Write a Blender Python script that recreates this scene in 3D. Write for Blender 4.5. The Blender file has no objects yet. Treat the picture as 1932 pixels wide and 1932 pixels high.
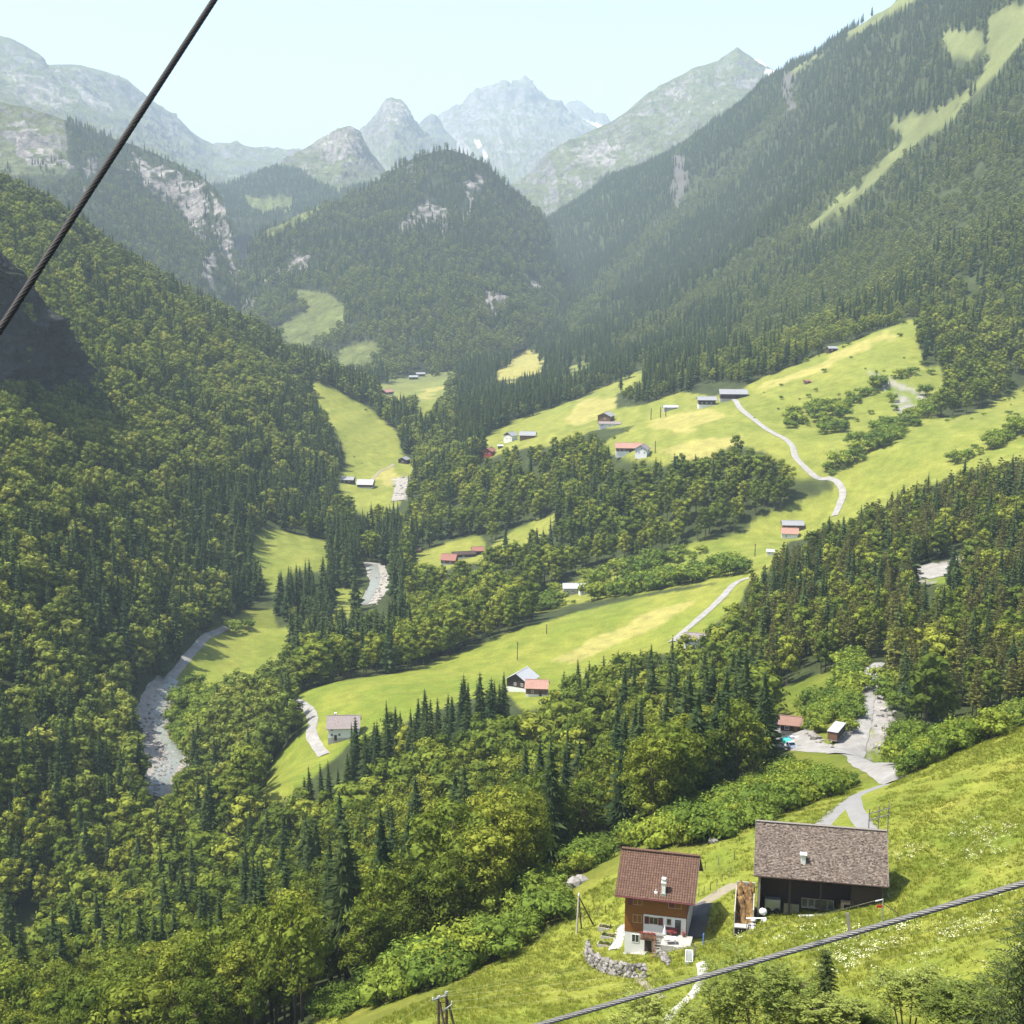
import bpy, bmesh, math, random
import numpy as np
from mathutils import Vector, Matrix

# ------------------------------------------------------------------ camera, sky, sun, exposure
S = bpy.context.scene
COL = S.collection
RNG = np.random.default_rng(11)
random.seed(5)

PITCH = math.radians(11.0)
FPX = 2549.0                      # focal length in units of the 1932 px wide picture
cam_data = bpy.data.cameras.new("camera")
cam = bpy.data.objects.new("camera", cam_data)
COL.objects.link(cam)
cam.location = (0, 0, 0)
cam.rotation_euler = (math.pi / 2 - PITCH, 0, 0)
cam_data.sensor_fit = 'HORIZONTAL'
cam_data.angle = 2 * math.atan(966.0 / FPX)
cam_data.clip_start = 0.5
cam_data.clip_end = 60000
S.camera = cam

SUN_EL, SUN_AZ = math.radians(63), math.radians(-102)     # azimuth from +Y towards +X
sun_dir = Vector((math.sin(SUN_AZ) * math.cos(SUN_EL), math.cos(SUN_AZ) * math.cos(SUN_EL), math.sin(SUN_EL)))
world = bpy.data.worlds.new("World")
S.world = world
world.use_nodes = True
wn = world.node_tree.nodes
sky = wn.new("ShaderNodeTexSky")
sky.sky_type = 'NISHITA'
sky.sun_disc = False
sky.sun_elevation = SUN_EL
sky.sun_rotation = SUN_AZ
sky.altitude = 1100
sky.air_density = 1.0
sky.dust_density = 5.0
sky.ozone_density = 1.0
world.node_tree.links.new(sky.outputs[0], wn["Background"].inputs[0])
wn["Background"].inputs[1].default_value = 0.15
sl = bpy.data.lights.new("sun", 'SUN')
sl.energy = 5.0
sl.angle = math.radians(0.5)
sl.color = (1.0, 0.945, 0.82)
so = bpy.data.objects.new("sun", sl)
COL.objects.link(so)
so.rotation_euler = sun_dir.to_track_quat('Z', 'Y').to_euler()
S.view_settings.view_transform = 'Standard'
S.view_settings.look = 'None'
S.view_settings.gamma = 1
S.view_settings.use_curve_mapping = False
S.view_settings.exposure = 1.15
S.cycles.max_bounces = 5
S.cycles.diffuse_bounces = 3
S.cycles.glossy_bounces = 2
S.cycles.transmission_bounces = 3
S.cycles.volume_bounces = 0
S.cycles.transparent_max_bounces = 6
S.cycles.use_adaptive_sampling = True
S.cycles.adaptive_threshold = 0.02

# ------------------------------------------------------------------ geometry of the view and noise
CP, SP = math.cos(PITCH), math.sin(PITCH)


def ray(u, v):
    u = np.asarray(u, float); v = np.asarray(v, float)
    x = (u - 966) / FPX; y = (966 - v) / FPX
    return np.stack([x, CP + y * SP, -SP + y * CP], -1)


def stretch(r):
    """surveyed distances beyond the terraces, corrected by the size of the trees there"""
    r = np.asarray(r, float)
    return np.where(r > 1400, r + (r - 1400) * 0.55, r)


def world_at(u, v, r):
    d = ray(u, v)
    k = stretch(r) / np.hypot(d[..., 0], d[..., 1])
    return d * k[..., None]


def project(p):
    p = np.asarray(p, float)
    f = p[..., 1] * CP - p[..., 2] * SP
    up = p[..., 1] * SP + p[..., 2] * CP
    f = np.where(f < 1e-3, 1e-3, f)
    return 966 + FPX * p[..., 0] / f, 966 - FPX * up / f


def _h(ix, iy, iz, seed):
    n = (ix * 374761393 + iy * 668265263 + iz * 2147483647 + seed * 974634777) & 0xFFFFFFFF
    n = ((n ^ (n >> 13)) * 1274126177) & 0xFFFFFFFF
    n = ((n ^ (n >> 16)) * 2246822519) & 0xFFFFFFFF
    return ((n ^ (n >> 15)) & 0xFFFF) / 32767.5 - 1.0


def vnoise(p, seed=0):
    """value noise on (n,3) or (n,2) points, about -1..1"""
    p = np.asarray(p, float)
    if p.shape[-1] == 2:
        p = np.concatenate([p, np.zeros(p.shape[:-1] + (1,))], -1)
    i = np.floor(p).astype(np.int64)
    f = p - i
    w = f * f * f * (f * (f * 6 - 15) + 10)
    out = 0
    flat = bool(np.all(p[..., 2] == 0))
    for dx in (0, 1):
        wx = w[..., 0] if dx else 1 - w[..., 0]
        for dy in (0, 1):
            wy = w[..., 1] if dy else 1 - w[..., 1]
            for dz in ((0,) if flat else (0, 1)):
                wz = 1.0 if flat else (w[..., 2] if dz else 1 - w[..., 2])
                out = out + wx * wy * wz * _h(i[..., 0] + dx, i[..., 1] + dy, i[..., 2] + dz, seed)
    return out


ROT = np.array([[0.8, 0.6, 0], [-0.6, 0.8, 0], [0, 0, 1.0]]) @ np.array([[1, 0, 0], [0, 0.8, 0.6], [0, -0.6, 0.8]])


def fbm(p, octaves=4, seed=0, ridged=False, gain=0.5):
    p = np.asarray(p, float)
    two = p.shape[-1] == 2
    out = 0; a = 1.0; tot = 0
    for o in range(octaves):
        n = vnoise(p, seed + o * 17)
        if ridged:
            n = 1 - 2 * np.abs(n) ** 0.8
        out = out + a * n; tot += a; a *= gain
        p = (p @ ROT[:2, :2] if two else p @ ROT) * 2.03 + 7.3
    return out / tot


def smooth(x, a, b):
    t = np.clip((x - a) / (b - a), 0, 1)
    return t * t * (3 - 2 * t)


def inside(poly, u, v):
    poly = np.asarray(poly, float)
    res = np.zeros(np.shape(u), bool)
    x0, y0 = poly[:, 0], poly[:, 1]
    x1, y1 = np.roll(x0, -1), np.roll(y0, -1)
    bb = (u > x0.min()) & (u < x0.max()) & (v > y0.min()) & (v < y0.max())
    if not bb.any():
        return res
    ub, vb = u[bb], v[bb]
    r = np.zeros(ub.shape, bool)
    for a, b, c, d in zip(x0, y0, x1, y1):
        if b == d:
            continue
        c1 = (b > vb) != (d > vb)
        r ^= c1 & (ub < (c - a) * (vb - b) / (d - b) + a)
    res[bb] = r
    return res


def mesh_from_grid(name, P, cols, mat, kind="structure", label=None):
    n, m = P.shape[:2]
    me = bpy.data.meshes.new(name)
    idx = np.arange(n * m).reshape(n, m)
    q = np.stack([idx[:-1, :-1], idx[:-1, 1:], idx[1:, 1:], idx[1:, :-1]], -1).reshape(-1, 4)
    me.vertices.add(n * m)
    me.vertices.foreach_set("co", P.reshape(-1).astype(np.float32))
    me.loops.add(q.size)
    me.loops.foreach_set("vertex_index", q.reshape(-1).astype(np.int32))
    me.polygons.add(len(q))
    me.polygons.foreach_set("loop_start", (np.arange(len(q)) * 4).astype(np.int32))
    me.polygons.foreach_set("use_smooth", np.ones(len(q), bool))
    me.update(calc_edges=True)
    ca = me.color_attributes.new("Col", 'FLOAT_COLOR', 'POINT')
    c4 = np.concatenate([cols.reshape(-1, 3), np.ones((n * m, 1))], 1)
    ca.data.foreach_set("color", c4.reshape(-1).astype(np.float32))
    me.materials.append(mat)
    o = bpy.data.objects.new(name, me)
    COL.objects.link(o)
    o["kind"] = kind
    if label:
        o["label"] = label
    return o


# ------------------------------------------------------------------ materials
def mat(name, base=(0.5, 0.5, 0.5), rough=0.9, var=0.0, scale=1.0, metal=0.0, bump=0.0, stretch=(1, 1, 1), base2=None, detail=6.0, spec=0.3):
    m = bpy.data.materials.new(name)
    m.use_nodes = True
    nt = m.node_tree; N = nt.nodes; L = nt.links
    b = N["Principled BSDF"]
    b.inputs["Base Color"].default_value = (*base, 1)
    b.inputs["Roughness"].default_value = rough
    b.inputs["Metallic"].default_value = metal
    b.inputs["Specular IOR Level"].default_value = spec
    if var or bump or base2:
        tc = N.new("ShaderNodeTexCoord"); mp = N.new("ShaderNodeMapping")
        mp.inputs["Scale"].default_value = stretch
        L.new(tc.outputs["Object"], mp.inputs[0])
        no = N.new("ShaderNodeTexNoise"); no.inputs["Scale"].default_value = scale; no.inputs["Detail"].default_value = detail
        no.inputs["Roughness"].default_value = 0.65
        L.new(mp.outputs[0], no.inputs["Vector"])
        if base2 is not None:
            mx = N.new("ShaderNodeMix"); mx.data_type = 'RGBA'
            mx.inputs[6].default_value = (*base, 1); mx.inputs[7].default_value = (*base2, 1)
            mr = N.new("ShaderNodeMapRange"); mr.inputs[1].default_value = 0.35; mr.inputs[2].default_value = 0.65
            L.new(no.outputs["Fac"], mr.inputs[0]); L.new(mr.outputs[0], mx.inputs[0])
            L.new(mx.outputs[2], b.inputs["Base Color"])
        elif var:
            hs = N.new("ShaderNodeHueSaturation"); hs.inputs["Color"].default_value = (*base, 1)
            mr = N.new("ShaderNodeMapRange"); mr.inputs[1].default_value = 0.3; mr.inputs[2].default_value = 0.7
            mr.inputs[3].default_value = 1 - var; mr.inputs[4].default_value = 1 + var
            L.new(no.outputs["Fac"], mr.inputs[0]); L.new(mr.outputs[0], hs.inputs["Value"])
            L.new(hs.outputs[0], b.inputs["Base Color"])
        if bump:
            bp = N.new("ShaderNodeBump"); bp.inputs["Strength"].default_value = bump
            L.new(no.outputs["Fac"], bp.inputs["Height"]); L.new(bp.outputs[0], b.inputs["Normal"])
    return m


def terrain_mat(name, scales, amount, bump_scale=None, bump=0.5, bump_dist=1.0):
    """vertex albedo times two sizes of noise"""
    m = bpy.data.materials.new(name)
    m.use_nodes = True
    nt = m.node_tree; N = nt.nodes; L = nt.links
    b = N["Principled BSDF"]
    b.inputs["Roughness"].default_value = 0.95
    b.inputs["Specular IOR Level"].default_value = 0.1
    at = N.new("ShaderNodeAttribute"); at.attribute_name = "Col"
    tc = N.new("ShaderNodeTexCoord")
    col = at.outputs["Color"]
    for sc, am in zip(scales, amount):
        no = N.new("ShaderNodeTexNoise"); no.inputs["Scale"].default_value = sc; no.inputs["Detail"].default_value = 5
        no.inputs["Roughness"].default_value = 0.7
        L.new(tc.outputs["Object"], no.inputs["Vector"])
        mr = N.new("ShaderNodeMapRange"); mr.inputs[1].default_value = 0.28; mr.inputs[2].default_value = 0.72
        mr.inputs[3].default_value = 1 - am; mr.inputs[4].default_value = 1 + am
        L.new(no.outputs["Fac"], mr.inputs[0])
        mx = N.new("ShaderNodeVectorMath"); mx.operation = 'SCALE'
        L.new(col, mx.inputs[0]); L.new(mr.outputs[0], mx.inputs["Scale"])
        col = mx.outputs[0]
    L.new(col, b.inputs["Base Color"])
    if bump_scale:
        no = N.new("ShaderNodeTexNoise"); no.inputs["Scale"].default_value = bump_scale; no.inputs["Detail"].default_value = 8
        no.inputs["Roughness"].default_value = 0.7
        L.new(tc.outputs["Object"], no.inputs["Vector"])
        bp = N.new("ShaderNodeBump"); bp.inputs["Strength"].default_value = bump; bp.inputs["Distance"].default_value = bump_dist
        L.new(no.outputs["Fac"], bp.inputs["Height"]); L.new(bp.outputs[0], b.inputs["Normal"])
    return m
# ------------------------------------------------------------------ ground: one sheet from surveyed points
# (u, v, r): where a spot of ground shows in the photograph and its horizontal distance in metres
SEEN = [
    # meadow slope under the cable car, farmhouse and barn
    (1205, 1799, 157.5), (1225, 1806, 156.5), (1275, 1791, 154.5), (1302, 1787, 154.5), (1266, 1798, 153.5), (1540, 1722, 158), (1100, 1932, 128), (700, 1932, 142), (1400, 1932, 118), (1932, 1932, 100), (1932, 1750, 130),
    (1932, 1560, 180), (1932, 1372, 255), (1760, 1440, 238), (1680, 1478, 236), (1600, 1505, 218), (1480, 1560, 196), (1390, 1640, 180),
    (1700, 1600, 182), (1750, 1750, 142), (1090, 1765, 170), (960, 1830, 160), (1000, 1700, 196), (1180, 1640, 192), (1300, 1590, 200),
    (1440, 1740, 155), (1340, 1780, 157), (1340, 1700, 167), (1100, 1850, 148),
    # junction, hut, scree
    (1590, 1425, 288), (1490, 1398, 320), (1497, 1380, 345), (1640, 1262, 405), (1625, 1340, 345), (1700, 1390, 318), (1675, 1440, 270),
    (1530, 1450, 280), (1400, 1520, 250), (1750, 1085, 575), (1830, 1080, 570),
    # long meadow with the cabin
    (1390, 1095, 625), (1320, 1165, 570), (1200, 1150, 615), (1000, 1178, 625), (860, 1238, 590), (1000, 1300, 500), (1100, 1230, 560),
    (1200, 1210, 560), (820, 1310, 505), (700, 1285, 545), (560, 1318, 540), (590, 1370, 487), (600, 1420, 462), (500, 1490, 425), (650, 1380, 478),
    # river and valley meadows
    (300, 1400, 560), (290, 1470, 500), (330, 1272, 645), (460, 1235, 690), (400, 1190, 720), (560, 1190, 730), (550, 1040, 885), (540, 1085, 835),
    (705, 1110, 810), (660, 1140, 785), (480, 1040, 890), (690, 1060, 870), (755, 935, 1080), (688, 918, 1120), (650, 905, 1150), (740, 860, 1230), (780, 872, 1220),
    (650, 790, 1330), (610, 725, 1420), (700, 790, 1370), (790, 770, 1500), (735, 745, 1650), (850, 700, 1800), (640, 675, 2000), (600, 600, 2330),
    (545, 640, 2180), (480, 610, 2450), (980, 695, 1700),
    # terrace with the farms
    (800, 1050, 900), (850, 1055, 850), (900, 1040, 870), (1000, 1000, 900), (1030, 975, 930), (900, 930, 1030), (1000, 880, 1010), (1190, 855, 905), (1250, 870, 880),
    (985, 832, 1130), (930, 855, 1090), (1150, 800, 1120), (1080, 765, 1330), (1180, 705, 1500), (1380, 755, 1060), (1330, 768, 1045),
    (1300, 815, 960), (1400, 830, 900), (1480, 835, 880), (1530, 895, 830), (1580, 940, 800), (1500, 1010, 770), (1480, 960, 790), (1440, 1050, 700),
    (1300, 1055, 735), (1200, 1085, 730), (1085, 1120, 715), (1000, 1140, 720), (1150, 950, 860), (1300, 900, 850), (1300, 980, 790),
    (1740, 610, 1150), (1600, 650, 1150), (1570, 662, 1150), (1700, 700, 1030), (1770, 780, 960), (1600, 800, 940), (1700, 840, 850), (1850, 800, 870),
    (1932, 845, 800), (1820, 880, 790), (1640, 905, 815),
    # near wooded hill on the right (ground under the trees)
    (1500, 1130, 560), (1700, 1000, 660), (1932, 930, 690), (1600, 1200, 470), (1850, 1220, 450), (1932, 1150, 500), (1932, 1330, 370), (1800, 1350, 370),
    (1450, 1250, 470), (1400, 1350, 400),
    # left wooded side
    (240, 1400, 580), (250, 1330, 608), (250, 1150, 676), (250, 1020, 765), (250, 900, 868), (250, 700, 1115), (250, 525, 1440), (0, 1560, 460), (0, 1300, 530), (0, 1100, 620), (0, 900, 740),
    (0, 700, 915), (0, 500, 1185), (0, 365, 1440), (120, 1480, 489), (120, 1200, 602), (120, 1050, 685), (120, 900, 791), (120, 650, 1054), (120, 425, 1450),
    (450, 1130, 800), (450, 1000, 886), (450, 850, 1069), (450, 700, 1340), (430, 605, 1520), (560, 960, 1016), (590, 850, 1188), (560, 760, 1370), (550, 668, 1540),
    (640, 900, 1170), (390, 1180, 722),
    # right mountain
    (1690, 5, 2500), (1580, 75, 2750), (1470, 145, 3000), (1370, 220, 3150), (1270, 285, 3300), (1180, 335, 3400), (1100, 378, 3400), (1030, 418, 3350),
    (1040, 485, 3000), (1050, 565, 2500), (980, 645, 2100), (900, 690, 1880), (1932, -40, 2100), (1932, 100, 1900), (1932, 250, 1680), (1932, 420, 1430), (1932, 600, 1220), (1932, 740, 1060),
    (1800, 50, 2200), (1800, 250, 1900), (1800, 450, 1550), (1800, 600, 1290), (1680, 200, 2200), (1680, 400, 1780), (1680, 560, 1390), (1550, 200, 2550), (1500, 350, 2300), (1500, 480, 1900), (1500, 620, 1480),
    (1380, 340, 2700), (1300, 450, 2500), (1300, 570, 1950), (1300, 690, 1430), (1150, 470, 2850), (1150, 600, 2150), (1150, 680, 1680), (1050, 640, 2000),
]
# (u, r, z): ground hidden behind something, or outside the frame
HIDDEN = [
    (300, 28, -47), (1100, 28, -40), (1932, 28, -30), (300, 14, -43), (1932, 14, -30), (2500, 120, -50), (2500, 300, -75), (2500, 800, -70), (2500, 1500, 60), (-600, 150, -115), (-600, 400, -170), (-600, 800, -30), (-600, 1300, 130),
    (700, 250, -140), (400, 250, -145), (100, 250, -150), (-150, 250, -150), (900, 280, -140), (1100, 300, -138), (1250, 330, -138), (700, 350, -165), (500, 380, -188),
    (900, 400, -160), (1100, 430, -157), (1300, 430, -152), (250, 430, -205), (60, 400, -205), (-150, 400, -200), (400, 480, -205), (420, 560, -205), (500, 620, -200), (760, 480, -168),
    (950, 470, -164), (300, 150, -102), (0, 150, -106), (-200, 150, -108), (700, 100, -66), (1100, 90, -60), (1500, 80, -52), (1932, 70, -42), (2150, 80, -42), (300, 90, -68), (-200, 90, -70),
    (1100, 55, -45), (1932, 50, -34), (0, 60, -58), (600, 60, -52),
    (800, 680, -196), (700, 740, -202), (950, 720, -188), (600, 780, -204), (850, 780, -192),
    (1850, 320, -122), (1750, 300, -118), (2100, 300, -105), (2100, 200, -75), (2150, 450, -115), (2150, 650, -100), (2150, 900, -90), (2150, 1250, -30), (2150, 1800, 190), (2150, 2300, 420),
    (-150, 560, -148), (-150, 800, -78), (-150, 1000, -20), (-150, 1200, 38), (-150, 1500, 105),
    (0, 1750, -30), (120, 1800, -70), (250, 1850, -110), (430, 1850, -140), (550, 1900, -150), (250, 2100, -150), (0, 2200, -120), (430, 2300, -150), (-150, 2000, -60),
    (1690, 3300, 330), (1580, 3500, 320), (1470, 3900, 240), (1270, 4300, 120), (1100, 4300, 60), (1000, 4300, 40), (1900, 2900, 480), (2150, 3000, 600),
    (600, 3000, -100), (800, 2600, -100), (800, 3300, -60), (300, 3000, -260), (0, 3000, -260), (150, 2500, -230), (300, 2500, -230), (430, 2800, -240), (600, 4500, -40), (0, 4500, -60), (300, 4500, -60), (900, 4500, 0), (1300, 5400, 50), (1800, 5400, 100), (-150, 5400, -60), (600, 5400, -40),
    (950, 3600, -20), (700, 2300, -125), (550, 2600, -125),
]
pts = [world_at(u, v, r) for u, v, r in SEEN]
for u, r, z in HIDDEN:
    a = math.atan((u - 966) / FPX / CP); rs = float(stretch(r))
    pts.append(np.array([rs * math.sin(a), rs * math.cos(a), z * rs / r]))
pts = np.array(pts)


def polar(x, y):
    r = np.hypot(x, y)
    return np.stack([np.arctan2(x, y) * 1.35, np.log(r)], -1), r


Q, QR = polar(pts[:, 0], pts[:, 1])
QV = pts[:, 2] / QR
d = np.linalg.norm(Q[:, None] - Q[None], axis=-1)
n = len(Q)
A = np.zeros((n + 3, n + 3))
A[:n, :n] = d ** 1.45 - np.eye(n) * 0.0006
A[:n, n] = 1; A[:n, n + 1:] = Q
A[n, :n] = 1; A[n + 1:, :n] = Q.T
W = np.linalg.solve(A, np.concatenate([QV, [0, 0, 0]]))

az = np.radians(np.concatenate([np.linspace(-52, -25.2, 26), np.linspace(-24.8, 24.8, 560), np.linspace(25.2, 52, 26)]))
NA = len(az)
lr = [math.log(14.0)]
while lr[-1] < math.log(7900):
    r = math.exp(lr[-1])
    lr.append(lr[-1] + (0.03 if r < 70 else 0.010 if r < 420 else 0.0062 if r < 900 else 0.0050 if r < 4700 else 0.012))
lr = np.array(lr); NR = len(lr)
AZ, LR = np.meshgrid(az, lr)
q = np.stack([AZ * 1.35, LR], -1).reshape(-1, 2)
TZ = np.empty(len(q))
for s in range(0, len(q), 20000):
    dd = np.linalg.norm(q[s:s + 20000, None] - Q[None], axis=-1) ** 1.45
    TZ[s:s + 20000] = dd @ W[:n] + W[n] + q[s:s + 20000] @ W[n + 1:]
TZ = TZ.reshape(NR, NA) * np.exp(LR)
GX = np.exp(LR) * np.sin(AZ); GY = np.exp(LR) * np.cos(AZ)
rr = np.exp(LR)
XY = np.stack([GX, GY], -1)
# gullies and ribs of the wooded mountainsides, soft bumps of the meadows
rough = smooth(rr, 700, 1500) * smooth(np.abs(AZ - math.radians(-4)), 0.03, 0.16)
TZ = TZ + rough * (fbm(XY / 170, 4, 3, ridged=True) * 11 * smooth(rr, 700, 2500) + fbm(np.stack([XY[..., 0] + XY[..., 1] * .35, (XY[..., 1] - XY[..., 0]) * .35], -1) / 210, 3, 13, ridged=True) * 26 * smooth(rr, 1400, 2300) * (AZ > 0) + fbm(XY / 60, 3, 8) * 3)
TZ = TZ + fbm(XY / 14.0, 3, 21) * 0.32 * smooth(rr, 60, 130) + fbm(XY / 50, 2, 33) * 0.9 * smooth(rr, 180, 400)


def ground_z(x, y):
    a = np.arctan2(x, y); l = np.log(np.hypot(x, y))
    j = np.clip(np.searchsorted(az, a) - 1, 0, NA - 2)
    tj = np.clip((a - az[j]) / (az[j + 1] - az[j]), 0, 1)
    i = np.clip(np.searchsorted(lr, l) - 1, 0, NR - 2)
    ti = np.clip((l - lr[i]) / (lr[i + 1] - lr[i]), 0, 1)
    return (TZ[i, j] * (1 - ti) * (1 - tj) + TZ[i + 1, j] * ti * (1 - tj) + TZ[i, j + 1] * (1 - ti) * tj + TZ[i + 1, j + 1] * ti * tj)


def hit(u, v, rmin=60, rmax=7000):
    """the spot of ground that the line of sight through (u, v) meets"""
    rs = np.exp(np.linspace(math.log(rmin), math.log(rmax), 2600))
    d0 = ray(u, v); d0 = d0 / math.hypot(d0[0], d0[1])
    p = rs[:, None] * d0
    under = p[:, 2] < ground_z(p[:, 0], p[:, 1])
    k = int(np.argmax(under)) if under.any() else len(rs) - 1
    a, b = rs[max(k - 1, 0)], rs[k]
    for _ in range(12):
        m = (a + b) / 2
        pm = d0 * m
        if pm[2] < ground_z(pm[0], pm[1]):
            b = m
        else:
            a = m
    return Vector(d0 * ((a + b) / 2))


# ------------------------------------------------------------------ land use, drawn as outlines on the photograph and read where each spot of ground shows
MEADOW = [
    [(640, 1990), (700, 1932), (830, 1872), (960, 1808), (1030, 1765), (1070, 1730), (1100, 1690), (1140, 1655), (1200, 1640), (1260, 1622), (1330, 1598), (1420, 1566), (1540, 1515), (1600, 1488), (1655, 1482), (1690, 1470), (1760, 1440), (1850, 1402), (1932, 1366), (2100, 1300), (2300, 2400), (300, 2400)],
    [(556, 1308), (640, 1284), (760, 1268), (860, 1235), (980, 1190), (1100, 1152), (1200, 1131), (1300, 1112), (1395, 1090), (1415, 1092), (1400, 1130), (1350, 1180), (1320, 1215), (1270, 1230), (1200, 1250), (1100, 1280), (1040, 1310), (1020, 1340), (985, 1340), (960, 1312), (900, 1318), (800, 1348), (700, 1388), (655, 1404), (615, 1440), (575, 1480), (545, 1500), (510, 1530), (488, 1500), (488, 1470), (535, 1415), (578, 1375), (566, 1335)],
    [(318, 1284), (350, 1245), (385, 1205), (430, 1188), (500, 1188), (592, 1178), (562, 1215), (535, 1245), (500, 1265), (470, 1275), (430, 1300), (360, 1310)],
    [(468, 1045), (490, 1005), (525, 998), (560, 1010), (618, 1020), (622, 1080), (575, 1078), (535, 1090), (515, 1125), (495, 1100), (490, 1075)],
    [(622, 1115), (650, 1108), (685, 1118), (668, 1165), (640, 1165)],
    [(578, 716), (640, 735), (700, 775), (750, 815), (758, 858), (792, 888), (770, 905), (752, 960), (690, 975), (650, 945), (640, 908), (655, 880), (640, 830), (600, 765)],
    [(712, 728), (790, 704), (862, 688), (835, 742), (790, 748), (735, 756)], [(786, 748), (850, 728), (830, 762), (800, 790), (782, 775)],
    [(518, 622), (580, 588), (550, 545), (620, 553), (650, 578), (648, 618), (580, 662), (548, 650)],
    [(618, 682), (650, 655), (700, 640), (722, 655), (700, 690), (650, 700)],
    [(930, 715), (970, 668), (1032, 663), (1022, 702), (960, 722)], [(1070, 705), (1075, 690), (1112, 672), (1116, 690), (1080, 705), (1070, 722)],
    [(900, 835), (960, 798), (1090, 755), (1150, 722), (1212, 700), (1218, 720), (1162, 748), (1162, 772), (1225, 760), (1282, 737), (1340, 748), (1395, 738), (1425, 720), (1520, 680), (1590, 650), (1720, 602), (1742, 600), (1732, 645), (1748, 690), (1778, 690), (1782, 735), (1765, 792), (1830, 780), (1932, 730), (2060, 690), (2060, 850), (1932, 868), (1850, 885), (1780, 905), (1700, 938), (1640, 968), (1590, 995), (1530, 1010), (1490, 1020), (1470, 1050), (1430, 1100), (1400, 1095), (1300, 1105), (1190, 1125), (1080, 1140), (1000, 1160), (985, 1150), (1010, 1125), (1110, 1090), (1180, 1065), (1290, 1030), (1380, 1010), (1412, 1000), (1415, 985), (1500, 950), (1570, 925), (1570, 905), (1500, 905), (1470, 870), (1440, 850), (1390, 838), (1340, 862), (1250, 878), (1160, 860), (1130, 838), (1180, 815), (1200, 800), (1120, 812), (1070, 835), (960, 850), (915, 865)],
    [(766, 1075), (790, 1042), (850, 1022), (905, 1008), (918, 1025), (915, 1060), (850, 1070), (800, 1085)],
    [(915, 1040), (960, 1005), (1000, 985), (1048, 968), (1048, 995), (985, 1030), (945, 1050)],
    [(1672, 222), (1740, 215), (1830, 170), (1855, 158), (1800, 225), (1725, 278), (1690, 292), (1700, 258)],
    [(1685, 280), (1712, 288), (1650, 345), (1612, 378), (1600, 366)], [(1498, 440), (1550, 400), (1625, 345), (1610, 380), (1545, 424)], [(1770, 62), (1800, 48), (1850, 60), (1862, 95), (1835, 115), (1800, 110), (1780, 85)], [(1862, 40), (1900, 10), (1945, -10), (1945, 60), (1915, 95), (1880, 140), (1850, 185), (1838, 178), (1868, 110), (1860, 70)],
    [(1590, 70), (1640, 25), (1680, -10), (1760, -20), (1650, 45), (1600, 75)], [(1480, 140), (1530, 105), (1575, 78), (1570, 88), (1500, 138)],
    [(590, 1932), (600, 1868), (625, 1880), (660, 1940)], [(0, 1790), (60, 1740), (100, 1760), (80, 1810), (20, 1830)],
]
# dry, mown or stony grass
STRAW = [[(930, 715), (970, 668), (1032, 663), (1022, 702), (960, 722)], [(1040, 1246), (1062, 1232), (1130, 1200), (1200, 1165), (1290, 1132), (1312, 1128), (1290, 1152), (1215, 1197), (1150, 1227), (1090, 1248)],
         [(1060, 790), (1100, 755), (1180, 745), (1165, 772), (1100, 800)], [(1230, 790), (1330, 770), (1370, 790), (1290, 815), (1230, 810)],
         [(740, 748), (790, 742), (840, 728), (850, 735), (800, 752)], [(1430, 735), (1560, 675), (1680, 625), (1720, 612), (1640, 660), (1500, 720)], [(1240, 850), (1330, 830), (1400, 822), (1400, 845), (1300, 872)],
         [(700, 900), (745, 880), (760, 900), (745, 920)]]
SCRUBLAND = [[(322, 1290), (400, 1310), (390, 1430), (330, 1420), (318, 1385), (335, 1330)], [(600, 1990), (640, 1900), (950, 1740), (1060, 1640), (1240, 1585), (1420, 1490), (1500, 1455), (1620, 1455), (1700, 1480), (1500, 1540), (1300, 1610), (1100, 1700), (960, 1810), (700, 1940)], [(1440, 1310), (1640, 1240), (1640, 1400), (1640, 1470), (1500, 1440)], [(1680, 1480), (1690, 1380), (1760, 1390), (1990, 1320), (1990, 1380)], [(380, 1200), (470, 1150), (520, 1150), (520, 1200)]]
STONY = [[(1690, 1290), (1650, 1270), (1645, 1330), (1630, 1400), (1640, 1430), (1680, 1450), (1690, 1400), (1672, 1350)], [(1720, 1095), (1745, 1075), (1830, 1045), (1835, 1085), (1770, 1105)], [(1640, 700), (1740, 740), (1760, 770), (1700, 790)],
         [(250, 1340), (320, 1290), (330, 1330), (310, 1390), (370, 1420), (300, 1500), (262, 1440)], [(740, 905), (770, 900), (765, 945), (745, 945)]]
CLIFF = [[(1000, 600), (1030, 520), (1045, 510), (1060, 600)], 
         [(1270, 290), (1285, 285), (1300, 340), (1282, 400), (1265, 380)], [(1470, 130), (1500, 150), (1498, 215), (1480, 210)]]


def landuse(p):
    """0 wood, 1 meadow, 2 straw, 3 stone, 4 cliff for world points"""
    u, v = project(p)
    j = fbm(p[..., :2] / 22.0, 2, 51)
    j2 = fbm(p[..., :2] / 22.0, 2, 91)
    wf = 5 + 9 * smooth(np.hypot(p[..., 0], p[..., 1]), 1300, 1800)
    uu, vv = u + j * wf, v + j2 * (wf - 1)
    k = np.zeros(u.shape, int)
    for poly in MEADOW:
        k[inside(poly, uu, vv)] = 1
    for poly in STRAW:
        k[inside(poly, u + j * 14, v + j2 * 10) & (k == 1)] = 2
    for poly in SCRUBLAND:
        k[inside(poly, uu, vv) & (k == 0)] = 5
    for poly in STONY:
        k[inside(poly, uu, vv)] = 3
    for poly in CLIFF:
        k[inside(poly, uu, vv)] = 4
    return k


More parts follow.
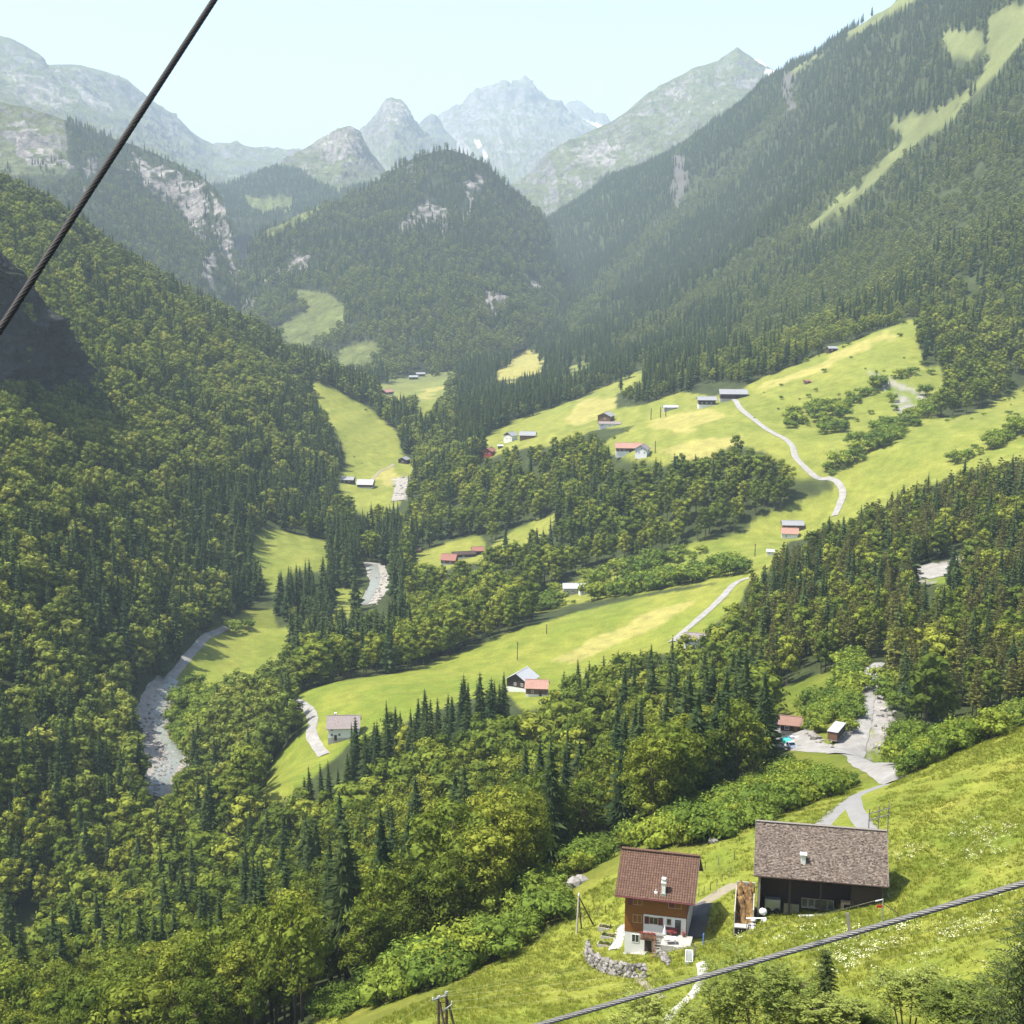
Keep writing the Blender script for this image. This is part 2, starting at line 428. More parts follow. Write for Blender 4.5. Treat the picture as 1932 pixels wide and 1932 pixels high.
P = np.stack([GX, GY, TZ], -1)
LU = landuse(P)
n1 = fbm(XY / 5.0, 3, 61)[..., None]; n2 = fbm(XY / 40.0, 3, 71)[..., None]; n3 = fbm(XY / 160.0, 2, 81)[..., None]
# grazing terraces: thin lines that follow the contours of the slope
terr = vnoise(np.stack([TZ / 1.3, XY[..., 0] / 60], -1), 5)[..., None]
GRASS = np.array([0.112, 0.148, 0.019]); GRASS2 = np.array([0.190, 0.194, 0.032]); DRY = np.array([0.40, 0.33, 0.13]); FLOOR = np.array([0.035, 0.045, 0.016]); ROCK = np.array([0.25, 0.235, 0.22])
g = np.clip(0.42 + 0.45 * n2 + 0.45 * n1 + 0.40 * n3 + 0.22 * terr, 0, 1)
far = smooth(rr, 900, 2200)[..., None]
C_grass = GRASS * (1 - g) + GRASS2 * g
C_dry = DRY * (1 + 0.25 * n1) * 0.42 + C_grass * 0.5
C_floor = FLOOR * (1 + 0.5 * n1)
rk = np.clip(0.5 + 0.5 * n1 + 0.4 * n2, 0, 1)
C_rock = ROCK * (0.65 + 0.55 * rk) * (rk > 0.35) + C_grass * (rk <= 0.35)
C_cliff = np.array([0.085, 0.08, 0.075]) * (0.7 + 0.5 * rk)
alp = smooth(rr, 1500, 2100)[..., None]
midr = smooth(rr, 350, 1000)[..., None]
C_grass = C_grass * (1 - .35 * midr) + (np.array([0.175, 0.178, 0.052]) * (1 + .35 * n1 + .25 * terr)) * .35 * midr  # grass paler and bluer with distance, haze mixed into its colour
C_grass = C_grass * (1 - alp) + np.array([0.125, 0.140, 0.050]) * (1 + 0.3 * n2) * alp
PU, PV = project(P)


def near_line(lines, wpx):
    w = np.zeros(PU.shape)
    for ln in lines:
        for (x0, y0), (x1, y1) in zip(ln[:-1], ln[1:]):
            t = np.clip(((PU - x0) * (x1 - x0) + (PV - y0) * (y1 - y0)) / ((x1 - x0) ** 2 + (y1 - y0) ** 2), 0, 1)
            dd = np.hypot(PU - x0 - t * (x1 - x0), PV - y0 - t * (y1 - y0))
            w = np.maximum(w, 1 - smooth(dd, wpx * .4, wpx))
    return w


# worn wheel tracks and cow paths in the steep meadow
wt = near_line([[(1960, 1425), (1850, 1478), (1760, 1538), (1690, 1612)], [(1960, 1455), (1800, 1543), (1705, 1626)], [(1655, 1590), (1760, 1605), (1850, 1640), (1960, 1672)]], 4.5) * (rr < 300) * (0.5 + 0.5 * n1[..., 0])
C_grass = C_grass * (1 - 0.55 * wt[..., None]) + np.array([0.33, 0.29, 0.07]) * 0.55 * wt[..., None]
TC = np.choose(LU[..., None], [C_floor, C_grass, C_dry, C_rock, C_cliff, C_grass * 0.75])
# soften the seams
for _ in range(1):
    TC[1:-1, 1:-1] = TC[1:-1, 1:-1] * 0.5 + 0.125 * (TC[:-2, 1:-1] + TC[2:, 1:-1] + TC[1:-1, :-2] + TC[1:-1, 2:])
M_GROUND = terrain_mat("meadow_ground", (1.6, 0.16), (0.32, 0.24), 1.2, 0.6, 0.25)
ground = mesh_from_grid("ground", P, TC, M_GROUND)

# ------------------------------------------------------------------ mountains: each a lofted body with a crest, a face and a back
M_ROCKY = terrain_mat("mountain_rock", (0.009, 0.04), (0.36, 0.52), 0.02, 1.0, 30.0)
LOFTS = []


def resample(row, m):
    row = np.asarray(row, float)
    p = world_at(row[:, 0], row[:, 1], row[:, 2])
    s = np.concatenate([[0], np.cumsum(np.hypot(np.diff(row[:, 0]), np.diff(row[:, 1])))])
    t = np.linspace(0, s[-1], m)
    return np.stack([np.interp(t, s, p[:, k]) for k in range(3)], -1)


def loft(name, rows, m, steps, amp, freq, crest_amp, colour, back=1.12, drop=0.35, seed=0, far=1.0):
    R = [resample(r, m) * far for r in rows]
    amp *= far; freq /= far
    crest = R[0]
    rc = np.hypot(crest[:, 0], crest[:, 1])
    bk = crest.copy()
    bk[:, :2] *= back
    bk[:, 2] = crest[:, 2] - drop * rc * (back - 1) * 4
    rowsP = [bk[None] * (1 - t) + crest[None] * t for t in np.linspace(0, 1, 7)[:-1, None, None]]
    rowsP = [x[0] for x in rowsP]
    nb = len(rowsP)
    for a, b, st in zip(R[:-1], R[1:], steps):
        for t in np.linspace(0, 1, st, endpoint=False):
            rowsP.append(a * (1 - t) + b * t)
    rowsP.append(R[-1])
    P = np.array(rowsP)
    T = np.linspace(0, 1, len(rowsP))[:, None]
    face = np.concatenate([np.zeros(nb), np.linspace(0, 1, len(rowsP) - nb)])[:, None]
    nrm = np.cross(np.gradient(P, axis=1), np.gradient(P, axis=0))
    nrm /= np.linalg.norm(nrm, axis=-1, keepdims=True) + 1e-9
    nrm *= np.sign(-(nrm * P).sum(-1, keepdims=True) + 1e-9)
    big = fbm(P * freq, 5, seed, ridged=True, gain=0.55)
    small = fbm(P * freq * 5, 4, seed + 5, ridged=True)
    k = crest_amp + (1 - crest_amp) * smooth(np.abs(face), 0.0, 0.12)
    k = np.where(np.arange(len(rowsP))[:, None] < nb, crest_amp, k) * (1 - 0.5 * smooth(face, 0.8, 1.0))
    P = P + nrm * ((big * amp * 1.25 + small * amp * 0.42) * k)[..., None]
    sl = np.cross(np.gradient(P, axis=1), np.gradient(P, axis=0))
    sl /= np.linalg.norm(sl, axis=-1, keepdims=True) + 1e-9
    steep = 1 - np.abs(sl[..., 2])
    u, v = project(P)
    C = colour(P, u, v, steep, face + 0 * u)
    LOFTS.append((name, P, u, v, steep))
    return mesh_from_grid(name, P, C, M_ROCKY)


def paint(base, *layers):
    c = base
    for w, col in layers:
        w = np.clip(w, 0, 1)[..., None]
        c = c * (1 - w) + np.asarray(col) * w
    return c


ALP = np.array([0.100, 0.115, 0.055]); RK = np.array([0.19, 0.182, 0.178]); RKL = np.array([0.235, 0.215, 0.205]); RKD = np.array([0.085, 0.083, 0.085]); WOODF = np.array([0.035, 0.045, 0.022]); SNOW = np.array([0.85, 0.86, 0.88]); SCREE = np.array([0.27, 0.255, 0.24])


def poly_w(polys, u, v, P, f=60.0, a=5):
    j = fbm(P / f, 3, 5) * a; j2 = fbm(P / f, 3, 15) * a
    w = np.zeros(u.shape)
    for p in polys:
        w[inside(p, u + j, v + j2)] = 1
    return w


FARMEADOW = [[(460, 370), (490, 375), (552, 370), (550, 395), (490, 405), (470, 390)], [(498, 440), (520, 428), (600, 385), (625, 380), (560, 425), (505, 450)]] + MEADOW[8:10]


def alpine(grass_steep, rock=RK, dark=RKD, seed=0, grass=ALP, snow=(), scree=(), wood=(), light=(), lightc=RKL, cover=1.0):
    def f(P, u, v, steep, face):
        nz = fbm(P / 90, 4, seed + 1); nf = fbm(P / 28, 3, seed + 2)
        st = vnoise(np.stack([P[..., 2] / 14, P[..., 0] / 260 + P[..., 1] / 300, 0 * u], -1), seed)
        c = rock * (1 + 0.25 * nf + 0.18 * st)[..., None]
        c = paint(c, (smooth(nz + 0.5 * nf + .4 * st, 0.0, 0.45) * 0.75, dark * .8))
        gw = cover * smooth(grass_steep - steep + 0.10 * nz + 0.07 * nf, -0.04, 0.05)
        c = paint(c, (gw, grass * (1 + 0.2 * nf)[..., None]))
        if len(wood): c = paint(c, (poly_w(wood, u, v, P, 60, 6), WOODF))
        c = paint(c, (poly_w(FARMEADOW, u, v, P, 60, 4), np.array([0.13, 0.15, 0.05]) * (1 + .15 * nf)[..., None]))
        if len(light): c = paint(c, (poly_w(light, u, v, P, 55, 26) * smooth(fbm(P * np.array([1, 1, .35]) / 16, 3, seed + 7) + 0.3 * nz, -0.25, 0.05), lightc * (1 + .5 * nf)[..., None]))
        if len(scree): c = paint(c, (poly_w(scree, u, v, P) * 0.8, SCREE))
        if len(snow): c = paint(c, (poly_w(snow, u, v, P, 40, 2), SNOW))
        return c
    return f


loft("mountain", [
    [(-260, 40, 4700), (-120, 55, 4700), (0, 68, 4700), (20, 72, 4700), (35, 80, 4720), (72, 100, 4750), (78, 112, 4760), (90, 122, 4800), (120, 121, 4850), (150, 122, 4900), (200, 135, 5000), (240, 150, 5050), (275, 180, 5100), (330, 225, 5200), (380, 262, 5300), (400, 272, 5350), (420, 271, 5350), (480, 280, 5400), (560, 288, 5500), (660, 300, 5600)],
    [(-260, 150, 4250), (0, 150, 4250), (70, 168, 4250), (150, 190, 4350), (230, 215, 4500), (330, 270, 4800), (400, 305, 4950), (480, 318, 5000), (560, 322, 5100), (660, 330, 5200)],
    [(-260, 250, 3500), (0, 225, 3500), (130, 250, 3500), (300, 300, 3700), (420, 350, 4000), (560, 370, 4300), (660, 380, 4500)],
    [(-260, 430, 2800), (0, 420, 2800), (200, 430, 2900), (420, 440, 3200), (660, 440, 3700)]],
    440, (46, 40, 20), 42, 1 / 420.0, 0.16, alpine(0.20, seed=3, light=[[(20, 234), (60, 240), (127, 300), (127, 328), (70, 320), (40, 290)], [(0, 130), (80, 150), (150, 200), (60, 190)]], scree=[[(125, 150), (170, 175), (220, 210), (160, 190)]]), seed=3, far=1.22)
loft("mountain", [
    [(-260, 165, 3000), (-120, 180, 3000), (0, 192, 2980), (60, 206, 2950), (124, 228, 2900), (170, 246, 2880), (217, 262, 2850), (288, 288, 2800), (340, 312, 2750), (385, 335, 2700), (418, 370, 2600), (432, 420, 2550), (445, 468, 2500), (462, 520, 2450), (478, 600, 2400)],
    [(-260, 270, 2780), (0, 275, 2760), (124, 285, 2740), (217, 330, 2720), (288, 375, 2690), (340, 410, 2640), (385, 425, 2590), (420, 460, 2520), (445, 510, 2450), (465, 560, 2400), (478, 620, 2360)],
    [(-260, 380, 2450), (0, 385, 2450), (124, 400, 2420), (250, 460, 2350), (385, 520, 2330), (440, 560, 2320), (478, 640, 2310)],
    [(-260, 520, 2100), (0, 520, 2100), (120, 540, 2100), (250, 600, 2080), (380, 640, 2100), (478, 670, 2150)]],
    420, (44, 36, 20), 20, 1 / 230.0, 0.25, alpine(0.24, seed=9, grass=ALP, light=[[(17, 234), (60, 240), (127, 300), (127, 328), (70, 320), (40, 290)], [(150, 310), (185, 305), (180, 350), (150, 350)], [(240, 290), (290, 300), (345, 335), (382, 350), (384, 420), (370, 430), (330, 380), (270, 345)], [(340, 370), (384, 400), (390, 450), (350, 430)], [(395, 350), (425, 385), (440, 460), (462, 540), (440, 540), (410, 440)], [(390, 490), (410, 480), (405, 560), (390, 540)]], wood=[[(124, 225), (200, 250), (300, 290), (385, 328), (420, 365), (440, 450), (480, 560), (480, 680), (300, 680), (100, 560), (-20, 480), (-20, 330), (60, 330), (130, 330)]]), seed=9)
loft("hill", [
    [(440, 610, 2380), (450, 560, 2400), (460, 522, 2420), (468, 479, 2440), (480, 455, 2470), (495, 438, 2500), (569, 403, 2600), (646, 375, 2680), (710, 343, 2740), (776, 300, 2790), (810, 290, 2800), (843, 281, 2800), (877, 290, 2800), (920, 310, 2800), (944, 337, 2800), (964, 363, 2800), (990, 385, 2800), (1021, 407, 2780), (1038, 440, 2740), (1052, 509, 2650), (1062, 560, 2550)],
    [(440, 640, 2280), (452, 600, 2300), (480, 540, 2330), (530, 490, 2400), (600, 470, 2450), (700, 420, 2540), (800, 385, 2620), (870, 385, 2620), (930, 410, 2600), (985, 450, 2590), (1010, 500, 2560), (1040, 530, 2520), (1062, 575, 2480)],
    [(440, 665, 2130), (500, 620, 2130), (580, 590, 2180), (650, 560, 2150), (750, 540, 2150), (850, 540, 2180), (930, 540, 2250), (990, 560, 2300), (1062, 590, 2400)],
    [(440, 690, 2000), (520, 690, 1960), (650, 700, 1860), (800, 720, 1760), (900, 720, 1780), (980, 660, 1950), (1062, 620, 2250)]],
    420, (46, 40, 24), 17, 1 / 210.0, 0.3, alpine(0.0, seed=14, grass=WOODF, cover=0, rock=WOODF, dark=WOODF, light=[[(770, 300), (782, 310), (780, 345), (772, 340)], [(895, 330), (915, 340), (905, 365), (895, 350)], [(870, 345), (905, 330), (905, 350), (885, 390), (870, 420), (862, 410), (880, 370)], [(760, 435), (775, 400), (805, 370), (830, 385), (850, 400), (845, 430), (800, 425)], [(905, 545), (930, 555), (960, 560), (950, 590), (930, 605), (915, 580)], [(985, 520), (1010, 520), (1020, 545), (1005, 555)], [(480, 510), (500, 500), (520, 520), (495, 520)], [(530, 500), (570, 475), (575, 500), (545, 520)], [(450, 570), (475, 560), (470, 600), (455, 600)]]), seed=14)
loft("mountain", [
    [(400, 352, 3500), (428, 347, 3550), (485, 328, 3700), (535, 309, 3800), (569, 286, 3850), (602, 264, 3900), (625, 252, 3920), (643, 241, 3950), (663, 239, 3950), (676, 248, 3950), (686, 268, 3950), (710, 301, 3950), (726, 321, 3950), (770, 345, 3950), (830, 350, 3950)],
    [(400, 385, 3250), (485, 372, 3350), (569, 350, 3450), (643, 330, 3500), (700, 345, 3550), (830, 365, 3700)],
    [(400, 450, 2850), (560, 460, 2850), (700, 460, 2950), (830, 440, 3200)]],
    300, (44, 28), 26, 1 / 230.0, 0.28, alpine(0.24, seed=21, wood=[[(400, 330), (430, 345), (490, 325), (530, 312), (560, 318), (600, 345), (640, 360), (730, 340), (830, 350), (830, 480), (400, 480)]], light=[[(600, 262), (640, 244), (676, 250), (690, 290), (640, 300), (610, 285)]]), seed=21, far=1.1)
loft("mountain", [
    [(590, 300, 5000), (640, 275, 5100), (679, 246, 5200), (700, 226, 5200), (710, 213, 5200), (717, 203, 5200), (723, 192, 5200), (730, 186, 5200), (738, 184, 5200), (748, 187, 5200), (756, 187, 5200), (762, 193, 5200), (767, 199, 5200), (775, 216, 5200), (783, 229, 5200), (795, 243, 5200), (810, 255, 5200), (833, 275, 5200), (880, 310, 5100)],
    [(590, 330, 4700), (680, 290, 4750), (740, 270, 4750), (800, 300, 4750), (880, 340, 4700)],
    [(590, 430, 3900), (740, 420, 3900), (880, 430, 3900)]],
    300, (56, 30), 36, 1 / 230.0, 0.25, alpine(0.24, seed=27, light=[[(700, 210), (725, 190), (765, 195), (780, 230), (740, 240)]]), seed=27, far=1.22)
loft("mountain", [
    [(750, 290, 6300), (775, 255, 6300), (790, 235, 6300), (800, 223, 6300), (813, 214, 6300), (822, 216, 6300), (828, 223, 6300), (840, 245, 6300), (870, 275, 6300)],
    [(750, 340, 5600), (813, 320, 5600), (870, 340, 5600)]],
    120, (40,), 30, 1 / 260.0, 0.2, alpine(0.20, seed=31, rock=RKD * 1.3), seed=31, far=1.22)
loft("mountain", [
    [(740, 300, 6700), (790, 255, 6900), (830, 221, 7000), (850, 206, 7000), (874, 196, 7000), (887, 178, 7000), (899, 165, 7000), (906, 167, 7000), (917, 162, 7000), (935, 158, 7000), (951, 152, 7000), (962, 157, 7000), (974, 158, 7000), (982, 148, 7000), (989, 141, 7000), (994, 144, 7000), (1001, 152, 7000), (1015, 168, 7000), (1028, 181, 7000), (1045, 194, 7000), (1058, 205, 7000), (1085, 222, 7000), (1130, 252, 7000), (1190, 290, 6900)],
    [(740, 335, 6000), (860, 270, 6250), (950, 235, 6300), (989, 230, 6300), (1050, 250, 6300), (1190, 310, 6100)],
    [(740, 390, 5000), (880, 350, 5100), (989, 340, 5100), (1080, 340, 5100), (1190, 370, 5000)],
    [(740, 460, 4300), (960, 440, 4300), (1190, 440, 4300)]],
    380, (60, 46, 16), 62, 1 / 420.0, 0.14, alpine(0.16, seed=37, rock=RK * 1.05, snow=[[(895, 268), (906, 264), (908, 272), (902, 280)], [(1018, 233), (1026, 240), (1020, 242)], [(910, 285), (920, 292), (915, 305)]], scree=[[(820, 255), (850, 250), (880, 270), (900, 300), (850, 290)]]), seed=37, far=1.25)
loft("mountain", [
    [(1000, 240, 7900), (1030, 215, 7900), (1058, 203, 7900), (1074, 192, 7900), (1082, 190, 7900), (1088, 189, 7900), (1097, 191, 7900), (1105, 198, 7900), (1114, 210, 7900), (1121, 218, 7900), (1128, 216, 7900), (1135, 215, 7900), (1143, 219, 7900), (1151, 228, 7900), (1165, 238, 7900), (1200, 260, 7900)],
    [(1000, 300, 7000), (1088, 270, 7000), (1140, 270, 7000), (1200, 300, 7000)]],
    200, (50,), 36, 1 / 300.0, 0.18, alpine(0.10, seed=43, snow=[[(1098, 226), (1110, 227), (1112, 234), (1100, 232)], [(1112, 230), (1125, 231), (1136, 238), (1120, 243)]], scree=[[(1080, 225), (1110, 225), (1140, 240), (1100, 250)]]), seed=43, far=1.25)
loft("mountain", [
    [(955, 360, 3900), (961, 356, 3900), (994, 331, 3950), (1011, 318, 3970), (1044, 289, 4000), (1078, 265, 4050), (1111, 248, 4100), (1151, 231, 4150), (1181, 211, 4200), (1225, 174, 4300), (1265, 151, 4400), (1289, 140, 4450), (1312, 127, 4500), (1356, 114, 4550), (1378, 98, 4580), (1391, 88, 4600), (1403, 97, 4600), (1419, 108, 4600), (1446, 125, 4600), (1469, 140, 4600), (1500, 165, 4600), (1560, 210, 4600)],
    [(955, 380, 3700), (1011, 355, 3720), (1078, 320, 3750), (1151, 290, 3800), (1225, 255, 3900), (1300, 215, 4000), (1391, 190, 4050), (1469, 200, 4100), (1560, 240, 4200)],
    [(955, 400, 3480), (1030, 405, 3450), (1110, 370, 3500), (1200, 330, 3550), (1300, 290, 3600), (1400, 260, 3650), (1560, 270, 3800)],
    [(955, 460, 3200), (1030, 470, 3150), (1150, 430, 3300), (1300, 360, 3400), (1560, 310, 3600)]],
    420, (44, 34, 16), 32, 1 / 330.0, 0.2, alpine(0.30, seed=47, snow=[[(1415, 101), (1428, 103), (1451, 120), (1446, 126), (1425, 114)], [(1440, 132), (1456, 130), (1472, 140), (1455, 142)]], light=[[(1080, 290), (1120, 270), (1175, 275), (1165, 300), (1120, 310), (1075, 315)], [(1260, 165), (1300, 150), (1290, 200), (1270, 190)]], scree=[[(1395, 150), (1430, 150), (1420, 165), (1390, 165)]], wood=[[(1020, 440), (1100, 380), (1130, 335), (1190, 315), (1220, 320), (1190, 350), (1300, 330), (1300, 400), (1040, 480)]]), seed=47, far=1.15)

# rock buttress at the left picture edge, shade painted into its near-black colour
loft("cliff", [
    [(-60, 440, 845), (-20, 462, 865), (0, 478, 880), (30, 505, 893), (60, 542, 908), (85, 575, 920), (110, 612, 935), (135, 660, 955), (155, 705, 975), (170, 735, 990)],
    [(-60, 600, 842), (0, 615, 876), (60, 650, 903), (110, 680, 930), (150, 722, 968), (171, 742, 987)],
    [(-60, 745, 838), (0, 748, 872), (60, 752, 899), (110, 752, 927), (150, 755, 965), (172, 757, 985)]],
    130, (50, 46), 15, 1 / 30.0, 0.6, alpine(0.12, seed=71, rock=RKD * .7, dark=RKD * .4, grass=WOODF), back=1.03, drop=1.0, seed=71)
# ------------------------------------------------------------------ trees
def leaf_mat(name, c1, c2, c3, trans=0.35, island=0.35, hue=0.0):
    m = bpy.data.materials.new(name); m.use_nodes = True
    nt = m.node_tree; N = nt.nodes; L = nt.links
    N.remove(N["Principled BSDF"])
    oi = N.new("ShaderNodeObjectInfo"); ge = N.new("ShaderNodeNewGeometry")
    cr = N.new("ShaderNodeValToRGB")
    e = cr.color_ramp.elements
    e[0].color = (*c1, 1); e[1].color = (*c3, 1)
    k = e.new(0.5); k.color = (*c2, 1)
    L.new(oi.outputs["Random"], cr.inputs[0])
    mr = N.new("ShaderNodeMapRange"); mr.inputs[3].default_value = 1 - island; mr.inputs[4].default_value = 1 + island
    L.new(ge.outputs["Random Per Island"], mr.inputs[0])
    sc = N.new("ShaderNodeVectorMath"); sc.operation = 'SCALE'
    L.new(cr.outputs[0], sc.inputs[0]); L.new(mr.outputs[0], sc.inputs["Scale"])
    df = N.new("ShaderNodeBsdfDiffuse"); tr = N.new("ShaderNodeBsdfTranslucent")
    tw = N.new("ShaderNodeVectorMath"); tw.operation = 'MULTIPLY'; tw.inputs[1].default_value = (1.15, 1.1, 0.5)
    L.new(sc.outputs[0], df.inputs[0]); L.new(sc.outputs[0], tw.inputs[0]); L.new(tw.outputs[0], tr.inputs[0])
    mx = N.new("ShaderNodeMixShader"); mx.inputs[0].default_value = trans
    L.new(df.outputs[0], mx.inputs[1]); L.new(tr.outputs[0], mx.inputs[2])
    L.new(mx.outputs[0], N["Material Output"].inputs["Surface"])
    return m


M_SPRUCE = leaf_mat("spruce_needles", (0.030, 0.051, 0.021), (0.045, 0.068, 0.024), (0.063, 0.084, 0.027), 0.2, 0.4)
M_PINE = leaf_mat("pine_needles", (0.090, 0.100, 0.028), (0.125, 0.130, 0.036), (0.160, 0.165, 0.040), 0.28, 0.4)
M_BROAD = leaf_mat("broad_leaves", (0.066, 0.094, 0.016), (0.116, 0.150, 0.023), (0.200, 0.218, 0.032), 0.32, 0.45)
M_BEECH = leaf_mat("hillside_leaves", (0.088, 0.118, 0.026), (0.145, 0.180, 0.036), (0.215, 0.230, 0.048), 0.34, 0.4)
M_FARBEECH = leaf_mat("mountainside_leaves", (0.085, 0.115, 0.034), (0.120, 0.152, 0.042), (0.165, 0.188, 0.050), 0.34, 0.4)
M_SHRUB = leaf_mat("shrub_leaves", (0.078, 0.122, 0.023), (0.127, 0.179, 0.029), (0.195, 0.234, 0.034), 0.28, 0.45)
M_BARK = mat("bark", (0.085, 0.065, 0.048), 0.95, 0.4, 3.0, stretch=(1, 1, 0.2))
M_BARKP = mat("pine_bark", (0.13, 0.085, 0.06), 0.95, 0.4, 3.0, stretch=(1, 1, 0.2))


class MB:
    """gathers vertices and faces for one mesh"""
    def __init__(s):
        s.v = []; s.f = []; s.m = []

    def add(s, vs, fs, m=0):
        b = len(s.v)
        s.v.extend(tuple(x) for x in vs)
        s.f.extend(tuple(i + b for i in f) for f in fs)
        s.m.extend([m] * len(fs))

    def tube(s, path, radii, n=6, m=0, cap=True):
        rings = []
        path = [Vector(p) for p in path]
        for k, p in enumerate(path):
            t = (path[min(k + 1, len(path) - 1)] - path[max(k - 1, 0)]).normalized()
            a = t.orthogonal().normalized() if abs(t.z) > 0.95 else Vector((t.y, -t.x, 0)).normalized()
            b = t.cross(a)
            rings.append([p + (a * math.cos(2 * math.pi * i / n) + b * math.sin(2 * math.pi * i / n)) * radii[k] for i in range(n)])
        vs = [v for r in rings for v in r]
        fs = []
        for k in range(len(rings) - 1):
            for i in range(n):
                j = (i + 1) % n
                fs.append((k * n + i, k * n + j, (k + 1) * n + j, (k + 1) * n + i))
        if cap:
            fs.append(tuple(range(n - 1, -1, -1))); fs.append(tuple((len(rings) - 1) * n + i for i in range(n)))
        s.add(vs, fs, m)

    def box(s, lo, hi, m=0, M=None):
        x0, y0, z0 = lo; x1, y1, z1 = hi
        vs = [(x0, y0, z0), (x1, y0, z0), (x1, y1, z0), (x0, y1, z0), (x0, y0, z1), (x1, y0, z1), (x1, y1, z1), (x0, y1, z1)]
        if M is not None:
            vs = [M @ Vector(v) for v in vs]
        s.add(vs, [(0, 3, 2, 1), (4, 5, 6, 7), (0, 1, 5, 4), (1, 2, 6, 5), (2, 3, 7, 6), (3, 0, 4, 7)], m)

    def beam(s, a, b, w, h=None, m=0, up=(0, 0, 1)):
        a = Vector(a); b = Vector(b); h = h or w
        t = (b - a).normalized(); up = Vector(up)
        if abs(t.dot(up)) > 0.98: up = Vector((0, 1, 0))
        x = t.cross(up).normalized() * w / 2; y = x.cross(t).normalized() * h / 2
        vs = [a - x - y, a + x - y, a + x + y, a - x + y, b - x - y, b + x - y, b + x + y, b - x + y]
        s.add(vs, [(3, 2, 1, 0), (4, 5, 6, 7), (0, 1, 5, 4), (1, 2, 6, 5), (2, 3, 7, 6), (3, 0, 4, 7)], m)

    def mesh(s, name, mats, smooth=False):
        me = bpy.data.meshes.new(name)
        me.from_pydata(s.v, [], s.f)
        for m in (mats if isinstance(mats, (list, tuple)) else [mats]):
            me.materials.append(m)
        if len(me.materials) > 1:
            me.polygons.foreach_set("material_index", np.array(s.m, np.int32))
        if smooth:
            me.polygons.foreach_set("use_smooth", np.ones(len(me.polygons), bool))
        me.update()
        return me

    def obj(s, name, mats, parent=None, smooth=False, loc=None):
        o = bpy.data.objects.new(name, s.mesh(name, mats, smooth))
        COL.objects.link(o)
        if parent is not None:
            o.parent = parent
        if loc is not None:
            o.location = loc
        return o


def join(a, b):
    c = MB()
    c.add(a.v, a.f); n = len(a.f)
    c.add(b.v, b.f, 1)
    return c


def spruce(R, h=24.0, rad=3.6, whorls=22, per=9, lod=0):
    """crown, trunk"""
    c = MB(); t = MB()
    t.tube([(0, 0, -1.5), (0.05, 0, h * 0.5), (0, 0, h * 0.97)], [h * 0.014, h * 0.009, 0.03], 5 if lod else 7)
    z0 = h * R.uniform(0.08, 0.16)
    rings = [(z0, rad * .18), (z0 + h * .06, rad * .46), (h * .5, rad * .30), (h * .8, rad * .13), (h * .97, .03)]
    c.tube([(0, 0, z) for z, _ in rings], [q for _, q in rings], 6, cap=False)
    for k in range(whorls):
        f = (k + R.uniform(-.3, .3)) / whorls
        f = max(f, 0)
        z = z0 + (h - z0) * (f ** 0.92)
        Lb = rad * (1 - f) ** 0.78 * R.uniform(0.8, 1.12) * (0.65 + 0.35 * smooth(np.array(f), 0, .15)) + 0.25
        nb = max(4, int(per * (1 - 0.5 * f)))
        a0 = R.uniform(0, 6.28)
        for i in range(nb):
            a = a0 + 6.283 * i / nb + R.uniform(-.25, .25)
            L = Lb * R.uniform(0.65, 1.15)
            dz = L * R.uniform(0.18, 0.45) * (1 if f < .8 else -.3)
            w = L * R.uniform(0.16, 0.26) + 0.12
            ca, sa = math.cos(a), math.sin(a)
            def pt(d, s, zz):
                return (ca * d - sa * s, sa * d + ca * s, z + zz)
            hang = L * R.uniform(.10, .22) + .1
            if lod == 0:
                for q, (da, ll) in enumerate(((0, 1.0), (.30, .78), (-.30, .78), (.55, .5), (-.55, .5))):
                    ca, sa = math.cos(a + da), math.sin(a + da)
                    l = L * ll * R.uniform(.85, 1.1); w2 = .055 * L + .09; d0 = dz * ll
                    c.add([pt(0, 0, .2), pt(l * .5, w2, -d0 * .45 - hang * .5), pt(l * .5, 0, -d0 * .35), pt(l * .5, -w2, -d0 * .45 - hang * .5), pt(l, 0, -d0 * .85 + .05)],
                          [(0, 1, 2), (0, 2, 3), (1, 4, 2), (2, 4, 3)])
            elif lod < 2:
                c.add([pt(0, 0, .25), pt(L * .45, w, -dz * .4 - hang), pt(L * .5, 0, -dz * .3), pt(L * .45, -w, -dz * .4 - hang), pt(L * .85, w * .7, -dz * .9 - hang * .7), pt(L * .85, -w * .7, -dz * .9 - hang * .7), pt(L, 0, -dz * .8)],
                      [(0, 1, 2), (0, 2, 3), (1, 4, 6, 2), (2, 6, 5, 3)])
            else:
                c.add([pt(0, 0, .25), pt(L * .7, w * 1.5, -dz - hang), pt(L, 0, -dz * .7), pt(L * .7, -w * 1.5, -dz - hang)], [(0, 1, 2), (0, 2, 3)])
    c.add([(0.12, 0, h * .93), (-.06, .1, h * .93), (-.06, -.1, h * .93), (0, 0, h * 1.02)], [(0, 1, 3), (1, 2, 3), (2, 0, 3)])
    return c, t


_ico = bmesh.new(); bmesh.ops.create_icosphere(_ico, subdivisions=1, radius=1)
ICO_V = [v.co.copy() for v in _ico.verts]; ICO_F = [tuple(v.index for v in f.verts) for f in _ico.faces]
_ico.free()


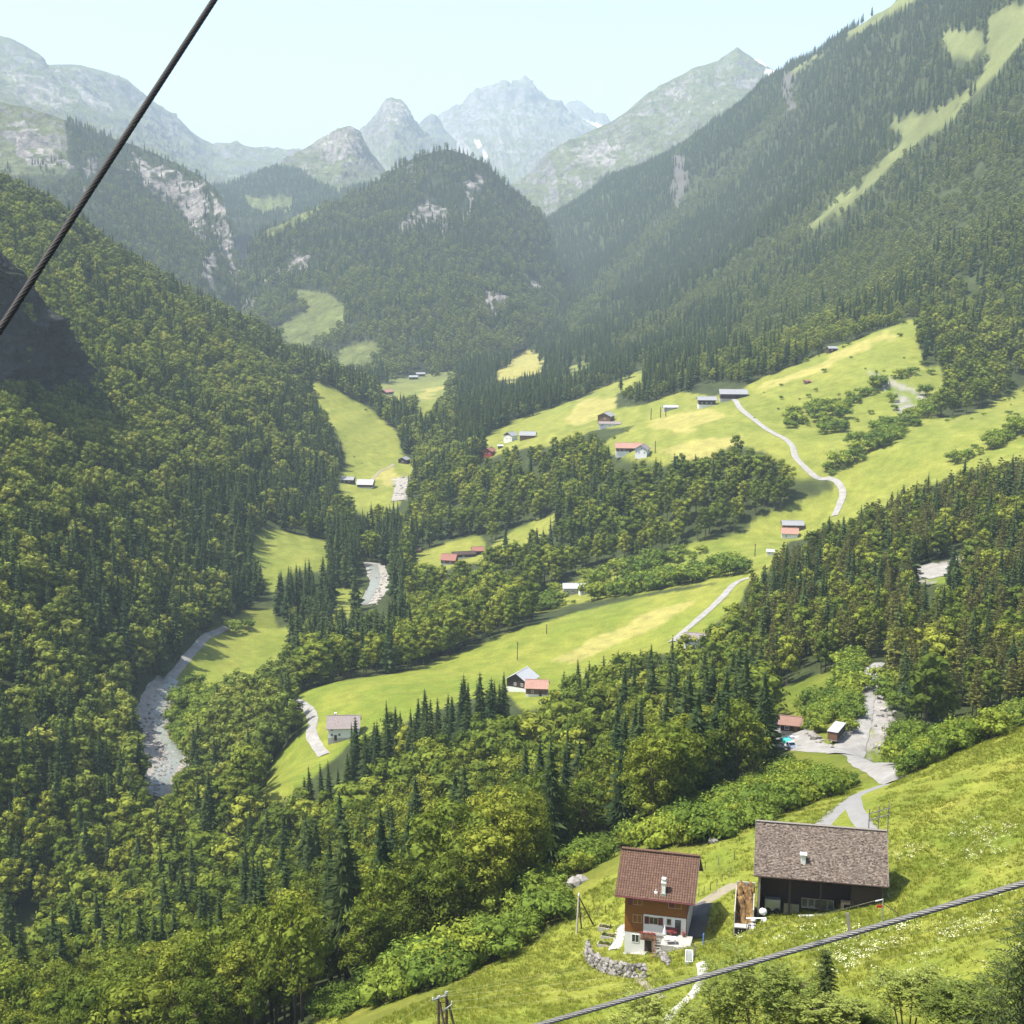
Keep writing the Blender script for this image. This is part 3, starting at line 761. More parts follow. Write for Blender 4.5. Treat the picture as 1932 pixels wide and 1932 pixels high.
def leaves_on(c, R, cx, cy, cz, r, n, size, squash=0.8, core=.62):
    # the dense inside of a clump, then its leaves
    if core:
        k0 = r * core
        c.add([(cx + v.x * k0 * R.uniform(.8, 1.15), cy + v.y * k0 * R.uniform(.8, 1.15), cz + v.z * k0 * squash * R.uniform(.8, 1.15)) for v in ICO_V], ICO_F)
    for _ in range(n):
        th = R.uniform(0, 6.283); zz = R.uniform(-0.75, 1)
        s = math.sqrt(max(0, 1 - zz * zz))
        nx, ny, nz = s * math.cos(th), s * math.sin(th), zz
        k = r * R.uniform(0.72, 1.08)
        p = Vector((cx + nx * k, cy + ny * k, cz + nz * k * squash))
        nn = Vector((nx + R.uniform(-.42, .42), ny + R.uniform(-.42, .42), nz + R.uniform(-.3, .5)))
        if nn.length < .1: nn = Vector((0, 0, 1))
        nn.normalize()
        a = nn.orthogonal().normalized(); b = nn.cross(a)
        ro = R.uniform(0, 3.14); a, b = a * math.cos(ro) + b * math.sin(ro), b * math.cos(ro) - a * math.sin(ro)
        sz = size * R.uniform(.6, 1.3)
        c.add([p - a * sz, p - b * sz * .55 + nn * sz * .12, p + a * sz, p + b * sz * .55 + nn * sz * .12], [(0, 1, 2, 3)])


def broad(R, h=18.0, rad=4.5, clumps=18, per=46, size=0.42, lod=0, bole=0.28, narrow=1.0):
    c = MB(); t = MB()
    lean = Vector((R.uniform(-.6, .6), R.uniform(-.6, .6), 0))
    top = Vector((0, 0, h * .82)) + lean
    t.tube([(0, 0, -1.5), lean * .3 + Vector((0, 0, h * .35)), top], [h * .017, h * .012, .05], 5 if lod else 7)
    zc = h * (bole + 1) / 2
    hz = h * (1 - bole) / 2
    for k in range(clumps):
        f = (k + .5) / clumps
        z = zc + hz * (2 * f - 1) * .82
        wmax = rad * narrow * math.sqrt(max(.05, 1 - ((z - zc - hz * -.15) / (hz * 1.18)) ** 2))
        a = k * 2.4 + R.uniform(-.5, .5)
        d = wmax * R.uniform(.35, .78) if k < clumps - 1 else 0
        r = rad * R.uniform(.30, .46)
        cx, cy = d * math.cos(a) + lean.x * f, d * math.sin(a) + lean.y * f
        leaves_on(c, R, cx, cy, z, r, per, size, .8, .5 if lod == 0 else .7)
        if lod == 0 and k % 2 == 0:
            b0 = Vector((lean.x * f * .6, lean.y * f * .6, max(h * .18, z - r * 1.6)))
            t.tube([b0, (b0 + Vector((cx, cy, z))) / 2 + Vector((0, 0, .3)), (cx, cy, z)], [h * .006, h * .004, .03], 4, cap=False)
    return c, t


def pine(R, h=20.0, rad=3.6, lod=0):
    """loose conifer with open tufted layers over a bare bole"""
    c = MB(); t = MB()
    lean = Vector((R.uniform(-.5, .5), R.uniform(-.5, .5), 0))
    t.tube([(0, 0, -1.5), lean * .4 + Vector((0, 0, h * .5)), lean + Vector((0, 0, h * .96))], [h * .014, h * .010, .04], 5 if lod else 7)
    n = 15 if lod == 0 else 9
    for k in range(n):
        f = k / (n - 1)
        z = h * (.30 + .68 * f)
        L = rad * (1 - f) ** .55 * R.uniform(.75, 1.1) * (0.7 + .3 * min(1, f * 4)) + .3
        nb = max(3, int((6 if lod == 0 else 4) * (1 - .4 * f)))
        a0 = R.uniform(0, 6.28)
        for i in range(nb):
            a = a0 + 6.283 * i / nb + R.uniform(-.4, .4)
            l = L * R.uniform(.6, 1.1)
            cx, cy = l * .7 * math.cos(a) + lean.x * f, l * .7 * math.sin(a) + lean.y * f
            leaves_on(c, R, cx, cy, z + R.uniform(-.3, .3), max(.5, l * .42), 12 if lod == 0 else 7, .38 if lod == 0 else .62, .35, .6)
            if lod == 0:
                t.tube([(lean.x * f, lean.y * f, z - .3), (cx, cy, z)], [.06, .02], 3, cap=False)
    return c, t


def shrub(R, h=4.0, rad=2.4, clumps=9, per=64, size=.19, lod=0):
    c = MB(); t = MB()
    for k in range(clumps):
        a = k * 2.4; f = k / clumps
        d = rad * R.uniform(.25, .75)
        cx, cy, z = d * math.cos(a), d * math.sin(a), h * R.uniform(.35, .72)
        leaves_on(c, R, cx, cy, z, rad * R.uniform(.35, .5), per, size, .9)
        if lod == 0 or k % 3 == 0:
            t.tube([(0, 0, -.6), (cx * .5, cy * .5, z * .6), (cx, cy, z)], [.07, .05, .02], 3, cap=False)
    return c, t


R_ = random.Random(3)
# prototypes: (crown mesh, trunk mesh, nominal height)
PRO = {
    'spruce': [(spruce(R_, 24, 3.7, 24, 9), 24), (spruce(R_, 26, 3.2, 26, 8), 26), (spruce(R_, 21, 4.0, 21, 9), 21), (spruce(R_, 27, 4.2, 25, 10), 27)],
    'broad': [(broad(R_, 18, 4.6, 20, 105, .30), 18), (broad(R_, 20, 4.2, 22, 95, .30, narrow=.9), 20), (broad(R_, 16, 5.0, 20, 105, .30), 16), (broad(R_, 21, 5.2, 25, 100, .31), 21), (broad(R_, 17, 3.6, 18, 95, .28, bole=.2), 17), (broad(R_, 22, 3.9, 19, 97, .29, bole=.46), 22), (broad(R_, 20, 3.5, 17, 97, .29, bole=.42), 20)],
    'pine': [(pine(R_, 20, 3.8), 20), (pine(R_, 22, 3.4), 22), (pine(R_, 18, 4.0), 18)],
    'shrub': [(shrub(R_), 4), (shrub(R_, 3.2, 2.6, 9), 3.2), (shrub(R_, 5, 2.3, 10), 5)],
}
LEAF = {'spruce': M_SPRUCE, 'broad': M_BROAD, 'pine': M_PINE, 'shrub': M_SHRUB, 'beech': M_BEECH}
BARK = {'spruce': M_BARK, 'broad': M_BARK, 'pine': M_BARKP, 'shrub': M_BARK, 'beech': M_BARK}


def proto_objects(items, leaf, bark):
    res = []
    for (c, t), h in items:
        me = join(c, t).mesh("tree", [leaf, bark])
        res.append((bpy.data.objects.new("tree", me), h))
    return res


MASS = {
    ('spruce', 1): proto_objects([(spruce(R_, 24, 3.6, 17, 7, 1), 24), (spruce(R_, 26, 3.2, 18, 7, 1), 26), (spruce(R_, 22, 4.0, 16, 8, 1), 22)], M_SPRUCE, M_BARK),
    ('spruce', 2): proto_objects([(spruce(R_, 24, 3.9, 11, 6, 2), 24), (spruce(R_, 25, 3.4, 12, 6, 2), 25)], M_SPRUCE, M_BARK),
    ('broad', 1): proto_objects([(broad(R_, 18, 4.6, 15, 26, .58, 1), 18), (broad(R_, 16, 4.8, 14, 26, .6, 1), 16), (broad(R_, 20, 4.4, 16, 26, .58, 1), 20)], M_BROAD, M_BARK),
    ('beech', 1): proto_objects([(broad(R_, 16, 4.6, 14, 24, .62, 1), 16), (broad(R_, 15, 4.9, 13, 24, .62, 1), 15), (broad(R_, 18, 4.2, 14, 24, .6, 1), 18)], M_BEECH, M_BARK),
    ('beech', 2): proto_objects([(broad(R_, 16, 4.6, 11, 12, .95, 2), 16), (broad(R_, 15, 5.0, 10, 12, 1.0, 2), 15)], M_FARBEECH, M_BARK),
    ('pine', 1): proto_objects([(pine(R_, 20, 3.8, 1), 20), (pine(R_, 18, 4.0, 1), 18)], M_PINE, M_BARKP),
    ('shrub', 1): proto_objects([(shrub(R_, 4, 2.4, 8, 34, .27, 1), 4), (shrub(R_, 3.4, 2.6, 8, 34, .27, 1), 3.4)], M_SHRUB, M_BARK),
}

# ---- where trees stand
KEEP = [  # things the photograph shows in front of or between the trees: no crown may stand over them
    [(1150, 1600), (1330, 1600), (1390, 1690), (1370, 1800), (1180, 1860), (1090, 1800), (1090, 1690)], [(1385, 1570), (1665, 1550), (1690, 1740), (1380, 1760)],
    [(1462, 1342), (1525, 1342), (1530, 1385), (1515, 1420), (1480, 1425), (1462, 1392)], [(1552, 1358), (1592, 1358), (1592, 1412), (1552, 1412)],
    [(1478, 1392), (1500, 1392), (1600, 1405), (1690, 1440), (1690, 1480), (1640, 1466), (1560, 1440), (1490, 1423)], [(1600, 1410), (1622, 1330), (1640, 1250), (1664, 1255), (1650, 1330), (1640, 1410)], [(1648, 1310), (1685, 1340), (1690, 1430), (1645, 1420)], [(1600, 1560), (1590, 1530), (1640, 1484), (1690, 1476), (1660, 1500), (1640, 1545), (1670, 1580), (1600, 1590)],
    [(978, 1248), (1024, 1248), (1020, 1300), (1018, 1330), (985, 1332)], [(624, 1350), (668, 1350), (645, 1375), (640, 1395), (624, 1398)], [(558, 1325), (600, 1330), (606, 1418), (585, 1412), (570, 1350)],
    [(1474, 978), (1525, 978), (1520, 1012), (1476, 1022)], [(1282, 1182), (1300, 1160), (1390, 1088), (1412, 1092), (1330, 1180), (1300, 1200)], [(1060, 1100), (1112, 1100), (1108, 1120), (1062, 1122)],
    [(830, 1052), (855, 1052), (850, 1066), (830, 1066)], [(864, 1042), (916, 1042), (916, 1054), (866, 1058)], [(640, 895), (705, 895), (710, 925), (640, 925)], [(762, 858), (780, 858), (780, 876), (762, 876)],
    [(720, 725), (752, 725), (752, 745), (720, 745)], [(1160, 830), (1240, 830), (1240, 860), (1160, 860)], [(955, 808), (1010, 808), (1010, 838), (955, 838)], [(1120, 775), (1180, 775), (1180, 815), (1120, 815)],
    [(918, 838), (945, 838), (942, 856), (918, 856)], [(1310, 725), (1415, 725), (1410, 775), (1310, 775)], [(1570, 900), (1600, 905), (1596, 975), (1570, 975)], [(1490, 820), (1530, 880), (1530, 900), (1490, 870)],
    [(255, 1330), (310, 1285), (335, 1275), (314, 1330), (314, 1385), (350, 1420), (318, 1450), (300, 1485), (270, 1440), (262, 1380)], [(310, 1280), (385, 1205), (425, 1185), (420, 1200), (380, 1235), (345, 1282)],
    [(690, 1060), (712, 1060), (738, 1105), (728, 1150), (680, 1145)], [(1725, 1085), (1745, 1072), (1785, 1062), (1790, 1090), (1770, 1106)], [(535, 628), (585, 628), (585, 645), (535, 645)],
    [(1555, 650), (1585, 650), (1585, 668), (1555, 668)], [(738, 905), (768, 900), (765, 948), (745, 945)], [(1065, 1650), (1118, 1650), (1118, 1690), (1065, 1690)], [(1290, 1200), (1325, 1205), (1322, 1225), (1295, 1225)],
    [(770, 700), (800, 700), (800, 720), (775, 720)],
]
NEARHEDGE = [(600, 1990), (650, 1915), (740, 1890), (830, 1866), (960, 1802), (1030, 1760), (1070, 1722), (1100, 1682), (1140, 1648), (1200, 1634), (1260, 1616), (1330, 1592), (1420, 1560), (1540, 1510), (1620, 1476), (1640, 1462), (1600, 1450), (1500, 1462), (1420, 1500), (1320, 1545), (1240, 1585), (1130, 1600), (1060, 1655), (1000, 1690), (950, 1740), (840, 1815), (700, 1870), (600, 1900)]
SCRUB = [NEARHEDGE, [(322, 1290), (400, 1310), (390, 1430), (345, 1422), (318, 1385), (335, 1330)], [(1480, 1430), (1560, 1446), (1640, 1470), (1560, 1510), (1470, 1500)], [(1590, 1250), (1640, 1250), (1625, 1330), (1600, 1400), (1560, 1360)], [(1500, 1330), (1560, 1320), (1640, 1260), (1640, 1330), (1610, 1390), (1560, 1400), (1520, 1380)], [(1690, 1440), (1700, 1380), (1760, 1400), (1880, 1370), (1932, 1340), (1932, 1366), (1850, 1402), (1760, 1440), (1690, 1478)], [(1690, 1290), (1650, 1270), (1645, 1330), (1640, 1430), (1680, 1450), (1690, 1400)],
         [(340, 1330), (430, 1300), (480, 1280), (470, 1330), (400, 1400), (350, 1380)]]
HEDGES = [[(1480, 805), (1500, 785), (1590, 758), (1660, 720), (1740, 685), (1745, 695), (1690, 722), (1600, 775), (1500, 815)], [(1545, 905), (1580, 895), (1640, 858), (1690, 838), (1720, 800), (1660, 798), (1620, 830), (1560, 885)],
          [(1795, 870), (1850, 838), (1932, 800), (1932, 822), (1860, 855), (1800, 878)], [(1690, 800), (1790, 745), (1800, 765), (1720, 810)], [(1040, 1115), (1110, 1090), (1250, 1050), (1330, 1035), (1330, 1050), (1200, 1090), (1060, 1125)], [(1000, 1150), (1100, 1125), (1270, 1090), (1390, 1065), (1400, 1085), (1280, 1105), (1110, 1140), (1000, 1165)],
          [(455, 1170), (520, 1160), (515, 1190), (440, 1195)], [(1110, 830), (1130, 800), (1180, 800), (1190, 812), (1140, 840)], [(1545, 805), (1590, 785), (1595, 815), (1550, 822)], [(1640, 705), (1740, 740), (1765, 770), (1700, 800), (1680, 760)]]


def any_in(polys, u, v):
    r = np.zeros(u.shape, bool)
    for p in polys:
        r |= inside(p, u, v)
    return r


def sample_grid(P, n, ok):
    """n random points on the quads of a grid that pass ok (per quad), area weighted"""
    a, b, c, d = P[:-1, :-1], P[:-1, 1:], P[1:, 1:], P[1:, :-1]
    ar = np.linalg.norm(np.cross(b - a, d - a), axis=-1)
    flat = np.hypot(*(np.moveaxis((b - a)[..., :2], -1, 0))) * 0 + np.abs(np.cross((b - a)[..., :2], (d - a)[..., :2]))
    w = np.where(ok, 0.6 * flat + 0.4 * ar, 0).reshape(-1)
    tot = w.sum()
    cum = np.cumsum(w)
    k = np.searchsorted(cum, RNG.random(n(tot)) * tot)
    k = np.minimum(k, len(w) - 1)
    s, t = RNG.random(len(k))[:, None], RNG.random(len(k))[:, None]
    A, B, Cc, D = [x.reshape(-1, 3)[k] for x in (a, b, c, d)]
    return (A * (1 - s) + B * s) * (1 - t) + (D * (1 - s) + Cc * s) * t


def thin(p, cell):
    """keep one point per square of the given width"""
    key = np.floor(p[:, 0] / cell).astype(np.int64) * 1000003 + np.floor(p[:, 1] / cell).astype(np.int64)
    if len(p) == 0: return p
    _, i = np.unique(key, return_index=True)
    return p[np.sort(i)]


# what nearer ground hides: running horizon along each azimuth
EL = TZ / np.exp(LR)
HOR = np.maximum.accumulate(EL, axis=0)
seen_quad = ((TZ + 26) / np.exp(LR) > np.concatenate([HOR[:1] * 0 - 9, HOR[:-1]])) & (AZ > math.radians(-25)) & (AZ < math.radians(27))
seen_quad = seen_quad[:-1, :-1]
rq = np.exp(LR)[:-1, :-1]
cand = []
for r0, r1, cell in ((55, 700, 4.3), (700, 1500, 5.7), (1500, 5600, 8.6)):
    okq = seen_quad & (rq >= r0) & (rq < r1)
    p = sample_grid(P, lambda tot, c=cell: int(tot / c ** 2 * 1.7), okq)
    cand.append(thin(p, cell))
okq = seen_quad & (rq >= 140) & (rq < 470) & any_in(SCRUB, *[x[:-1, :-1] for x in project(P)])
p = thin(sample_grid(P, lambda tot: int(tot / 2.3 ** 2 * 1.8), okq), 2.3)
cand.append(np.concatenate([p, np.full((len(p), 1), -1)], 1))
for (name, LP, lu, lv, steep), li in zip(LOFTS, range(len(LOFTS))):
    if li not in (1, 2, 3, 8, 9): continue
    q = LP[7:]
    nq = np.cross(q[:-1, 1:] - q[:-1, :-1], q[1:, :-1] - q[:-1, :-1])
    uq, vq = project(q[:-1, :-1])
    gz = np.where(np.hypot(q[..., 0], q[..., 1]) < 7500, ground_z(q[..., 0], q[..., 1]), -999)
    okq = (uq > -60) & (uq < 1990) & (vq < 720) & (q[:-1, :-1, 2] > gz[:-1, :-1] - 8)
    p = sample_grid(q, lambda tot: int(tot / 11.0 ** 2 * 1.5), okq)
    cand.append(np.concatenate([thin(p, 11.0), ]))
    cand[-1] = np.concatenate([cand[-1], np.full((len(cand[-1]), 1), li + 1)], 1)
cand = np.concatenate([c if c.shape[1] == 4 else np.concatenate([c, np.zeros((len(c), 1))], 1) for c in cand])
TP, TM = cand[:, :3], cand[:, 3].astype(int)
XS = TM == -1; TM[XS] = 0
TR = np.hypot(TP[:, 0], TP[:, 1])
TU, TV = project(TP)
lu = landuse(TP); lu[TM > 0] = 0
nA = fbm(TP[:, :2] / 90, 3, 301); nB = fbm(TP[:, :2] / 30, 2, 311); rnd = RNG.random(len(TP)); rnd2 = RNG.random(len(TP))
wood = (lu == 0) | ((lu == 1) & (TR > 1500) & (TU > 1300) & (rnd < .05 + .3 * (nB > .18) + .2 * ((TU > 1740) & (nB > 0)))) | ((lu == 4) & (rnd < .12)) | ((lu == 3) & (rnd < .05))
# bare rock, alpine grass and far crests of the lofted mountains
E_WOOD = [(400, 330), (430, 345), (490, 325), (530, 312), (560, 318), (600, 345), (640, 360), (730, 340), (830, 350), (830, 480), (400, 480)]
E_MEADOW = [(460, 370), (490, 375), (552, 370), (550, 395), (490, 405), (470, 390)]
B_WOOD = [(124, 215), (200, 240), (300, 280), (385, 318), (425, 355), (450, 430), (490, 560), (490, 690), (300, 690), (100, 570), (-60, 500), (-60, 450), (40, 400), (120, 380), (140, 330), (128, 270)]
B_BARE = [[(125, 300), (150, 310), (185, 305), (180, 350), (150, 350)], [(245, 292), (290, 302), (345, 337), (380, 352), (390, 440), (365, 440), (330, 385), (275, 345)], [(398, 360), (422, 388), (438, 460), (455, 530), (440, 530), (412, 440)], [(390, 490), (410, 480), (405, 560), (390, 540)], [(17, 234), (60, 240), (127, 300), (127, 328), (70, 320)]]
D_BARE = [[(770, 300), (782, 310), (780, 345), (772, 340)], [(895, 330), (915, 340), (905, 365), (895, 350)], [(870, 350), (905, 335), (905, 350), (885, 390), (870, 415), (865, 410), (880, 370)], [(763, 432), (775, 402), (805, 375), (830, 390), (845, 400), (842, 426), (800, 422)], [(905, 545), (930, 555), (960, 560), (950, 590), (930, 605), (915, 580)], [(985, 520), (1010, 520), (1020, 545), (1005, 555)], [(530, 500), (570, 478), (572, 498), (545, 516)],
          [(498, 440), (520, 428), (600, 385), (625, 380), (560, 425), (505, 450)]]
J_WOOD = [(1010, 470), (1030, 425), (1060, 400), (1105, 375), (1130, 340), (1150, 325), (1150, 350), (1230, 330), (1300, 310), (1320, 420), (1040, 500)]
wood &= ~((TM == 2) & (~inside(B_WOOD, TU, TV) | (any_in(B_BARE, TU, TV) & (rnd < .9))))
wood |= (TM == 2) & inside([(-60, 330), (120, 300), (130, 420), (-60, 450)], TU, TV) & (nB > .15)
wood &= ~((TM == 3) & any_in(D_BARE, TU, TV) & (rnd < .88))
wood &= ~((TM == 4) & (~inside(E_WOOD, TU, TV) | inside(E_MEADOW, TU, TV)))
wood &= ~((TM == 9) & ~inside(J_WOOD, TU, TV))
wood &= ~((TM == 3) & any_in(MEADOW[8:10], TU, TV))
wood &= ~((TM == 10) & ((rnd < .3) | (nB < 0)))
wood &= ~((TM == 0) & (nB < -.42) & (TR > 1500) & (rnd < .8))
hedge = (TM == 0) & (lu == 1) & any_in(HEDGES, TU, TV)
scrub = (TM == 0) & any_in(SCRUB, TU, TV) & (lu != 4)
# kind of tree
K = np.full(len(TP), 'beech', dtype=object)
ps = np.full(len(TP), .12) + .75 * nA
kface = (TM == 0) & (TR > 1150) & (TU > 860)
ps = np.where(kface, .78 + .5 * nA - .75 * smooth(TU + 1.1 * TV, 1850, 2300), ps)
for line in ([(1710, 285), (1500, 440), (1330, 560), (1180, 650)], [(1890, 320), (1640, 480), (1400, 640)], [(1500, 190), (1380, 330), (1200, 480), (1080, 620)]):
    for (x0, y0), (x1, y1) in zip(line[:-1], line[1:]):
        t = np.clip(((TU - x0) * (x1 - x0) + (TV - y0) * (y1 - y0)) / ((x1 - x0) ** 2 + (y1 - y0) ** 2), 0, 1)
        dd = np.hypot(TU - x0 - t * (x1 - x0), TV - y0 - t * (y1 - y0)) + 14 * nB
        ps = np.where(kface, ps - .75 * (1 - smooth(dd, 8, 26)), ps)
ps = np.where(TM == 3, .62 + .8 * nA - .55 * smooth(TV, 470, 600), ps)
ps = np.where((TM == 2), .55 + .6 * nA, ps)
ps = np.where((TM == 4) | (TM == 9), .92, ps)
riv = (TM == 0) & (TU > 350) & (TU < 760) & (TV > 930) & (TV < 1260)
ps = np.where(riv, .66 + .5 * nA, ps)
ps = np.where((TM == 0) & (TU < 420) & (TV > 1120) & (TR > 420), .26 + .4 * nA, ps)
ps = np.where((TM == 0) & inside([(560, 620), (700, 690), (780, 760), (760, 830), (700, 780), (580, 720), (540, 680)], TU, TV), .6, ps)
ps = np.where((TM == 0) & inside([(560, 700), (620, 800), (660, 900), (560, 920), (520, 800)], TU, TV), .55, ps)
near = (TM == 0) & (TR < 470)
rhill = (TM == 0) & inside([(1380, 1080), (1480, 980), (1700, 900), (1990, 840), (1990, 1400), (1700, 1340), (1640, 1240), (1560, 1340), (1440, 1380), (1400, 1280)], TU, TV - 20)
ps = np.where(near, .10 + .5 * nA, ps)
spruce_band = (TM == 0) & inside([(560, 1420), (640, 1400), (800, 1330), (980, 1290), (1000, 1400), (900, 1470), (760, 1520), (640, 1600), (560, 1560)], TU, TV)
spruce_band |= (TM == 0) & inside([(1030, 1290), (1300, 1210), (1320, 1290), (1060, 1360)], TU, TV)
spruce_band |= (TM == 0) & inside([(1395, 1090), (1470, 1010), (1620, 970), (1560, 1080), (1470, 1170), (1390, 1260)], TU, TV)
ps = np.where(spruce_band, .82, ps)
ps = np.where(rhill & ~spruce_band, .13, ps)
K[rnd2 < ps] = 'spruce'
K[near & (K == 'beech')] = 'broad'
mid = (TM == 0) & (TR < 1100) & (TU > 560) & (K == 'beech')
K[mid] = 'broad'
K[rhill & (rnd2 > .13) & (rnd2 < .62)] = 'pine'
K[rhill & (K == 'beech')] = 'broad'
H = np.where(K == 'spruce', RNG.uniform(17, 29, len(TP)), np.where(K == 'pine', RNG.uniform(14, 22, len(TP)), RNG.uniform(11, 21, len(TP))))
far_small = kface & (K == 'beech')
H[far_small] *= .72
lf = (TM == 0) & (TU < 600) & (TR > 520) & (K == 'beech')
H[lf] = 9 + 13 * RNG.random(int(lf.sum()))
H[rhill] *= .86
H[(TM == 2) | (TM == 4) | (TM == 9)] *= .85
near_edge = (TM == 0) & inside([(560, 1900), (1000, 1700), (1300, 1560), (1500, 1460), (1480, 1380), (1200, 1400), (900, 1500), (500, 1700)], TU, TV)
H[near_edge] *= 1.12
wood &= ~(scrub & (rnd < .9)) | False
sh = scrub | hedge
K[sh & ~wood] = 'shrub'
H[sh & ~wood] = (1.6 + 4.6 * RNG.random(int((sh & ~wood).sum())) ** 1.6) * np.where(TR[sh & ~wood] > 500, 1.7, 1.0)
# lonely bushes and small trees of the pastures
pasture = (lu == 1) & (TR > 900) & (TR < 1300) & (TU > 1420) & (TV < 800) & (fbm(TP[:, :2] / 35, 2, 7) > -.15) & (rnd < .13)
K[pasture] = 'shrub'; H[pasture] = 1.2 + 3.6 * RNG.random(int(pasture.sum())) ** 2
left_past = (lu == 1) & inside(MEADOW[5], TU, TV) & (rnd < .012)
K[left_past] = 'shrub'; H[left_past] = RNG.uniform(1, 2.6, int(left_past.sum()))
wood &= ~XS
keep = wood | sh | pasture | left_past
# thin by kind: broad crowns need room
space = np.where(K == 'spruce', .80, np.where(K == 'shrub', 1.0, .62))
keep &= RNG.random(len(TP)) < np.where(TR < 700, space, np.where(TR < 1500, space, 1.0))
# no crown over the things listed in KEEP, nor high over the open meadows
for f in (0.0, .3, .6, .95):
    q = TP.copy(); q[:, 2] += H * f
    uu, vv = project(q)
    w = np.where(K == 'spruce', 2.6 * (1 - f * .8), np.where(K == 'shrub', .8, 3.2)) * FPX / np.maximum(TR, 1) * .8
    for s in (-1, 0, 1):
        keep &= ~any_in(KEEP, uu + s * w, vv)
q = TP.copy(); q[:, 2] += H * .62
uu, vv = project(q)
keep &= ~(any_in(MEADOW, uu, vv) & wood & (TM == 0) & ~any_in([MEADOW[0]], uu, vv))
q[:, 2] += H * .3
uu, vv = project(q)
keep &= ~(any_in([MEADOW[0]], uu, vv) & wood & (TM == 0))
keep &= ~((TR < 120) & (TM == 0))
keep &= ~((TR < 172) & (TU < 640) & (TM == 0))
TP, TR, TU, TV, K, H, TM = TP[keep], TR[keep], TU[keep], TV[keep], K[keep], H[keep], TM[keep]
rot = RNG.uniform(0, 6.283, len(TP)); wid = RNG.uniform(.85, 1.3, len(TP))
print("trees", len(TP), {k: int((K == k).sum()) for k in set(K)})

# ---- the nearest ones are things of their own
UV_VIS = (TU > -60) & (TU < 1992) & (TV > -40) & (TV < 2500)
GROUP = {'spruce': "spruces of the wood below the farmhouse", 'broad': "leafy trees of the wood below the farmhouse", 'pine': "pines of the wooded hill on the right", 'shrub': "bushes along the meadow edges"}
NAME = {'spruce': "spruce_tree", 'broad': "leafy_tree", 'pine': "pine_tree", 'shrub': "bush"}
CAT = {'spruce': "spruce", 'broad': "tree", 'pine': "pine", 'shrub': "bush"}
MARKS = [(1240, 1720, "the farmhouse"), (1540, 1640, "the barn"), (1497, 1370, "the roadside hut"), (1572, 1385, "the box trailer"), (1640, 1300, "the road up the hill"), (1005, 1285, "the white roofed chalet"),
         (590, 1370, "the pale road bend"), (300, 1400, "the gravel riverbed"), (840, 1890, "the double power pole"), (1090, 1720, "the braced power pole"), (1500, 1000, "the salmon roofed shed"), (1755, 1088, "the pale gravel clearing"), (650, 1365, "the pinkish roof"),
         (500, 1490, "the foot of the long meadow"), (1345, 1165, "the long meadow road"), (30, 1800, "the bottom left corner"), (20, 1560, "the left picture edge"), (1700, 1400, "the scree bank"), (1085, 1665, "the pale rock outcrop"), (1570, 1470, "the road junction"), (750, 1500, "the dark spruce band"), (1000, 1560, "the trunks at the wood edge"), (1300, 1450, "the tall edge trees"), (960, 1800, "the hedge corner"), (1900, 1380, "the steep meadow's crest")]
used_labels = {}


_u = "first second third fourth fifth sixth seventh eighth ninth tenth eleventh twelfth thirteenth fourteenth fifteenth sixteenth seventeenth eighteenth nineteenth".split()
ORDN = _u + ["twentieth"] + ["twenty-" + w for w in _u[:9]] + ["thirtieth"] + ["thirty-" + w for w in _u[:9]] + ["fortieth"] + ["forty-" + w for w in _u[:9]] + ["fiftieth"] + ["fifty-" + w for w in _u[:9]]
ORD = ["nearest"] + [w + " nearest" for w in ORDN[1:]]
pending = {}


def tree_label(root, kind, h, w, u, v):
    size = ("tall" if h > (25 if kind == 'spruce' else 18.5) else "short" if h < (20 if kind == 'spruce' else 14) else "middling") if kind != 'shrub' else ("high" if h > 4 else "low" if h < 2.6 else "rounded")
    look = {'spruce': ("slim" if w < .97 else "broad"), 'broad': ("narrow" if w < .97 else "wide"), 'pine': ("thin" if w < .97 else "spreading"), 'shrub': ("leafy" if w < 1 else "sprawling")}[kind]
    noun = {'spruce': "dark spruce", 'broad': "leafy tree", 'pine': "olive pine", 'shrub': "green bush"}[kind]
    d2, a, b, nme = min(((u - a) ** 2 + (v - b) ** 2, a, b, n) for a, b, n in MARKS)
    ang = math.degrees(math.atan2(b - v, u - a)) % 360
    side = ["right of", "up and right of", "above", "up and left of", "left of", "down and left of", "below", "down and right of"][int((ang + 22.5) // 45) % 8]
    pending.setdefault((size, look, noun, side, nme), []).append((d2, root))


def flush_labels():
    for (size, look, noun, side, nme), rows in pending.items():
        rows.sort(key=lambda r: r[0])
        for k, (d2, root) in enumerate(rows):
            o = "" if len(rows) == 1 else (ORD[k] + " " if k < len(ORD) else "far ")
            root["label"] = f"{o}{size} {look} {noun} {side} {nme}"


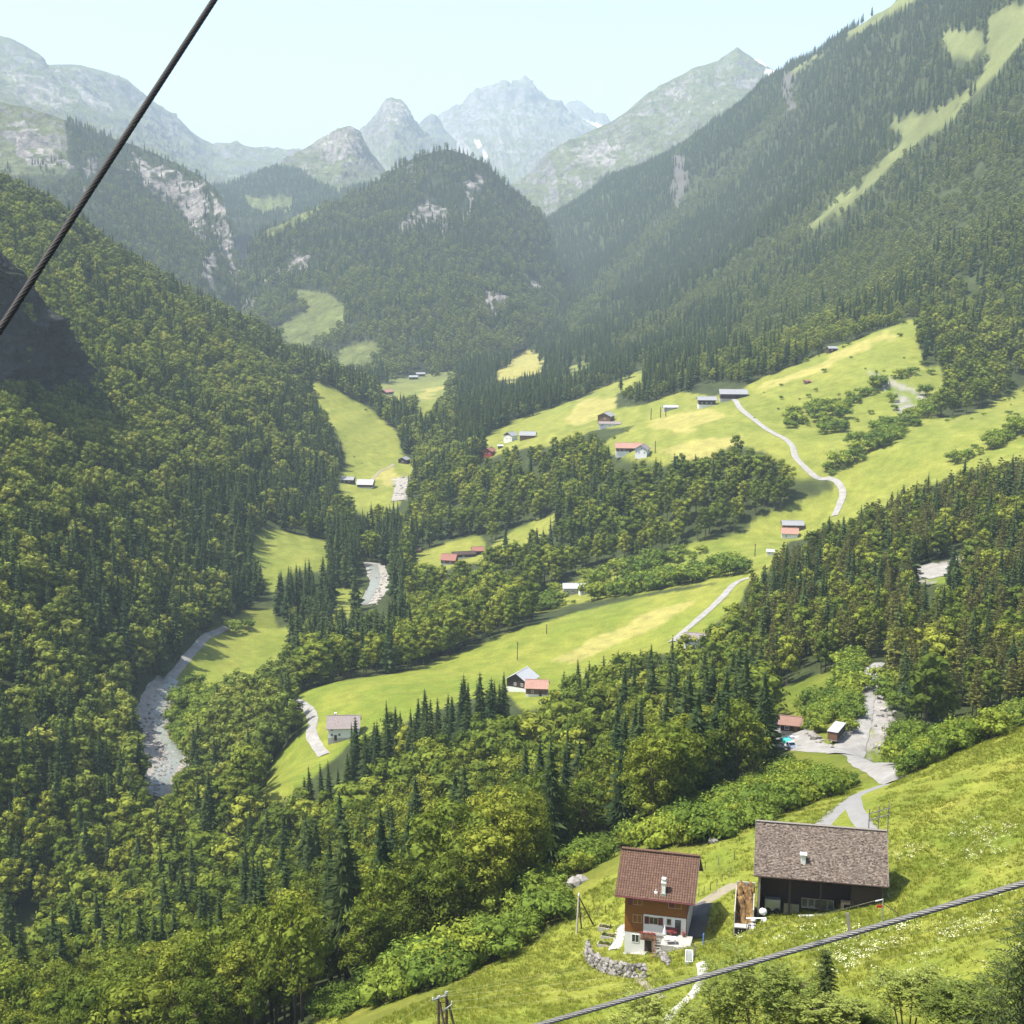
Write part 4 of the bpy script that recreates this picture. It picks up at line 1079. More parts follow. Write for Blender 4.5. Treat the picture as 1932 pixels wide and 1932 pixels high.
single = np.zeros(len(TP), bool)
for kind in ('spruce', 'broad', 'pine', 'shrub'):
    idx = np.where((K == kind) & (TM == 0) & UV_VIS)[0]
    idx = idx[np.argsort(-H[idx] / TR[idx])][:297]
    single[idx] = True
    meshes = [(c.mesh("crown", LEAF[kind]), t.mesh("trunk", BARK[kind], True), h) for (c, t), h in PRO[kind]]
    first = {}
    for i in idx:
        k = random.randrange(len(meshes))
        cm, tm, h0 = meshes[k]
        root = bpy.data.objects.new(NAME[kind], None)
        COL.objects.link(root)
        root.location = TP[i]; s = H[i] / h0
        root.rotation_euler = (random.uniform(-.03, .03), random.uniform(-.03, .03), rot[i])
        root.scale = (s * wid[i], s * wid[i], s)
        root.empty_display_size = .2
        tree_label(root, kind, H[i], wid[i], TU[i], project(TP[i] + np.array([0, 0, H[i] * .6]))[1])
        root["category"] = CAT[kind]; root["group"] = GROUP[kind]
        for pn, pm in (("crown", cm), ("trunk", tm)):
            if k not in first or pn not in first[k]:
                o = bpy.data.objects.new(pn, pm); first.setdefault(k, {})[pn] = o
            else:
                o = first[k][pn].copy()
            COL.objects.link(o); o.parent = root


flush_labels()

# ---- all others: one mass per kind, instanced on points
def mass(name, label, sel, protos):
    idx = np.where(sel)[0]
    if not len(idx): return
    me = bpy.data.meshes.new(name)
    me.vertices.add(len(idx)); me.vertices.foreach_set("co", TP[idx].astype(np.float32).reshape(-1))
    var = RNG.integers(0, len(protos), len(idx)).astype(np.int32)
    hs = np.array([h for _, h in protos])[var]
    s = H[idx] / hs
    sc = np.stack([s * wid[idx], s * wid[idx], s], -1)
    ro = np.stack([RNG.uniform(-.04, .04, len(idx)), RNG.uniform(-.04, .04, len(idx)), rot[idx]], -1)
    me.attributes.new("var", 'INT', 'POINT').data.foreach_set("value", var)
    me.attributes.new("sc", 'FLOAT_VECTOR', 'POINT').data.foreach_set("vector", sc.astype(np.float32).reshape(-1))
    me.attributes.new("ro", 'FLOAT_VECTOR', 'POINT').data.foreach_set("vector", ro.astype(np.float32).reshape(-1))
    o = bpy.data.objects.new(name, me); COL.objects.link(o)
    o["kind"] = "stuff"; o["label"] = label
    ng = bpy.data.node_groups.new(name, 'GeometryNodeTree')
    ng.interface.new_socket("Geometry", in_out='INPUT', socket_type='NodeSocketGeometry')
    ng.interface.new_socket("Geometry", in_out='OUTPUT', socket_type='NodeSocketGeometry')
    N, L = ng.nodes, ng.links
    gi, go = N.new("NodeGroupInput"), N.new("NodeGroupOutput")
    jn = N.new("GeometryNodeJoinGeometry")

    def attr(nm, t):
        a = N.new("GeometryNodeInputNamedAttribute"); a.data_type = t; a.inputs["Name"].default_value = nm
        return a.outputs["Attribute"]
    vs, ss, rs = attr("var", 'INT'), attr("sc", 'FLOAT_VECTOR'), attr("ro", 'FLOAT_VECTOR')
    e2r = N.new("FunctionNodeEulerToRotation"); L.new(rs, e2r.inputs[0])
    for k, (po, h) in enumerate(protos):
        cmp = N.new("FunctionNodeCompare"); cmp.data_type = 'INT'; cmp.operation = 'EQUAL'
        L.new(vs, cmp.inputs[2]); cmp.inputs[3].default_value = k
        ob = N.new("GeometryNodeObjectInfo"); ob.inputs["Object"].default_value = po; ob.inputs["As Instance"].default_value = True
        ip = N.new("GeometryNodeInstanceOnPoints")
        L.new(gi.outputs[0], ip.inputs["Points"]); L.new(cmp.outputs[0], ip.inputs["Selection"]); L.new(ob.outputs["Geometry"], ip.inputs["Instance"])
        L.new(e2r.outputs[0], ip.inputs["Rotation"]); L.new(ss, ip.inputs["Scale"])
        L.new(ip.outputs[0], jn.inputs[0])
    L.new(jn.outputs[0], go.inputs[0])
    md = o.modifiers.new("scatter", 'NODES'); md.node_group = ng
    return o


rest = ~single
FARL = TR > 1400
mass("spruce_forest", "dark spruce forest of the valley and lower slopes", rest & (K == 'spruce') & ~FARL, MASS[('spruce', 1)])
mass("mountain_forest", "blue green conifer forest covering the mountainsides", rest & (K == 'spruce') & FARL, MASS[('spruce', 2)])
mass("leafy_forest", "green leafy wood on the valley terraces", rest & (K == 'broad'), MASS[('broad', 1)])
mass("hillside_forest", "olive leafy wood on the steep left valley side", rest & (K == 'beech') & ~FARL, MASS[('beech', 1)])
mass("mountainside_forest", "hazy leafy wood high on the mountainsides", rest & (K == 'beech') & FARL, MASS[('beech', 2)])
mass("pine_forest", "olive pine wood on the right hill", rest & (K == 'pine'), MASS[('pine', 1)])
mass("shrubbery", "bushes in hedges and pastures of the valley", rest & (K == 'shrub'), MASS[('shrub', 1)])
# ------------------------------------------------------------------ things
def thing(name, label, cat, loc=(0, 0, 0), yaw=0.0, group=None):
    o = bpy.data.objects.new(name, None); COL.objects.link(o)
    o.location = loc; o.rotation_euler = (0, 0, math.radians(yaw)); o.empty_display_size = .5
    o["label"] = label; o["category"] = cat
    if group: o["group"] = group
    return o


def tagm(o, label, cat, group=None):
    o["label"] = label; o["category"] = cat
    if group: o["group"] = group
    return o


def island_mat(name, c1, c2, rough=0.9, var=.3, fine=8.0):
    m = bpy.data.materials.new(name); m.use_nodes = True
    nt = m.node_tree; N = nt.nodes; L = nt.links; b = N["Principled BSDF"]
    b.inputs["Roughness"].default_value = rough; b.inputs["Specular IOR Level"].default_value = .2
    ge = N.new("ShaderNodeNewGeometry"); oi = N.new("ShaderNodeObjectInfo")
    ad = N.new("ShaderNodeMath"); ad.operation = 'ADD'; L.new(ge.outputs["Random Per Island"], ad.inputs[0]); L.new(oi.outputs["Random"], ad.inputs[1])
    fr = N.new("ShaderNodeMath"); fr.operation = 'FRACT'; L.new(ad.outputs[0], fr.inputs[0])
    mx = N.new("ShaderNodeMix"); mx.data_type = 'RGBA'; mx.inputs[6].default_value = (*c1, 1); mx.inputs[7].default_value = (*c2, 1)
    L.new(fr.outputs[0], mx.inputs[0])
    tc = N.new("ShaderNodeTexCoord"); no = N.new("ShaderNodeTexNoise"); no.inputs["Scale"].default_value = fine; no.inputs["Detail"].default_value = 5
    L.new(tc.outputs["Object"], no.inputs["Vector"])
    mr = N.new("ShaderNodeMapRange"); mr.inputs[1].default_value = .3; mr.inputs[2].default_value = .7; mr.inputs[3].default_value = 1 - var; mr.inputs[4].default_value = 1 + var
    L.new(no.outputs["Fac"], mr.inputs[0])
    sc = N.new("ShaderNodeVectorMath"); sc.operation = 'SCALE'; L.new(mx.outputs[2], sc.inputs[0]); L.new(mr.outputs[0], sc.inputs["Scale"])
    L.new(sc.outputs[0], b.inputs["Base Color"])
    return m


M_TILE = island_mat("red_brown_roof_tiles", (0.074, 0.038, 0.025), (0.108, 0.058, 0.038), .6, .15)
M_TILE_BASE = mat("roof_board", (0.13, 0.06, 0.045), .8)
M_SHINGLE = island_mat("weathered_shingles", (0.075, 0.056, 0.045), (0.175, 0.142, 0.120), .85, .3, 3.0)
M_ORANGE = mat("orange_brown_timber", (0.185, 0.070, 0.014), .7, .18, 5.0, stretch=(.3, .3, 6), bump=.2)
M_DARKWOOD = mat("old_dark_wood", (0.050, 0.032, 0.026), .9, .35, 6.0, stretch=(6, 6, .3))
M_BROWNWOOD = mat("brown_wood", (0.14, 0.075, 0.045), .85, .3, 6.0, stretch=(6, 6, .3))
M_GREYWOOD = mat("silver_grey_wood", (0.20, 0.18, 0.16), .9, .25, 8.0, stretch=(5, 5, .4))
M_WHITE = mat("white_render", (0.62, 0.62, 0.60), .85, .06, 1.5)
M_CONC = mat("pale_concrete", (0.34, 0.325, 0.30), .9, .14, 1.2)
M_GLASS = mat("window_glass", (0.03, 0.035, 0.04), .08, spec=.6)
M_BURG = mat("burgundy_paint", (0.115, 0.028, 0.035), .6)
M_FRAME = mat("window_frame_wood", (0.36, 0.27, 0.16), .6)
M_DARK = mat("dark_interior", (0.015, 0.012, 0.012), .95)
M_ROOFG = mat("grey_sheet_roof", (0.21, 0.215, 0.225), .55, .10, .6, stretch=(3, .4, 1))
M_ROOFW = mat("white_sheet_roof", (0.34, 0.35, 0.37), .5, .06, .6, stretch=(3, .4, 1))
M_ROOFR = mat("pale_red_tiles", (0.215, 0.095, 0.072), .75, .18, 2.0)
M_ROOFP = mat("salmon_roof", (0.275, 0.155, 0.12), .75, .15, 1.0)
M_ROOFB = mat("brown_sheet_roof", (0.20, 0.115, 0.09), .7, .15, 1.5)
M_ROOFGP = mat("weathered_grey_roof", (0.19, 0.16, 0.155), .8, .2, 1.5)
M_REDWALL = mat("red_painted_wood", (0.33, 0.04, 0.04), .7)
M_ASPH = mat("grey_asphalt", (0.19, 0.187, 0.183), .9, .10, .5, base2=None)
M_ASPH_SHADE = mat("shaded_asphalt", (0.075, 0.073, 0.072), .9, .2, .8)  # asphalt with the farmhouse's shade put into its colour
M_ROADW = mat("pale_gravel_road", (0.225, 0.217, 0.205), .95, .25, .35)
M_TRACK = mat("dusty_track", (0.21, 0.185, 0.135), .95, .18, .4)
M_STONE = island_mat("limestone", (0.115, 0.105, 0.095), (0.26, 0.245, 0.23), .95, .25, 3.0)
M_STEEL = mat("galvanised_steel", (0.42, 0.43, 0.44), .45, metal=.7)
M_POLE = mat("tarred_pole", (0.085, 0.055, 0.045), .9, .3, 3.0, stretch=(1, 1, .2))
M_POLEG = mat("grey_pole", (0.42, 0.38, 0.33), .9, .25, 3.0, stretch=(1, 1, .2))
M_TEAL = mat("teal_tarpaulin", (0.06, 0.42, 0.36), .6)
M_SHEETW = mat("white_sheeting", (0.58, 0.59, 0.61), .6)
M_WHITECAR = mat("white_car_paint", (0.75, 0.77, 0.80), .3, spec=.5)
M_TYRE = mat("rubber", (0.02, 0.02, 0.02), .9)
M_RED = mat("red_paint", (0.5, 0.03, 0.025), .5)
M_BLUE = mat("blue_plastic", (0.10, 0.18, 0.42), .5)
M_FLOWER = island_mat("red_flowers", (0.26, 0.02, 0.03), (0.36, 0.09, 0.05), .8)
M_WFLOWER = island_mat("white_flower_heads", (0.42, 0.43, 0.24), (0.60, 0.60, 0.42), .9)
M_MANURE = mat("straw_and_dung", (0.045, 0.024, 0.013), .95, .5, 1.1, bump=.8, base2=(0.25, 0.155, 0.06))
M_WATER = mat("stream_water", (0.19, 0.205, 0.185), .35, .2, .6, spec=.5, bump=.3)
M_GRAVEL = mat("river_gravel", (0.235, 0.220, 0.200), .95, .3, .5)


def rock_mesh(name, R, m):
    bm = bmesh.new()
    bmesh.ops.create_icosphere(bm, subdivisions=1, radius=1)
    for v in bm.verts:
        v.co *= R.uniform(.72, 1.2)
    me = bpy.data.meshes.new(name); bm.to_mesh(me); bm.free(); me.materials.append(m)
    return me


ROCKS = [rock_mesh("stone", R_, M_STONE) for _ in range(7)]


def roof_mesh(W, D, pitch, over, gover, z, th=.18):
    """two sloping slabs, wall plate at z; returns builder and ridge height"""
    b = MB()
    t = math.tan(math.radians(pitch)); h2 = D / 2 + over
    zr = z + D / 2 * t
    x0, x1 = -gover, W + gover
    for s in (-1, 1):
        yo = D / 2 + s * h2; ze = z - over * t
        ym = D / 2 + s * .004
        vs = [(x0, yo, ze), (x1, yo, ze), (x1, ym, zr), (x0, ym, zr)]
        tp = [(x, y, q + th) for x, y, q in vs]
        b.add(vs + tp, [(0, 3, 2, 1), (4, 5, 6, 7), (0, 1, 5, 4), (1, 2, 6, 5), (2, 3, 7, 6), (3, 0, 4, 7)] if s < 0 else [(0, 1, 2, 3), (7, 6, 5, 4), (4, 5, 1, 0), (5, 6, 2, 1), (6, 7, 3, 2), (7, 4, 0, 3)])
    return b, zr


def body_mesh(W, D, z, zr, low=-2.5):
    b = MB()
    vs = [(0, 0, low), (W, 0, low), (W, D, low), (0, D, low), (0, 0, z), (W, 0, z), (W, D, z), (0, D, z), (0, D / 2, zr), (W, D / 2, zr)]
    b.add(vs, [(0, 1, 5, 4), (1, 2, 6, 9, 5), (2, 3, 7, 6), (3, 0, 4, 8, 7), (4, 5, 9, 8), (6, 7, 8, 9)])
    return b


def window(root, face, a, z, w, h, W, D, shutters=None, cross=True, deep=.05, frame=None, fw=.055):
    """window on a wall; face front (y=0), right (x=W), left (x=0); a is the left edge along the wall"""
    if face == 'front':
        M = Matrix.Translation((a, 0, z))
    elif face == 'right':
        M = Matrix.Translation((W, a, z)) @ Matrix.Rotation(math.pi / 2, 4, 'Z')
    else:
        M = Matrix.Translation((0, a + w, z)) @ Matrix.Rotation(-math.pi / 2, 4, 'Z')
    f = MB()
    y0, y1 = -deep, -.003
    for lo, hi in (((0, y0, 0), (w, y1, fw)), ((0, y0, h - fw), (w, y1, h)), ((0, y0, fw), (fw, y1, h - fw)), ((w - fw, y0, fw), (w, y1, h - fw))):
        f.box(lo, hi, 0, M)
    if cross:
        f.box((w / 2 - .03, y0 + .005, fw), (w / 2 + .03, y1 - .004, h - fw), 0, M)
    fo = f.obj("window", frame or M_FRAME, root)
    g = MB(); g.box((fw + .001, -.02, fw + .001), (w - fw - .001, -.006, h - fw - .001), 0, M)
    g.obj("pane", M_GLASS, fo)
    if shutters:
        for s in (0, 1):
            x = -.62 if s == 0 else w + .04
            sb = MB(); sb.box((x, -.07, -.02), (x + .58, -.012, h + .02), 0, M)
            for q in range(6):
                sb.box((x + .06, -.085, .06 + q * (h - .1) / 6), (x + .52, -.0705, .06 + (q + .6) * (h - .1) / 6), 0, M)
            sb.obj("shutter", shutters, root)
    return fo


def simple_house(name, label, cat, u, v, W, D, H, pitch, yaw, roofm, wallm, plinth=None, ph=0.0, over=.6, gover=.6, windows=(), door=None, chimney=None, gable=None, r=None, group=None, loc=None, sink=0.0):
    """(u, v) is the spot where the middle of the front wall meets the ground"""
    p = Vector(loc) if loc is not None else hit(u, v)
    a = math.radians(yaw)
    org = p - Vector((math.cos(a) * W / 2, math.sin(a) * W / 2, sink))
    root = thing(name, label, cat, org, yaw, group)
    rb, zr = roof_mesh(W, D, pitch, over, gover, H)
    body_mesh(W, D, H - .02, zr - .04).obj("wall", wallm, root)
    if plinth is not None:
        b = MB(); b.box((-.05, -.05, -3), (W + .05, D + .05, ph)); b.obj("plinth", plinth, root)
    ro = rb.obj("roof", roofm, root)
    c = MB(); c.beam((-gover - .03, D / 2, zr + .20), (W + gover + .03, D / 2, zr + .20), .36, .10); c.obj("ridge_cap", roofm, ro)
    if gable is not None:
        g = MB()
        for x0, x1 in ((-.04, -.004), (W + .004, W + .04)):
            vs = [(x0, .2, H), (x0, D - .2, H), (x0, D / 2, zr - .15), (x1, .2, H), (x1, D - .2, H), (x1, D / 2, zr - .15)]
            g.add(vs, [(0, 2, 1), (3, 4, 5), (0, 1, 4, 3), (1, 2, 5, 4), (2, 0, 3, 5)])
        g.obj("gable_boarding", gable, root)
    for face, a0, z, w, h in windows:
        window(root, face, a0, z, w, h, W, D, deep=.12, frame=M_WHITE, fw=.12)
    if door:
        a0, w, h, dm = door
        b = MB(); b.box((a0, -.08, 0), (a0 + w, -.004, h)); do = b.obj("door", dm, root)
        k = MB(); k.box((a0 + w * .8, -.14, h * .48), (a0 + w * .88, -.081, h * .53)); k.obj("handle", M_STEEL, do)
    if chimney:
        x, y = chimney
        t = math.tan(math.radians(pitch)); zz = zr - abs(y - D / 2) * t
        b = MB(); b.box((x - .35, y - .35, zz - .4), (x + .35, y + .35, zz + 1.3)); b.box((x - .45, y - .45, zz + 1.3), (x + .45, y + .45, zz + 1.45))
        b.obj("chimney", M_WHITE, ro)
    return root


# ---- roads, tracks and water: strips laid on the ground
def strip(name, pix, width, m, lift=.10, step=2.5, kind="structure", edge=None, label=None):
    pts3 = [hit(u, v) for u, v in pix]
    P2 = [Vector((p.x, p.y)) for p in pts3]
    dense = []
    for i in range(len(P2) - 1):
        p0, p1, p2, p3 = P2[max(i - 1, 0)], P2[i], P2[i + 1], P2[min(i + 2, len(P2) - 1)]
        n = max(2, int((p2 - p1).length / step))
        for k in range(n):
            t = k / n
            dense.append(.5 * ((2 * p1) + (p2 - p0) * t + (2 * p0 - 5 * p1 + 4 * p2 - p3) * t * t + (3 * p1 - p0 - 3 * p2 + p3) * t ** 3))
    dense.append(P2[-1])
    w0 = width if not callable(width) else width(0)
    b = MB(); n = len(dense); vs = []; nx = max(5, int(w0 / 1.3))
    for i, p in enumerate(dense):
        t = (dense[min(i + 1, n - 1)] - dense[max(i - 1, 0)]).normalized()
        s = Vector((t.y, -t.x))
        w = width if not callable(width) else width(i / max(n - 1, 1))
        w *= 1 + .05 * math.sin(i * 1.7) + .04 * math.sin(i * .63)
        for k in range(nx):
            q = p + s * w * (k / (nx - 1) - .5)
            z = float(ground_z(np.array(q.x), np.array(q.y)))
            vs.append((q.x, q.y, z + lift - (min(.2, lift * .9) if k in (0, nx - 1) else 0)))
    fs = [(i * nx + k, i * nx + k + 1, (i + 1) * nx + k + 1, (i + 1) * nx + k) for i in range(n - 1) for k in range(nx - 1)]
    b.add(vs, fs)
    o = b.obj(name, m, smooth=True); o["kind"] = kind
    if label: o["label"] = label
    return o


strip("road", [(1538, 1572), (1560, 1548), (1585, 1524), (1612, 1503), (1642, 1490), (1668, 1481)], 2.5, M_ASPH)
strip("road", [(1660, 1592), (1642, 1570), (1625, 1548), (1612, 1525), (1608, 1506)], 2.8, M_ASPH, .13)
strip("road", [(1690, 1474), (1676, 1463), (1655, 1446), (1625, 1432), (1590, 1420), (1550, 1412), (1515, 1405), (1490, 1392), (1470, 1375)], lambda t: 4.2 + 4 * min(1, t * 3), M_ROADW, .25)
strip("road", [(1592, 1424), (1610, 1392), (1622, 1350), (1632, 1312), (1637, 1285), (1645, 1264), (1656, 1252)], lambda t: 7.5 - 3 * t, M_ROADW, .35)
strip("road", [(1268, 1212), (1290, 1192), (1325, 1162), (1360, 1130), (1388, 1100), (1412, 1091)], 4.0, M_ROADW, .4)
strip("road", [(548, 1325), (566, 1328), (583, 1340), (591, 1360), (587, 1382), (597, 1405), (612, 1425)], 3.9, M_ROADW, .35)
strip("road", [(1372, 752), (1388, 757), (1396, 770), (1420, 790), (1455, 815), (1480, 828), (1495, 843), (1503, 866), (1532, 895), (1548, 904), (1562, 903)], 3.7, M_ROADW, .5)
strip("road", [(1558, 902), (1578, 908), (1590, 928), (1585, 950), (1574, 974)], 4.0, M_ROADW, .45)
strip("path", [(312, 1290), (340, 1258), (370, 1222), (395, 1198), (428, 1183)], 4.0, M_ROADW, .3)
strip("path", [(1318, 1710), (1345, 1692), (1372, 1676), (1388, 1668)], 2.2, M_TRACK, .12)
strip("path", [(1322, 1816), (1326, 1838), (1310, 1872), (1268, 1912), (1240, 1945)], 1.1, M_CONC, .10)
strip("path", [(1196, 1838), (1222, 1862), (1250, 1884)], .9, M_TRACK, .10)
strip("path", [(698, 908), (716, 890), (735, 882), (742, 876)], 3.0, M_TRACK, .3)
strip("river_gravel", [(285, 1500), (296, 1465), (312, 1430), (290, 1400), (283, 1370), (288, 1345), (300, 1318), (322, 1288)], lambda t: 19 - 7 * t, M_GRAVEL, .25)
strip("river", [(292, 1498), (302, 1470), (330, 1425), (312, 1402), (300, 1380), (296, 1350), (306, 1320), (328, 1282)], lambda t: 7.0 - 2 * t, M_WATER, .5)
strip("river_gravel", [(705, 1062), (712, 1082), (722, 1105), (706, 1125), (690, 1142)], 13, M_GRAVEL, .35)
strip("river", [(703, 1066), (708, 1086), (704, 1108), (694, 1126), (684, 1142)], 6, M_WATER, .7)
strip("river_gravel", [(762, 905), (756, 925), (752, 945)], 11, M_GRAVEL, .5)
strip("yard", [(1722, 1086), (1745, 1080), (1768, 1076), (1790, 1068)], 22, M_ROADW, .4)
strip("yard", [(1470, 1372), (1486, 1380), (1505, 1392), (1530, 1402)], 8, M_ROADW, .2)

# ------------------------------------------------------------------ farmhouse
F0 = Vector(world_at(1178, 1793, 158.5)); FYAW = -14.0
fh = thing("farmhouse", "three storey farmhouse with red brown tiled roof and orange timber front above white walls", "house", F0, FYAW)
W, D, ZP, PT = 7.7, 7.6, 8.60, 40.0
T = math.tan(math.radians(PT)); OV, GO = 1.0, 1.15
ZR = ZP + D / 2 * T
b = MB(); b.box((0, 0, -2.5), (W, D, 2.65)); b.obj("basement_wall", M_WHITE, fh)
b = body_mesh(W, D, ZP, ZR - .05, 2.652); b.obj("timber_wall", M_ORANGE, fh)
b = MB(); b.box((2.37, -.10, 2.66), (W + .02, -.004, 5.30)); b.obj("white_wall_panel", M_WHITE, fh)
b = MB(); b.box((W + .004, .0, 2.66), (W + .05, D, 5.0)); b.obj("white_side_wall", M_WHITE, fh)
for k in range(7):       # horizontal timber courses
    b = MB(); b.box((-.03, -.03, 5.36 + k * .42), (W + .03, -.002, 5.36 + k * .42 + .40)); b.obj("plank", M_ORANGE, fh)
for k in range(6):
    b = MB(); b.box((-.03, -.03, 2.70 + k * .44), (2.34, -.002, 2.70 + k * .44 + .42)); b.obj("plank", M_ORANGE, fh)
rb, _ = roof_mesh(W, D, PT, OV, GO, ZP, .14)
rf = rb.obj("roof", M_TILE_BASE, fh)
tb = MB()
rowp = .345; nrow = int((D / 2 + OV) / math.cos(math.radians(PT)) / rowp); ncol = 31; cw = (W + 2 * GO) / ncol
cs, sn = math.cos(math.radians(PT)), math.sin(math.radians(PT))
for side in (-1, 1):
    for i in range(nrow + 1):
        d0 = i * rowp; d1 = d0 + rowp * 1.18
        for j in range(ncol):
            x0 = -GO + j * cw + .012; x1 = x0 + cw - .02; xm = (x0 + x1) / 2
            up = R_.uniform(-.008, .008)
            def tp(x, d, h):
                return (x, D / 2 + side * (D / 2 + OV - d * cs) - (0) + side * h * sn, ZP - OV * T + d * sn + .15 + h * cs)
            q = [tp(x0, d0, .055 + up), tp(xm, d0, .10 + up), tp(x1, d0, .055 + up), tp(x1, d1, .012), tp(xm, d1, .05), tp(x0, d1, .012), tp(x0, d0, .0), tp(x1, d0, .0)]
            tb.add(q, [(0, 1, 4, 5), (1, 2, 3, 4), (6, 7, 2, 1, 0)] if side < 0 else [(5, 4, 1, 0), (4, 3, 2, 1), (0, 1, 2, 7, 6)])
to = tb.obj("roof_tiles", M_TILE, rf); to["kind"] = "stuff"
b = MB(); b.tube([(-GO - .02, D / 2, ZR + .22), (W + GO + .02, D / 2, ZR + .22)], [.14, .14], 8); b.obj("ridge_tiles", M_TILE, rf)
b = MB(); b.tube([(-GO, -OV - .08, ZP - OV * T + .08), (W + GO, -OV - .08, ZP - OV * T + .08)], [.08, .08], 6); b.obj("gutter", M_BURG, rf)
b = MB(); b.tube([(W + .1, -.12, ZP - .6), (W + .1, -.12, 3.1)], [.05, .05], 6); b.obj("downpipe", M_BURG, fh)
for sx in (-GO - .03, W + GO + .001):
    b = MB()
    for s in (-1, 1):
        b.beam((sx + .015, D / 2 + s * (D / 2 + OV), ZP - OV * T + .06), (sx + .015, D / 2 + s * .05, ZR + .05), .03, .30)
    b.obj("bargeboard", M_GREYWOOD if sx > 0 else M_BROWNWOOD, rf)
cz = ZP - OV * T + .18 * 4.05
b = MB(); b.box((4.62, -.45, cz - .3), (5.08, .05, cz + 1.45)); b.box((4.54, -.53, cz + 1.45), (5.16, .13, cz + 1.56)); b.box((4.66, -.40, cz + 1.56), (5.04, 0, cz + 1.95)); b.box((4.58, -.48, cz + 1.95), (5.12, .08, cz + 2.06))
ch = b.obj("chimney", M_WHITE, rf)
b = MB(); b.box((4.50, -.62, cz - .28), (5.20, -.46, cz + .14)); b.obj("flashing", M_STEEL, ch)
b = MB(); b.box((3.70, -.50, cz - .2), (4.10, -.15, cz + .16)); b.tube([(3.9, -.32, cz + .1), (3.9, -.32, cz + .5)], [.06, .06], 6); b.obj("roof_vent", M_SHEETW, rf)
window(fh, 'front', 1.0, 6.42, 1.15, .85, W, D, cross=True)
b = MB(); b.box((.38, -.09, 6.40), (.96, -.034, 7.28)); b.obj("shutter", M_BURG, fh)
window(fh, 'front', 5.45, 6.52, 1.65, .85, W, D)
b = MB(); b.box((5.52, -.075, 6.60), (6.26, -.052, 7.30)); b.obj("shutter", M_BURG, fh)
window(fh, 'front', 1.0, 4.02, 1.15, 1.1, W, D, frame=M_FRAME)
window(fh, 'front', .9, 1.3, .95, 1.1, W, D, frame=M_WHITE)
for (x, z, w, h, sh) in ((3.12, 4.12, 1.1, .95, M_BURG), (5.3, 4.25, .58, .85, None)):
    o = window(fh, 'front', x, z, w, h, W, D, shutters=sh, cross=sh is not None, frame=M_FRAME)
    for q in [o] + [c for c in fh.children if c.name.startswith("shutter") and sh and c.location.length == 0 and c.matrix_local == o.matrix_local and abs(c.data.vertices[0].co.z - z) < .2]:
        q.location.y -= .10
b = MB(); b.box((6.35, -.15, 3.12), (7.10, -.101, 5.10)); do = b.obj("door", M_DARKWOOD, fh)
b = MB(); b.box((6.47, -.17, 4.1), (6.98, -.151, 4.95)); b.obj("door_glass", M_GLASS, do)
b = MB()
for lo, hi in (((6.25, -.16, 3.12), (6.345, -.102, 5.2)), ((7.105, -.16, 3.12), (7.2, -.102, 5.2)), ((6.346, -.16, 5.105), (7.104, -.102, 5.2))):
    b.box(lo, hi)
b.obj("door_frame", M_WHITE, fh)
b = MB(); b.box((2.55, -.06, -.1), (3.42, -.004, 2.15)); b.obj("basement_door", M_DARKWOOD, fh)
# balcony with flower boxes over the basement door
bal = MB(); bal.box((2.15, -1.3, 2.45), (4.1, -.12, 2.58)); bo = bal.obj("balcony", M_BROWNWOOD, fh)
for k in range(12):
    b = MB(); x = 2.2 + k * .165; b.box((x, -1.29, 2.585), (x + .10, -1.25, 3.34)); b.obj("baluster", M_BROWNWOOD, bo)
b = MB(); b.box((2.15, -1.32, 3.345), (4.1, -1.22, 3.43)); b.obj("handrail", M_BROWNWOOD, bo)
fl = MB()
for k in range(110):
    x, y, z = R_.uniform(2.1, 4.1), R_.uniform(-1.5, -1.25), R_.uniform(3.3, 3.62)
    s = R_.uniform(.04, .09); fl.add([(x - s, y, z), (x, y - s, z + s), (x + s, y, z), (x, y + s, z + s)], [(0, 1, 2, 3)])
fo = fl.obj("flowers", M_FLOWER, bo); fo["kind"] = "stuff"
# stairs from the terrace down to the basement
st = MB()
for k in range(10):
    st.box((4.15 - k * .02, -1.5 - k * .28, 2.5 - k * .25), (4.95 - k * .02, -1.25 - k * .28, 2.56 - k * .25))
so_ = st.obj("stairs", M_GREYWOOD, fh)
for x in (4.08, 5.0):
    b = MB(); b.beam((x, -1.2, 2.3), (x - .2, -4.2, -.4), .06, .22); b.beam((x, -1.2, 3.35), (x - .2, -4.2, .55), .06, .08)
    for k in range(4): b.beam((x - k * .06, -1.3 - k * .9, 2.2 - k * .8), (x - k * .06, -1.3 - k * .9, 3.25 - k * .85), .05)
    b.obj("stair_rail", M_ORANGE, so_)
# terrace
b = MB(); b.box((4.98, -3.1, -1.5), (8.6, -.16, 3.08)); b.obj("terrace", M_CONC, fh)


def world_of(root, p):
    return Matrix.LocRotScale(root.location, root.rotation_euler, None) @ Vector(p)


